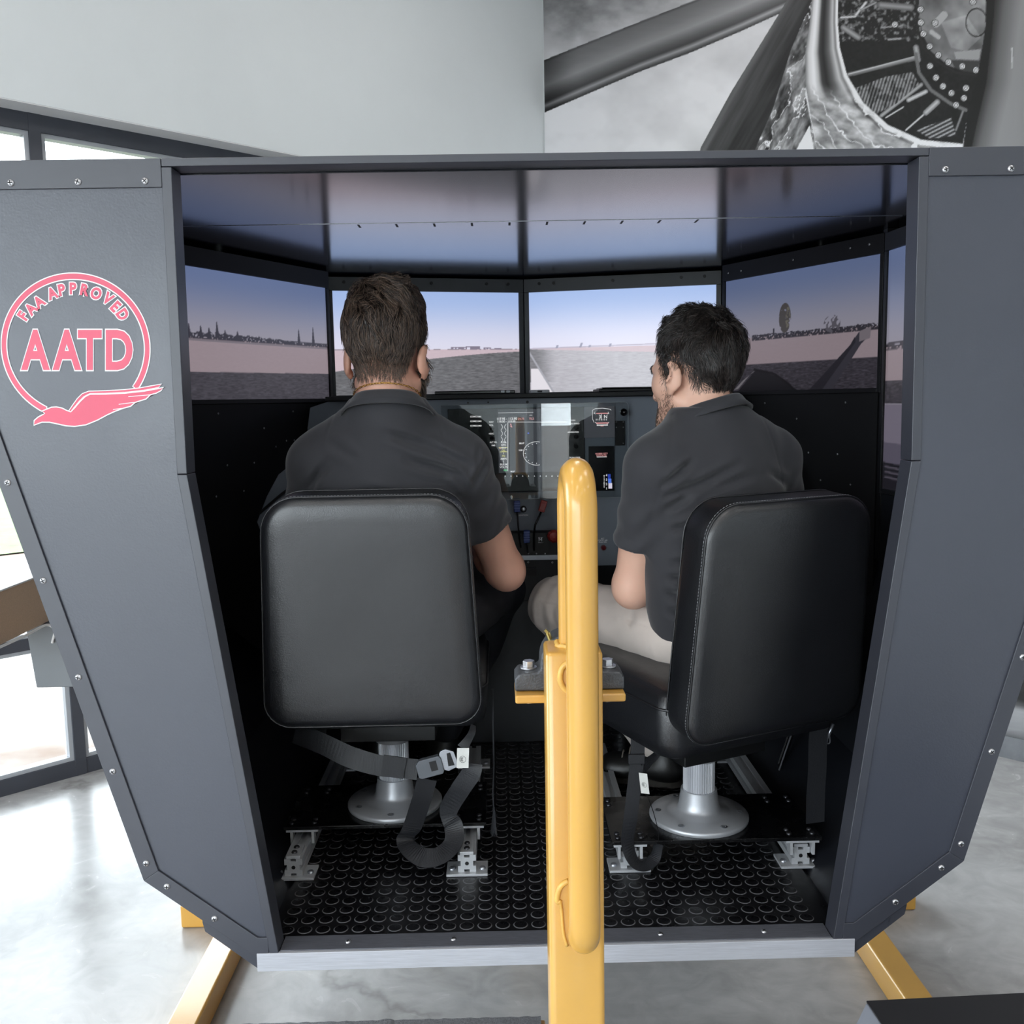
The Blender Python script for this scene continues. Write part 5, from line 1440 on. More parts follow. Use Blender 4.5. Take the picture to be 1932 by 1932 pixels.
mb = MB(); mb.box((PX - .09, PY - .09, .0005), (PX + .09, PY + .09, .012)); mb.build('foot_plate', M_yellow, post, bevel=.002)
# handrail: up from the post head, over toward the camera, down in front and back into the post
xr1, xr2, y1, y2, rr = .0985, .1035, 1.268, 1.196, .0211
zt, zb = 1.545 - rr, .868 + rr
path = [(xr1, y1, ZPT - .004), (xr1, y1, zt - .042)]
for k in range(1, 10):
    a = PI * k / 10; path.append((xr1 + (xr2 - xr1) * k / 10, (y1 + y2) / 2 + (y1 - y2) / 2 * math.cos(a), zt - .042 + .042 * math.sin(a)))
path += [(xr2, y2, zt - .042), (xr2, y2, zb + .030)]
for k in range(1, 7):
    a = PI / 2 * k / 6; path.append((xr2, y2 + .030 * (1 - math.cos(a)), zb + .030 * (1 - math.sin(a))))
path.append((xr2, PY, zb))
mb = MB(); mb.tube(path, rr, 28); o = mb.build('handrail', M_yellow, post, smooth=True); autosmooth(o.data, 60)
# weld beads
ring_ = [(xr1 + (rr + .002) * math.cos(t), y1 + (rr + .002) * math.sin(t), ZPT + .0015 + .001 * math.sin(5 * t)) for t in np.linspace(0, 2 * PI, 28, endpoint=False)]
mb = MB(); mb.tube(ring_, [.004 + .001 * math.sin(3 * k) for k in range(28)], 8, closed=True); mb.build('weld_bead', M_yellow_d, o, smooth=True)
yf = PY - PWH
w_ = [tuple(atY(x, y, yf - .001)) for x, y in ((1072, 1250), (1062, 1258), (1057, 1272), (1058, 1288), (1066, 1300), (1074, 1305))]
mb = MB(); mb.tube(bez(w_, 4), .0042, 8); mb.build('weld_bead', M_yellow_d, o, smooth=True)
w_ = [tuple(atY(x, y, yf - .001)) for x, y in ((1073, 1662), (1062, 1668), (1054, 1680), (1051, 1700), (1058, 1706), (1063, 1760), (1070, 1785))]
mb = MB(); mb.tube(bez(w_, 4), [.004 if i < 16 else .0022 for i in range(25)], 8); mb.build('weld_bead', M_yellow_d, o, smooth=True)
# bearing shelf behind the post with its cast pillow block
yb0, yb1 = PY + PWH - .001, PY + PWH + .075
mb = MB(); mb.box((PX - .0785, yb0, 1.193), (PX + .0785, yb1, 1.2055)); sh = mb.build('bearing_shelf', M_yellow, post, bevel=.003)
mb = MB(); mb.box((PX - .03, yb0, .0), (PX + .03, yb0 + .055, 1.1925)); mb.build('rear_tube', M_yellow, post, bevel=.004)
M_cast = mat('cast_iron', (84, 86, 90), .5, .5, var=.2, vscale=60, bump=.5, bscale=350)
mb = MB(); w = .0785
prof = [(-w, 1.206), (-w, 1.224), (-w + .006, 1.2315), (-.048, 1.233), (-.0415, 1.237)] + [(.041 * math.cos(a), 1.247 + .041 * math.sin(a)) for a in np.linspace(PI * .98, PI * .02, 16)] + [(.0415, 1.237), (.048, 1.233), (w - .006, 1.2315), (w, 1.224), (w, 1.206)]
mb.prism([(PX + a, b) for a, b in prof], 'y', yb0 + .018, yb1 - .004); hs = mb.build('pillow_block', M_cast, post, bevel=.003, bseg=3)
def hexbolt(parent, x, y, z, s=1.0, up=True, m=M_screw, nm='hex_bolt'):
    mb = MB(); d = 1 if up else -1
    mb.cyl((x, y, z), (x, y, z + d * .0025), .0125 * s, 22)
    q = [(x + .0088 * s * math.cos(a), y + .0088 * s * math.sin(a)) for a in np.linspace(0, 2 * PI, 6, endpoint=False) + .2]
    mb.loft([[(a, b, z + d * .0025) for a, b in q], [(a, b, z + d * .0115) for a, b in q]])
    return mb.build(nm, m, parent, bevel=.0006)
for sx in (-1, 1):
    hexbolt(hs, PX + sx * .0575, yb0 + .045, 1.2325)
    hexbolt(sh, PX + sx * .0575, yb0 + .045, 1.1928, 1.0, False, nm='hex_nut')
gz = atY(1040, 1196, yb0 + .03)
mb = MB(); mb.cyl((float(gz[0]), float(gz[1]), float(gz[2]) - .012), (float(gz[0]) - .005, float(gz[1]), float(gz[2]) + .002), .0035, 10); mb.cyl((float(gz[0]) - .005, float(gz[1]), float(gz[2]) + .002), (float(gz[0]) - .009, float(gz[1]), float(gz[2]) + .006), .0024, 10)
mb.build('grease_fitting', mat('brass', (212, 190, 120), .25, .9), hs)
mb = MB(); mb.cyl((PX, yb0 + .01, 1.247), (PX, YB + .6, 1.247 - .30), .014, 14) if False else None

base = thing('motion_base', (XC, 2.6, 0), 'yellow tubular steel base frame on the floor under the cab', 'base frame')
for x0, x1, nm in ((-.865, -.787, 'floor_beam'), (1.018, 1.094, 'floor_beam')):
    mb = MB(); mb.box((x0, 1.52, .0005), (x1, 3.6, .0765)); mb.build(nm, M_yellow, base, bevel=.007, bseg=3)
mb = MB(); mb.box((-.787, 2.82, .001), (1.018, 2.896, .0765)); mb.build('cross_beam', M_yellow, base, bevel=.007)
for x0, x1 in ((-1.02, -.866), (1.095, 1.29)):
    mb = MB(); mb.box((x0, 2.80, .001), (x1, 2.90, .0765)); mb.build('outrigger', M_yellow, base, bevel=.007)
mb = MB(); mb.cyl((XC, 2.858, .0766), (XC, 2.858, .40), .085, 28); mb.build('turret', M_yellow, base, smooth=False)
mb = MB(); mb.box((XC - .25, 2.62, .40), (XC + .25, 3.08, .45)); mb.build('turntable', M_black, base, bevel=.006)
mb = MB(); mb.box((XC - .20, 2.60, .4505), (XC + .20, 3.10, .534)); mb.build('cab_cradle', M_black, base, bevel=.006)

# carpeted step at the very bottom
ZS = .44
a, b = atZ(480, 1932, ZS), atZ(1024, 1917, ZS)
step = thing('boarding_step', (-.2, 1.5, 0), 'wooden boarding step topped with grey carpet left of the yellow post', 'step')
x0, x1, y1_ = -.62, float(b[0]), float(b[1])
M_wood = mat('step_wood', (176, 138, 92), .55, var=.15, vscale=12, stretch=(1, 12, 12))
mb = MB(); mb.box((x0 + .004, 1.375, .001), (x1 + .004, y1_ + .002, ZS - .009)); mb.build('step_box', M_wood, step, bevel=.002)
M_carp = mat('grey_carpet', (86, 88, 94), .95, var=.5, vscale=240, bump=1.0, bscale=500, sheen=.3)
mb = MB(); nx = 80
vs = []; fs = []
for i in range(nx + 1):
    x = x0 + (x1 - .004 - x0) * i / nx; e = .0010 * math.sin(i * 1.7) * math.sin(i * .31) + (.002 if 43 < i < 47 else 0)
    vs += [(x, 1.375, ZS - .0085), (x, 1.375, ZS), (x, y1_ + e, ZS + e * .4), (x, y1_ + e, ZS - .0085)]
for i in range(nx):
    for k in range(4): fs.append((i * 4 + k, i * 4 + (k + 1) % 4, (i + 1) * 4 + (k + 1) % 4, (i + 1) * 4 + k))
mb.add(vs, fs); mb.build('carpet_top', M_carp, step)
# black flared pedestal in the lower right corner
pc = atZ(1634, 1890, .75); px_, py_ = float(pc[0]), float(pc[1])
ped = thing('pedestal', (px_ + .3, py_ - .3, 0), 'black topped grey pedestal in the lower right corner', 'pedestal')
M_pedtop = mat('pedestal_top', (34, 34, 37), .45, var=.05, vscale=10); M_pedside = mat('pedestal_side', (120, 124, 134), .5, var=.04, vscale=6)
w, dpt = .62, .62
def rot(x, y, a=math.radians(2.2)): return (px_ + x * math.cos(a) - y * math.sin(a), py_ + x * math.sin(a) + y * math.cos(a))
top = [rot(0, 0), rot(w, 0), rot(w, -dpt), rot(0, -dpt)]; bot = [rot(-.26, .10), rot(w + .2, .10), rot(w + .2, -dpt - .1), rot(-.26, -dpt - .1)]
mb = MB(); mb.loft([[(x, y, 0.001) for x, y in bot], [(x, y, .7485) for x, y in top]]); mb.build('pedestal_body', M_pedside, ped, bevel=.002)
mb = MB(); mb.loft([[(x, y, .7487) for x, y in top], [(x, y, .752) for x, y in top]]); mb.build('pedestal_lid', M_pedtop, ped, bevel=.001)
# ================================================================== people: smooth implicit bodies
f32 = np.float32
def smin(a, b, k):
    if k <= 0: return np.minimum(a, b)
    h = np.clip(.5 + .5 * (b - a) / k, 0, 1)
    return b + (a - b) * h - k * h * (1 - h)
def smax(a, b, k): return -smin(-a, -b, k)
def s_cap(P, a, b, ra, rb, sq=None):
    """tapered capsule; sq = (axis, factor) flattens the section along an axis"""
    a, b = np.array(a, f32), np.array(b, f32)
    d = b - a; L2 = float(d @ d)
    t = np.clip(((P - a) @ d) / L2, 0, 1)
    q = P - a - t[:, None] * d
    if sq is not None:
        ax = np.array(sq[0], f32); ax = ax / np.linalg.norm(ax)
        c = q @ ax; q = q + (c * (1 / sq[1] - 1))[:, None] * ax
    return np.linalg.norm(q, axis=1) - (ra + (rb - ra) * t)
def s_ell(P, c, r, R=None):
    q = P - np.array(c, f32)
    if R is not None: q = q @ np.array(R, f32)
    r = np.array(r, f32)
    k0 = np.linalg.norm(q / r, axis=1); k1 = np.linalg.norm(q / (r * r), axis=1)
    return k0 * (k0 - 1) / np.maximum(k1, 1e-6)
def s_chain(P, pts, rs, k, sq=None):
    d = None
    for i in range(len(pts) - 1):
        e = s_cap(P, pts[i], pts[i + 1], rs[i], rs[i + 1], sq)
        d = e if d is None else smin(d, e, k)
    return d
def near_only(P, c, r, fn):
    """evaluate fn only around c; farther off a safe lower bound"""
    dd = np.linalg.norm(P - np.array(c, f32), axis=1); out = (dd - r + .05).astype(f32); m = dd < r
    if m.any(): out[m] = fn(P[m])
    return out
def rotm(rz=0.0, rx=0.0, ry=0.0):
    return np.array((Matrix.Rotation(rz, 3, 'Z') @ Matrix.Rotation(rx, 3, 'X') @ Matrix.Rotation(ry, 3, 'Y')), f32)

def surface(fn, lo, hi, h):
    """surface nets over a regular grid"""
    lo, hi = np.array(lo, float), np.array(hi, float)
    n = np.ceil((hi - lo) / h).astype(int) + 1
    ax = [lo[i] + h * np.arange(n[i]) for i in range(3)]
    # coarse blocks first, fine samples only where the surface can be
    B = 8; nb = (n + B - 1) // B
    bc = [lo[i] + h * (np.arange(nb[i]) * B + (B - 1) / 2) for i in range(3)]
    G = np.stack(np.meshgrid(*bc, indexing='ij'), -1).reshape(-1, 3).astype(f32)
    D = np.concatenate([fn(G[i:i + 200000]) for i in range(0, len(G), 200000)])
    V = np.repeat(np.repeat(np.repeat(D.reshape(nb), B, 0), B, 1), B, 2)
    near_ = np.argwhere(np.abs(D.reshape(nb)) < 1.35 * B * h + .012)
    loc = np.stack(np.meshgrid(*[np.arange(B)] * 3, indexing='ij'), -1).reshape(-1, 3)
    for i in range(0, len(near_), 600):
        ii = (near_[i:i + 600, None, :] * B + loc[None]).reshape(-1, 3)
        V[ii[:, 0], ii[:, 1], ii[:, 2]] = fn((lo + ii * h).astype(f32))
    V = np.ascontiguousarray(V[:n[0], :n[1], :n[2]])
    S = V < 0
    cn = n - 1
    acc = np.zeros((*cn, 3), f32); cnt = np.zeros(cn, f32)
    def sl(o, ext): return tuple(slice(o[i], o[i] + ext[i]) for i in range(3))
    for axis in range(3):
        e = [0, 0, 0]; e[axis] = 1
        o1, o2 = [(u, v) for u in (0, 1) for v in (0, 1)], None
        others = [i for i in range(3) if i != axis]
        ext = n.copy(); ext[axis] -= 1
        A = V[sl((0, 0, 0), ext)]; B = V[sl(e, ext)]
        cr = (A < 0) != (B < 0)
        t = np.where(cr, A / np.where(cr, A - B, 1), 0).astype(f32)
        for u, v in o1:
            off = [0, 0, 0]; off[others[0]] = u; off[others[1]] = v
            c = cr[sl(off, cn)]; tt = t[sl(off, cn)]
            cnt += c
            acc[..., axis] += np.where(c, tt, 0)
            acc[..., others[0]] += np.where(c, u, 0); acc[..., others[1]] += np.where(c, v, 0)
    act = cnt > 0
    idx = np.full(cn, -1, np.int64); idx[act] = np.arange(int(act.sum()))
    cells = np.argwhere(act)
    verts = (cells + acc[act] / cnt[act][:, None]) * h + lo
    quads = []
    for axis in range(3):
        e = [0, 0, 0]; e[axis] = 1
        ext = n.copy(); ext[axis] -= 1
        A = S[sl((0, 0, 0), ext)]; B = S[sl(e, ext)]
        cr = np.argwhere(A != B)
        o = [i for i in range(3) if i != axis]
        ok = (cr[:, o[0]] > 0) & (cr[:, o[1]] > 0) & (cr[:, o[0]] < cn[o[0]]) & (cr[:, o[1]] < cn[o[1]])
        cr = cr[ok]; q = []
        for u, v in ((1, 1), (0, 1), (0, 0), (1, 0)):
            c = cr.copy(); c[:, o[0]] -= u; c[:, o[1]] -= v; q.append(idx[c[:, 0], c[:, 1], c[:, 2]])
        q = np.stack(q, -1)
        flip = A[cr[:, 0], cr[:, 1], cr[:, 2]]
        if axis == 1: flip = ~flip
        q[~flip] = q[~flip][:, ::-1]
        quads.append(q)
    Q = np.concatenate(quads)
    return verts, Q[(Q >= 0).all(1)]

def sdf_obj(name, fn, lo, hi, h, m, parent=None, relax=1):
    V, Q = surface(fn, lo, hi, h)
    me = arr_mesh(name, V, Q)
    o = link(name, me, m, parent, smooth=True)
    if relax:
        md = o.modifiers.new('relax', 'SMOOTH'); md.factor = .5; md.iterations = relax
    return o

M_skin = mat('skin', (218, 166, 144), .48, var=.05, vscale=14, sss=.12, bump=.06, bscale=600)
M_skin2 = mat('skin_light', (224, 178, 156), .48, var=.05, vscale=14, sss=.12, bump=.06, bscale=600)
M_polo = mat('charcoal_polo', (47, 47, 52), .8, var=.05, vscale=10, bump=.12, bscale=900, sheen=.25)
M_khaki = mat('khaki_cotton', (206, 194, 186), .85, var=.04, vscale=12, bump=.25, bscale=700, sheen=.1)
M_navy = mat('dark_trousers', (20, 22, 29), .8, var=.08, vscale=12, bump=.15, bscale=700)
M_boot = mat('black_boot_leather', (20, 19, 19), .42, var=.15, vscale=18, bump=.1, bscale=300)
M_sole = mat('boot_sole', (70, 66, 62), .7, var=.12, vscale=30)
M_lace = mat('boot_lace', (120, 112, 104), .8)
M_eye = mat('eye_white', (225, 222, 218), .2); M_iris = mat('iris_brown', (52, 34, 24), .2)
M_gold = mat('gold_chain', (206, 160, 84), .25, .95)

def hair_mat(name, dark, light, rough=.42):
    m = bpy.data.materials.new(name); m.use_nodes = True; nt = m.node_tree; b = nt.nodes['Principled BSDF']
    a = nt.nodes.new('ShaderNodeAttribute'); a.attribute_name = 'Col'
    r = nt.nodes.new('ShaderNodeValToRGB'); r.color_ramp.elements[0].color = (*lin(dark), 1); r.color_ramp.elements[1].color = (*lin(light), 1)
    nt.links.new(a.outputs['Fac'], r.inputs['Fac']); nt.links.new(r.outputs['Color'], b.inputs['Base Color'])
    b.inputs['Roughness'].default_value = rough; b.inputs['Specular IOR Level'].default_value = .6
    return m

class Head:
    """head in its own frame (ear axis at the origin, +y = face, +z = up), placed by R, c"""
    def __init__(s, c, yaw, pitch, roll, scale=1.0, jaw=1.0):
        s.c = np.array(c, f32); s.R = rotm(yaw, pitch, roll); s.k = scale; s.jaw = jaw
    def loc(s, P): return ((P - s.c) @ s.R) / s.k
    def wor(s, Q): return (np.array(Q, f32) * s.k) @ s.R.T + s.c
    def skull(s, q):
        d = s_ell(q, (0, -.014, .048), (.0690, .096, .080))
        d = smin(d, s_ell(q, (0, -.045, .020), (.061, .062, .062)), .02)
        d = smin(d, s_ell(q, (0, .040, .0), (.060, .055, .085)), .03)
        return d
    neck = None
    def scalp(s, P):
        """skull and nape without ears and face: what the hair grows on"""
        d = s.skull(s.loc(P)) * s.k
        return d if s.neck is None else smin(d, s_cap(P, *s.neck), .022)
    def f(s, P):
        q = s.loc(P)
        d = s.skull(q)
        # cheeks, jaw, chin
        d = smin(d, s_cap(q, (.046, .045, -.012), (-.046, .045, -.012), .027, .027), .03)
        d = smin(d, s_cap(q, (.053, .004, -.052), (.022, .076, -.093), .020, .017), .022)
        d = smin(d, s_cap(q, (-.053, .004, -.052), (-.022, .076, -.093), .020, .017), .022)
        d = smin(d, s_ell(q, (0, .080, -.096), (.026, .020, .020)), .02)
        d = smin(d, s_ell(q, (0, .045, -.070), (.045, .045, .036)), .03)
        # nose, brow, lips
        d = smin(d, s_cap(q, (0, .090, .022), (0, .113, -.022), .007, .0125), .012)
        d = smin(d, s_ell(q, (.012, .102, -.026), (.009, .010, .008)), .006); d = smin(d, s_ell(q, (-.012, .102, -.026), (.009, .010, .008)), .006)
        d = smin(d, s_cap(q, (.012, .090, .030), (.044, .076, .031), .008, .007), .012); d = smin(d, s_cap(q, (-.012, .090, .030), (-.044, .076, .031), .008, .007), .012)
        d = smin(d, s_cap(q, (-.016, .092, -.055), (.016, .092, -.055), .007, .007), .008); d = smin(d, s_cap(q, (-.013, .090, -.067), (.013, .090, -.067), .008, .008), .008)
        # eye sockets
        for sx in (-1, 1): d = smax(d, -s_ell(q, (sx * .031, .098, .012), (.017, .016, .010)), .010)
        # ears
        for sx in (-1, 1):
            Re = rotm(sx * math.radians(-24), math.radians(-8), 0)
            e = s_ell(q, (sx * .0845, -.012, -.004), (.0085, .0215, .0335), Re)
            e = smax(e, -s_ell(q, (sx * .0925, -.002, .002), (.0075, .0135, .0215), Re), .004)
            e = smin(e, s_ell(q, (sx * .0815, -.001, -.034), (.0065, .010, .011)), .008)
            d = smin(d, e, .008)
        return d * s.k

_HS = {}
def head_surface(H):
    if id(H) not in _HS: _HS[id(H)] = surface(lambda P_: H.f(P_) if H.neck is None else smin(H.f(P_), s_cap(P_, *H.neck), .022), H.c - .16, H.c + .17, .0055)
    return _HS[id(H)]
def grad(fn, P, e=.0008):
    g = np.empty_like(P)
    for i in range(3):
        a = P.copy(); a[:, i] += e; b = P.copy(); b[:, i] -= e; g[:, i] = fn(a) - fn(b)
    return g / np.maximum(np.linalg.norm(g, axis=1), 1e-9)[:, None]

def sample_surface(V, Q, n, weight):
    """random points on a quad mesh, density by weight(centre)"""
    a, b, c, d = (V[Q[:, i]] for i in range(4))
    A = .5 * np.linalg.norm(np.cross(c - a, d - b), axis=1); ctr = (a + b + c + d) / 4
    w = A * weight(ctr); k = rng.choice(len(Q), n, p=w / w.sum())
    u, v = rng.random((n, 1)), rng.random((n, 1))
    return (a[k] * (1 - u) + b[k] * u) * (1 - v) + (d[k] * (1 - u) + c[k] * u) * v

def strands(P, dirfn, length, width, head_fn, seg=5, lift0=.5, lift1=.1, jit=.25, maxd=.05):
    """grow n tapered 3-sided hairs; returns verts, quads, random shade per vert"""
    n = len(P); P = P.astype(f32)
    pts = [P.copy()]; cur = P.copy()
    st = (length / seg).astype(f32)
    ph = rng.normal(size=(n, 3)).astype(f32) * jit
    for i in range(seg):
        N = grad(head_fn, cur, .002)
        D = dirfn(cur, i / seg) + ph * (1 + .4 * i / seg)
        D = D - N * np.sum(D * N, 1)[:, None]
        D = D / np.maximum(np.linalg.norm(D, axis=1), 1e-6)[:, None]
        lf = lift0 + (lift1 - lift0) * (i / max(seg - 1, 1))
        D = D + N * (lf[:, None] if np.ndim(lf) else lf); D /= np.linalg.norm(D, axis=1)[:, None]
        cur = cur + D * st[:, None]
        sd = head_fn(cur)[:, None]; cur = cur + N * np.maximum(0, .0012 - sd) - N * .7 * np.maximum(0, sd - maxd)
        pts.append(cur.copy())
    pts = np.stack(pts, 1)                                  # n, seg+1, 3
    T = np.gradient(pts, axis=1); T /= np.maximum(np.linalg.norm(T, axis=2, keepdims=True), 1e-9)
    ref = rng.normal(size=(n, 1, 3)); U = np.cross(T, ref); U /= np.maximum(np.linalg.norm(U, axis=2, keepdims=True), 1e-9); Wd = np.cross(T, U)
    r = (width[:, None] * np.linspace(1, .12, seg + 1)[None] ** .8)[..., None]
    ring = [pts + (U * math.cos(a) + Wd * math.sin(a)) * r for a in (0, 2.094, 4.189)]
    V = np.stack(ring, 2).reshape(-1, 3)                     # ((n,seg+1),3 corners)
    base = (np.arange(n) * (seg + 1) * 3)[:, None, None]
    k = np.arange(seg)[None, :, None] * 3; j = np.arange(3)[None, None, :]
    q = np.stack([base + k + j, base + k + (j + 1) % 3, base + k + 3 + (j + 1) % 3, base + k + 3 + j], -1).reshape(-1, 4)
    sh = np.repeat(rng.random(n) ** 1.6, (seg + 1) * 3)
    return V, q, sh

def hair_obj(name, pieces, m, parent, label=None):
    V, Q, S_, b = [], [], [], 0
    for v, q, s in pieces:
        V.append(v); Q.append(q + b); S_.append(s); b += len(v)
    me = arr_mesh(name, np.concatenate(V), np.concatenate(Q)); s = np.concatenate(S_)
    set_col(me, np.stack([s] * 3, -1))
    return link(name, me, m, parent, smooth=True)

def hand(P, w, e, palm_n, R=.0085, side=1):
    """hand from wrist w toward direction e, palm normal palm_n: palm, four curled fingers, thumb"""
    e = np.array(e, float); e /= np.linalg.norm(e); pn = np.array(palm_n, float); pn -= e * (pn @ e); pn /= np.linalg.norm(pn); sd = np.cross(e, pn) * side
    w = np.array(w, float)
    d = s_cap(P, w, w + e * .05, .024, .030, (pn, .55))
    d = smin(d, s_cap(P, w + e * .045 + sd * .016, w + e * .085 + sd * .024, .024, .020, (pn, .6)), .015)
    d = smin(d, s_cap(P, w + e * .045 - sd * .016, w + e * .085 - sd * .024, .024, .020, (pn, .6)), .015)
    for k, (o, L) in enumerate(((.030, .072), (.010, .082), (-.010, .077), (-.029, .060))):
        a = w + e * .088 + sd * o; b = a + e * L * .45 + pn * .010; c = b + e * L * .28 + pn * .024; f = c + e * L * .10 + pn * .024
        d = smin(d, s_chain(P, [a, b, c, f], [R, R * .95, R * .88, R * .78], .004), .006)
    a = w + e * .03 + sd * .028; b = a + e * .03 + sd * .024 + pn * .012; c = b + e * .032 + sd * .004 + pn * .014
    d = smin(d, s_chain(P, [a, b, c], [.0125, .0105, .0085], .006), .012)
    return d

def groove(P, a, b, depth, w, yl=None):
    """fold: a narrow dent along a-b with a soft ridge beside it (distance measured in 3-D)"""
    a, b = np.array(a, f32), np.array(b, f32); d = b - a
    t = np.clip(((P - a) @ d) / float(d @ d), 0, 1); q = P - a - t[:, None] * d
    q[:, 1] *= .3; q = np.where((P[:, 1] > 2.16)[:, None], 1.0, q)
    r = np.linalg.norm(q, axis=1); taper = np.sin(np.clip(t * .9 + .05, 0, 1) * PI)
    return depth * taper * (np.exp(-(r / w) ** 2) - .55 * np.exp(-((r - 1.7 * w) / w) ** 2))
# ------------------------------------------------------------------ shared hair layout
def hairline(q, tab):
    """height of the hairline in the head frame by bearing (deg, -90 = back, 90 = front)"""
    ph = np.degrees(np.arctan2(q[:, 1] + .012, np.abs(q[:, 0])))
    return np.interp(ph, [t[0] for t in tab], [t[1] for t in tab])
LINE_L = [(-90, -.030), (-62, -.034), (-45, -.034), (-30, -.016), (-16, .026), (0, .042), (14, .030), (26, .002), (33, .030), (50, .066), (70, .088), (90, .092)]
LINE_R = [(-90, -.058), (-62, -.058), (-45, -.044), (-30, -.018), (-16, .018), (0, .036), (12, .028), (22, -.020), (30, .026), (46, .060), (70, .088), (90, .092)]

def nz(q, f, s):
    """smooth pseudo random field"""
    return np.sin(q[:, 0] * f + 1.7 * s + 2.1 * np.sin(q[:, 1] * f * .7 + s)) * np.cos(q[:, 2] * f * .9 - 1.3 * s + 1.4 * np.sin(q[:, 0] * f * .6))

def make_hair(person, H, tab, m, thick, n, lens, wave, whorl, flow, seg=5, wid=.0008, fade=.016, loft=.010):
    def th(q):
        z = q[:, 2] - hairline(q, tab)
        top = sstep(.0, .11, q[:, 2]) * (1 - .65 * sstep(.050, .085, np.abs(q[:, 0]))) * (1 - .5 * sstep(-.05, -.10, q[:, 1]))
        t = thick[0] * sstep(-.002, .05, z) + (thick[1] - thick[0]) * top * sstep(.03, .10, z)
        t = t * (1 + .18 * nz(q, 60, 1) + .12 * nz(q, 120, 2))
        return np.where(z < 0, -.012 * np.clip(-z / .02, 0, 1) - .0015, t)
    def cap(P):
        q = H.loc(P); return H.scalp(P) - th(q) * H.k
    lo = H.c - .15; hi = H.c + .17
    V, Q = surface(cap, lo, hi, .0042)
    # keep the part that stands off the skin
    qv = H.loc(V.astype(f32)); keepv = (qv[:, 2] - hairline(qv, tab)) > fade * (1 + .35 * nz(qv, 150, 9))
    Q2 = Q[keepv[Q].all(1)]
    used = np.unique(Q2); rem = np.full(len(V), -1); rem[used] = np.arange(len(used))
    capV, capQ = V[used], rem[Q2]
    pieces = [(capV, capQ, np.full(len(capV), .02))]
    def dens(c):
        q = H.loc(c.astype(f32)); z = q[:, 2] - hairline(q, tab); return (z > fade + .001) * (1 + .4 * (z < .035))
    P = sample_surface(capV, capQ, n, dens).astype(f32)
    q = H.loc(P); z = q[:, 2] - hairline(q, tab); top = sstep(-.01, .09, q[:, 2])
    L = lens[0] + (lens[1] - lens[0]) * sstep(0, .05, z) + (lens[2] - lens[1]) * top * sstep(.02, .07, z)
    L = L * (.65 + .7 * rng.random(n))
    P = P - grad(cap, P) * .0015
    def dirf(W_, t):
        qq = H.loc(W_)
        d = flow(qq)
        # clumps share a direction
        d = d + wave[0] * np.stack([nz(qq, wave[1], 3), nz(qq, wave[1], 5), nz(qq, wave[1], 7)], -1)
        d = d + wave[2] * math.sin(t * 9 + 1) * np.stack([nz(qq, 38, 11), nz(qq, 38, 12), nz(qq, 38, 13)], -1)
        return (d @ H.R.T).astype(f32)
    l0 = .14 + .55 * top * rng.random(n).astype(f32); l1 = .02 + .10 * rng.random(n).astype(f32) * top
    v, qd, sh = strands(P, dirf, L, (wid * (.7 + .9 * rng.random(n))).astype(f32), cap, seg, l0, l1, .16, (.0025 + (loft * top * (.3 + .7 * rng.random(n)))).astype(f32)[:, None])
    pieces.append((v, qd, sh))
    # short fringe of hairs on the skin along the hairline
    def dens2(c):
        qq = H.loc(c.astype(f32)); zz2 = qq[:, 2] - hairline(qq, tab); return ((zz2 > -.016) & (zz2 < fade + .012) & (qq[:, 1] < .04)).astype(float) * (.25 + .75 * sstep(-.018, .012, zz2))
    head_only = lambda P_: smin(H.f(P_), s_cap(P_, *H.neck), .022)
    V2, Q2_ = head_surface(H)
    n2 = n // 2; P2 = sample_surface(V2, Q2_, n2, dens2).astype(f32)
    v, qd, sh = strands(P2, dirf, .008 + .008 * rng.random(n2), np.full(n2, .00042, f32), head_only, 3, .22, .1, .3)
    sh = np.clip(sh + .25, 0, 1)
    pieces.append((v, qd, sh))
    return hair_obj('hair', pieces, m, person)

def make_beard(person, H, m, n, length, width, region, name='beard', lift=.35, thickness=0.0):
    hf = lambda P_: H.f(P_)
    V2, Q2_ = head_surface(H)
    P = sample_surface(V2, Q2_, n, lambda c: region(H.loc(c.astype(f32)))).astype(f32)
    def dirf(W_, t):
        qq = H.loc(W_); d = np.stack([.15 * np.sign(qq[:, 0]), .15 + 0 * qq[:, 0], -1 + 0 * qq[:, 0]], -1)
        d = d + .35 * np.stack([nz(qq, 90, 3), nz(qq, 90, 5), nz(qq, 90, 7)], -1)
        return (d @ H.R.T).astype(f32)
    L = length * (.5 + rng.random(n)); pieces = [strands(P, dirf, L, (width * (.7 + .7 * rng.random(n))).astype(f32), hf, 4, lift, lift * .6, .3)]
    return hair_obj(name, pieces, m, person)

M_hairL = hair_mat('dark_brown_hair', (26, 20, 18), (132, 110, 96), .36)
M_hairR = hair_mat('black_hair', (11, 10, 10), (72, 62, 58), .32)
M_stub = hair_mat('stubble_hair', (52, 38, 30), (112, 84, 66), .5)
M_brow = hair_mat('brow_hair', (18, 14, 12), (40, 32, 28), .5)

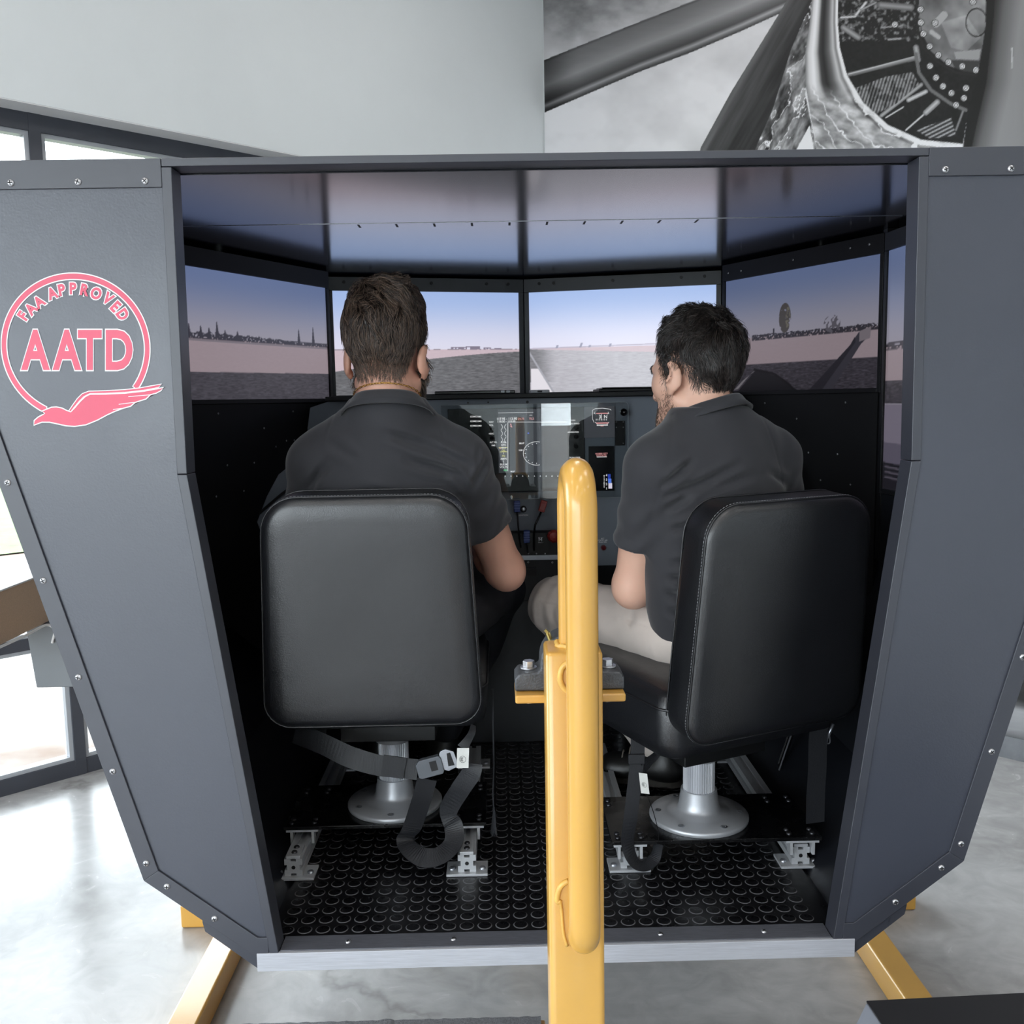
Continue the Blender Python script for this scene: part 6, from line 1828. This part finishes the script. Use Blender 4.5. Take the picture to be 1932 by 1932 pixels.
def shoes(person, heel, toe, m_up=None, laces=True):
    """boot from heel to toe on the floor: upper, sole, laces"""
    h, t = np.array(heel, float), np.array(toe, float); e = (t - h); L = np.linalg.norm(e[:2]); e = e / np.linalg.norm(e); up = np.array([0, 0, 1.0]); sd = np.cross(e, up)
    def fu(P):
        d = s_cap(P, h + up * .045 + e * .03, h + up * .045 + e * (L - .045), .040, .036, (up, .85))
        d = smin(d, s_cap(P, h + up * .03 + e * (L - .07), h + up * .030 + e * (L - .038), .040, .036, (up, .75)), .03)
        d = smin(d, s_cap(P, h + up * .05 + e * .04, h + up * .135 + e * .035, .042, .045), .04)
        d = smax(d, (h[2] + .016) - P[:, 2], .004)
        return smax(d, P[:, 2] - (h[2] + .135), .008)
    o = sdf_obj('boot', fu, np.minimum(h, t) - .09, np.maximum(h, t) + np.array([.09, .09, .2]), .006, M_boot, person)
    def fs_(P):
        d = s_cap(P, h + e * .025, h + e * (L - .035), .040, .043, (up, .5)); d = smin(d, s_cap(P, h + e * .05, h + e * .1, .038, .036), .02)
        return smax(smax(d, P[:, 2] - (h[2] + .022), .002), (h[2] + .001) - P[:, 2], .002)
    sdf_obj('boot_sole', fs_, np.minimum(h, t) - .09, np.maximum(h, t) + .09, .005, M_sole, o)
    if laces:
        for k in range(5):
            c = h + e * (.095 + .020 * k) + up * (.112 - .011 * k)
            mb = MB(); mb.tube(bez([tuple(c - sd * .022 - up * .010), tuple(c + up * .004), tuple(c + sd * .022 - up * .010)], 4), .0022, 6); mb.build('lace', M_lace, o, smooth=True)
    return o

def eyes(person, H):
    for sx in (-1, 1):
        mb = MB(); c = H.wor([[sx * .031, .078, .012]])[0]; fwd = H.R @ np.array([0, 1, 0]); mb.lathe([(.0115 * math.cos(a), .0115 * math.sin(a)) for a in np.linspace(-1.5, 1.5, 9)], (0, 0, 0), 16)
        Rm = Vector((0, 0, 1)).rotation_difference(Vector(fwd)).to_matrix().to_4x4()
        o = link('eye', mb.mesh('eye'), M_eye, None, True); o.parent = person; o.matrix_parent_inverse = person.matrix_world.inverted(); o.matrix_basis = Matrix.Translation(Vector(c)) @ Rm
        mb = MB(); mb.lathe([(.0052, .0108), (.004, .0116), (.0005, .0119)], (0, 0, 0), 14); q = link('iris', mb.mesh('iris'), M_iris, None, True); q.parent = o

def collar(person, c, tilt_dir, tilt, r, zt, h, name='collar', flare=.026, sy=.94, ry=0.0):
    """folded polo collar round the neck; tilt lowers the side toward tilt_dir"""
    td = np.array([*tilt_dir, 0.0]); td /= np.linalg.norm(td); n = 44
    prof = [(r - .002, zt - h * .9), (r - .0005, zt - .006), (r + .002, zt - .0005), (r + .0055, zt - .001), (r + .010, zt - .006), (r + flare * .55, zt - h * .55), (r + flare, zt - h), (r + flare - .003, zt - h - .0015), (r + flare * .5, zt - h * .62), (r + .004, zt - h * .85)]
    rings = []
    for k in range(n):
        a = 2 * PI * k / n; d = np.array([math.cos(a), math.sin(a) * sy, 0])
        t_ = d @ td
        rings.append([tuple(np.array([c[0], c[1], 0]) + d * rr_ + np.array([0, 0, z - tilt * (t_ * rr_) - .0022 * math.sin(3 * a) ])) for rr_, z in prof])
    mb = MB(); mb.loft(rings, cap=False, closed=True); return mb.build(name, M_polo, person, smooth=True)

# ================================================================== bearded pilot (left seat)
pl_ = thing('person', (-.25, 2.12, 1.04), 'pilot with full dark beard in charcoal polo, seated left, seen from behind', 'person')
HL = Head((-.238, 2.088, 1.716), math.radians(-11), math.radians(-2), math.radians(1.5), 1.03)
x0 = -.252
SL_, SR_ = np.array([-.398, 2.105, 1.490]), np.array([-.088, 2.105, 1.484])
ER, EL = np.array([.010, 2.215, 1.222]), np.array([-.462, 2.23, 1.225])
WR, WL = np.array([-.075, 2.455, 1.290]), np.array([-.415, 2.47, 1.285])
def arm(P, S_, E, Wr, k=1.0):
    e = (E - S_) / np.linalg.norm(E - S_); g = (Wr - E) / np.linalg.norm(Wr - E)
    d = s_cap(P, S_, S_ + (E - S_) * .45, .052 * k, .050 * k)
    d = smin(d, s_cap(P, S_ + (E - S_) * .45, E, .050 * k, .041 * k), .02)
    d = smin(d, s_cap(P, E, E - g * .012 + e * .012, .036 * k, .030 * k), .02)
    d = smin(d, s_cap(P, E + g * .0, E + (Wr - E) * .30, .041 * k, .045 * k), .025)
    return smin(d, s_cap(P, E + (Wr - E) * .30, Wr, .045 * k, .027 * k), .02)
def legs(P, hip, knee, ank, k=1.0, kk=.03):
    d = s_cap(P, hip, knee, .082 * k, .058 * k)
    return smin(d, s_chain(P, [knee, knee + (ank - knee) * .3, ank], [.055 * k, .055 * k, .040 * k], .02), kk)
KL_R, KL_L = np.array([-.010, 2.54, 1.115]), np.array([-.375, 2.53, 1.12]); AL_R, AL_L = np.array([-.175, 2.64, .70]), np.array([-.36, 2.66, .70])
HP_R, HP_L = np.array([x0 + .095, 2.16, 1.115]), np.array([x0 - .095, 2.16, 1.115])
HL.neck = (HL.wor([[0, -.024, -.02]])[0], (x0 + .013, 2.068, 1.585), .057, .065)
def bodyL(P):
    d = near_only(P, HL.c, .26, HL.f)
    nk = s_cap(P, *HL.neck)
    nk = smin(nk, s_cap(P, (x0 + .013, 2.072, 1.60), (x0, 2.125, 1.48), .060, .060), .04)
    d = smin(d, nk, .022)
    t = s_chain(P, [(x0, 2.15, 1.13), (x0, 2.11, 1.25), (x0, 2.12, 1.42)], [.125, .125, .13], .06, ((0, 1, 0), .7))
    t = smin(t, s_cap(P, SL_, SR_, .050, .050), .05)
    d = smin(d, t, .04)
    d = smin(d, near_only(P, ER, .42, lambda Q: arm(Q, SR_, ER, WR, 1.04)), .03); d = smin(d, near_only(P, EL, .42, lambda Q: arm(Q, SL_, EL, WL)), .03)
    d = smin(d, near_only(P, WR, .27, lambda Q: hand(Q, WR, (-.12, 1, .12), (-1, -.1, -.2), side=-1)), .015); d = smin(d, near_only(P, WL, .27, lambda Q: hand(Q, WL, (.10, 1, .12), (1, -.1, -.2), side=1)), .015)
    d = smin(d, near_only(P, KL_R, .62, lambda Q: legs(Q, HP_R, KL_R, AL_R, .9)), .03); d = smin(d, near_only(P, KL_L, .62, lambda Q: legs(Q, HP_L, KL_L, AL_L, .9)), .03)
    return d
sdf_obj('body', bodyL, (-.60, 1.90, .62), (.12, 2.86, 1.93), .0046, M_skin, pl_)
eyes(pl_, HL)
CUFF_R = ER + (SR_ - ER) * .42; CUFF_L = EL + (SL_ - EL) * .40
def polo(P, torso_pts, torso_r, fl, S1, S2, trap, neck_c, zn, arms, folds, hem, sway=None):
    d = s_chain(P, torso_pts, torso_r, .07, fl)
    d = smin(d, s_cap(P, S1, S2, .066, .066), .055)
    for a, b, ra, rb in trap: d = smin(d, s_cap(P, a, b, ra, rb), .045)
    for S_, E, cuff, r0, r1 in arms:
        e = (E - S_) / np.linalg.norm(E - S_)
        s = s_cap(P, S_, cuff + e * .05, r0, r1)
        h_ = (P - S_) @ e
        s = smax(s, (P - cuff) @ e, .003)
        s = s + .0012 * np.exp(-(((P - cuff) @ e + .024) / .0022) ** 2)                    # hem stitching
        s = s - .0022 * np.sin(h_ * 95 + 3 * np.sin(P[:, 0] * 40)) * sstep(.02, .09, h_)
        d = smin(d, s, .022)
    for a, b, dp, w in folds: d = d + groove(P, a, b, dp, w)
    d = d + .0014 * nz(P, 24, 4) + .0008 * nz(P, 55, 6)
    # armhole seams
    for S_, E, cuff, r0, r1 in arms:
        ax = np.array([1.0, 0, 0]) * (1 if S_[0] > neck_c[0] else -1)
        q = (P - (S_ - ax * .012)) @ ax + .28 * (P[:, 2] - S_[2])
        d = d + .0016 * np.exp(-(q / .0024) ** 2) * (np.linalg.norm(P - S_, axis=1) < .13)
    d = smax(d, P[:, 2] - zn, .006)
    return smax(d, hem - P[:, 2], .006)
foldsL = [((-.235, 2.00, 1.556), (-.135, 2.0, 1.520), .010, .010), ((-.150, 2.00, 1.528), (-.062, 2.02, 1.480), .017, .009), ((-.195, 2.0, 1.498), (-.085, 2.01, 1.463), .015, .009), ((-.092, 2.01, 1.466), (-.060, 2.03, 1.415), .014, .008),
          ((-.020, 2.06, 1.500), (-.058, 2.03, 1.430), .012, .008), ((-.038, 2.04, 1.545), (-.046, 2.03, 1.475), .006, .006), ((-.30, 2.0, 1.44), (-.20, 2.0, 1.425), .007, .010), ((-.36, 2.02, 1.50), (-.42, 2.05, 1.43), .009, .010), ((-.37, 2.02, 1.545), (-.30, 2.02, 1.50), .005, .010)]
def shirtL(P):
    return polo(P, [(x0, 2.14, 1.09), (x0, 2.11, 1.22), (x0, 2.118, 1.39), (x0, 2.112, 1.48)], [.150, .158, .172, .145], ((0, 1, 0), .68), SL_, SR_,
                [((x0 + .012, 2.072, 1.600), (-.355, 2.10, 1.525), .055, .050), ((x0 + .012, 2.072, 1.600), (-.125, 2.10, 1.520), .055, .050), ((x0 + .013, 2.072, 1.600), (x0, 2.11, 1.46), .076, .095)], (x0, 2.1, 1.6), 1.632,
                [(SR_, ER, CUFF_R, .067, .062), (SL_, EL, CUFF_L, .067, .062)], foldsL, 1.045)
sdf_obj('polo_shirt', shirtL, (-.56, 1.90, 1.02), (.10, 2.36, 1.66), .0042, M_polo, pl_)
collar(pl_, (x0 + .014, 2.070), (0, 1), .40, .0700, 1.624, .038, flare=.034)
def pantsL(P):
    d = s_ell(P, (x0, 2.15, 1.10), (.175, .135, .085))
    for hp, kn, an in ((HP_R, KL_R, AL_R), (HP_L, KL_L, AL_L)):
        d = smin(d, s_cap(P, hp, kn, .094, .070), .04); d = smin(d, s_chain(P, [kn, kn + (an - kn) * .35, an], [.068, .070, .060], .03), .03)
    return d + .0025 * nz(P, 40, 2)
sdf_obj('trousers', pantsL, (-.58, 1.96, .64), (.12, 2.88, 1.24), .0065, M_navy, pl_)
shoes(pl_, (-.18, 2.60, .578), (-.178, 2.815, .578)); shoes(pl_, (-.36, 2.61, .578), (-.362, 2.825, .578))
def flowL(q):
    w = np.array([-.008, -.040, .128]); d = q - w
    d = d / np.maximum(np.linalg.norm(d, axis=1), 1e-4)[:, None]
    back = sstep(.0, -.06, q[:, 1]); low = sstep(.06, -.03, q[:, 2])
    d = d + np.stack([.55 * sstep(.05, .11, q[:, 2]) - 5 * q[:, 0] * low * back, .1 * sstep(.06, .1, q[:, 2]), -.9 * sstep(.10, .02, q[:, 2])], -1)
    return d
make_hair(pl_, HL, LINE_L, M_hairL, (.0045, .036), 10200, (.008, .015, .040), (.60, 80, .25), None, flowL, fade=.020, loft=.008)
make_beard(pl_, HL, M_hairL, 3400, .022, .0008, lambda q: ((q[:, 2] < -.028) & (q[:, 1] > .006) & (q[:, 2] < -.030 + .55 * np.clip(.075 - q[:, 1], 0, .1) + .0) & (q[:, 2] > -.13)).astype(float) + ((q[:, 1] > .012) & (np.abs(q[:, 0]) > .045) & (q[:, 2] < .01) & (q[:, 2] > -.06) & (q[:, 1] < .04)).astype(float), lift=.75)
make_beard(pl_, HL, M_brow, 260, .008, .0004, lambda q: ((np.abs(q[:, 2] - .034) < .004) & (np.abs(q[:, 0]) > .014) & (np.abs(q[:, 0]) < .048) & (q[:, 1] > .06)).astype(float), 'eyebrows', .2)
nk = thing('necklace', (x0 + .013, 2.06, 1.64), 'thin gold chain necklace round the bearded pilot\'s neck', 'necklace')
mb = MB(); nL = 64
for k in range(nL):
    a = 2 * PI * k / nL; c = np.array([x0 + .0135 + .0715 * math.cos(a), 2.069 + .0705 * math.sin(a), 1.6345 - .40 * .068 * math.sin(a)])
    t_ = np.array([-math.sin(a), math.cos(a), -.4 * math.cos(a)]); t_ /= np.linalg.norm(t_); r_ = np.array([math.cos(a), math.sin(a), 0])
    w_ = np.cross(t_, r_); tw = .7 if k % 2 else -.7; v_ = r_ * math.cos(tw) + w_ * math.sin(tw)
    mb.tube([tuple(c + t_ * .0046 * math.cos(b) + v_ * .0019 * math.sin(b)) for b in np.linspace(0, 2 * PI, 8, endpoint=False)], .0008, 4, closed=True)
mb.build('chain', M_gold, nk, smooth=True)

# ================================================================== curly haired pilot (right seat)
pr_ = thing('person', (.47, 2.1, 1.04), 'pilot with dark curly hair in black polo and khaki trousers, leaning in, looking left', 'person')
HR = Head((.446, 2.150, 1.664), math.radians(37), math.radians(-9), math.radians(4), 1.03)
A27 = math.radians(27); FR = np.array([-math.sin(A27), math.cos(A27), 0.0]); LR = np.array([-math.cos(A27), -math.sin(A27), 0.0])
S2L, S2R = np.array([.338, 2.040, 1.470]), np.array([.632, 2.190, 1.478])
E2L, E2R = np.array([.300, 2.105, 1.198]), np.array([.700, 2.30, 1.23]); W2L, W2R = np.array([.362, 2.335, 1.190]), np.array([.575, 2.50, 1.25])
H2L, K2L, A2L = np.array([.415, 2.115, 1.085]), np.array([.148, 2.455, 1.080]), np.array([.405, 2.485, .700])
H2R, K2R, A2R = np.array([.545, 2.185, 1.085]), np.array([.535, 2.51, 1.09]), np.array([.54, 2.60, .70])
HR.neck = (HR.wor([[0, -.022, -.02]])[0], (.468, 2.125, 1.555), .056, .065)
def bodyR(P):
    d = near_only(P, HR.c, .26, HR.f)
    nk_ = s_cap(P, *HR.neck)
    nk_ = smin(nk_, s_cap(P, (.468, 2.128, 1.57), (.478, 2.135, 1.46), .060, .060), .04)
    d = smin(d, nk_, .022)
    t = s_chain(P, [(.475, 2.12, 1.12), (.476, 2.10, 1.24), (.478, 2.115, 1.41)], [.125, .125, .13], .06, (FR, .7))
    t = smin(t, s_cap(P, S2L, S2R, .050, .050), .05); d = smin(d, t, .04)
    d = smin(d, near_only(P, E2L, .42, lambda Q: arm(Q, S2L, E2L, W2L, 1.06)), .03); d = smin(d, near_only(P, E2R, .42, lambda Q: arm(Q, S2R, E2R, W2R)), .03)
    d = smin(d, near_only(P, W2L, .27, lambda Q: hand(Q, W2L, (.05, 1, -.10), (.2, .1, -1), side=1)), .015); d = smin(d, near_only(P, W2R, .27, lambda Q: hand(Q, W2R, (-.2, 1, .1), (-1, -.1, -.3), side=-1)), .015)
    d = smin(d, near_only(P, K2L, .62, lambda Q: legs(Q, H2L, K2L, A2L, .88)), .03); d = smin(d, near_only(P, K2R, .62, lambda Q: legs(Q, H2R, K2R, A2R, .88)), .03)
    return d
sdf_obj('body', bodyR, (.04, 1.90, .62), (.84, 2.76, 1.86), .0046, M_skin2, pr_)
eyes(pr_, HR)
C2L = E2L + (S2L - E2L) * .37; C2R = E2R + (S2R - E2R) * .37
foldsR = [((.345, 1.97, 1.440), (.411, 1.98, 1.487), .013, .008), ((.355, 1.97, 1.412), (.512, 2.00, 1.474), .015, .009), ((.350, 1.97, 1.384), (.412, 1.99, 1.420), .012, .008), ((.42, 1.98, 1.425), (.56, 2.02, 1.455), .008, .010), ((.36, 1.98, 1.34), (.44, 1.98, 1.36), .012, .009), ((.37, 1.98, 1.27), (.46, 1.98, 1.285), .014, .009),
          ((.36, 1.99, 1.235), (.43, 1.98, 1.24), .015, .009), ((.36, 2.0, 1.20), (.42, 1.99, 1.195), .016, .010), ((.37, 2.0, 1.16), (.42, 2.0, 1.15), .015, .010), ((.57, 2.06, 1.46), (.66, 2.12, 1.42), .009, .010)]
def shirtR(P):
    return polo(P, [(.475, 2.115, 1.10), (.476, 2.10, 1.22), (.478, 2.118, 1.37), (.482, 2.122, 1.455)], [.142, .150, .170, .148], (FR, .70), S2L, S2R,
                [((.468, 2.125, 1.575), (.375, 2.065, 1.505), .056, .050), ((.468, 2.125, 1.575), (.585, 2.165, 1.515), .056, .052), ((.468, 2.128, 1.575), (.478, 2.13, 1.45), .074, .095)], (.478, 2.1, 1.6), 1.600,
                [(S2L, E2L, C2L, .066, .060), (S2R, E2R, C2R, .066, .060)], foldsR, 1.085)
sdf_obj('polo_shirt', shirtR, (.16, 1.88, 1.06), (.84, 2.42, 1.66), .0042, M_polo, pr_)
collar(pr_, (.468, 2.125), (FR[0] - .25, FR[1]), .45, .0695, 1.596, .034, flare=.032)
def pantsR(P):
    d = s_ell(P, (.478, 2.13, 1.085), (.150, .140, .090))
    for hp, kn, an in ((H2L, K2L, A2L), (H2R, K2R, A2R)):
        d = smin(d, s_cap(P, hp, kn, .092, .070), .04); d = smin(d, s_chain(P, [kn, kn + (an - kn) * .35, an], [.070, .068, .056], .03), .03)
    e = (K2L - H2L) / np.linalg.norm(K2L - H2L); s = (P - H2L) @ e
    d = d + .0020 * np.sin(s * 130 + 10 * P[:, 2]) * sstep(.24, .40, s) + .0020 * nz(P, 42, 2) + .0012 * nz(P, 90, 5)
    r = P - H2L - s[:, None] * e
    d = d + .0022 * np.exp(-((r[:, 2] - .028) / .0026) ** 2) * ((P[:, 1] < 2.40) & (r[:, 0] < .03))              # outseam
    d = d + groove(P, (.295, 2.13, 1.15), (.305, 2.16, 1.05), .005, .008) + groove(P, (.33, 2.10, 1.12), (.335, 2.10, 1.03), .004, .008) + groove(P, (.26, 2.2, 1.15), (.262, 2.22, 1.06), .003, .008)
    return d
sdf_obj('trousers', pantsR, (.04, 1.94, .64), (.72, 2.74, 1.26), .0045, M_khaki, pr_)
shoes(pr_, (.475, 2.455, .578), (.262, 2.525, .578)); shoes(pr_, (.56, 2.57, .578), (.55, 2.80, .578))
def flowR(q):
    w = np.array([.0, -.055, .125]); d = q - w; d = d / np.maximum(np.linalg.norm(d, axis=1), 1e-4)[:, None]
    return d + np.stack([0 * q[:, 0], .35 * sstep(.05, .1, q[:, 2]), -1.0 * sstep(.11, .02, q[:, 2])], -1)
make_hair(pr_, HR, LINE_R, M_hairR, (.006, .020), 9500, (.012, .020, .036), (1.0, 70, 1.1), None, flowR, seg=6, wid=.00085, fade=.022, loft=.018)
make_beard(pr_, HR, M_stub, 2600, .0065, .00034, lambda q: ((q[:, 2] < -.035) & (q[:, 1] > .0) & (q[:, 2] > -.13)).astype(float) * (1.0 * (q[:, 2] < -.055) + .35) + .5 * ((q[:, 1] > .010) & (np.abs(q[:, 0]) > .05) & (q[:, 2] < .02) & (q[:, 1] < .034)), lift=.45)
make_beard(pr_, HR, M_brow, 320, .009, .0004, lambda q: ((np.abs(q[:, 2] - .034) < .0045) & (np.abs(q[:, 0]) > .014) & (np.abs(q[:, 0]) < .050) & (q[:, 1] > .055)).astype(float), 'eyebrows', .3)
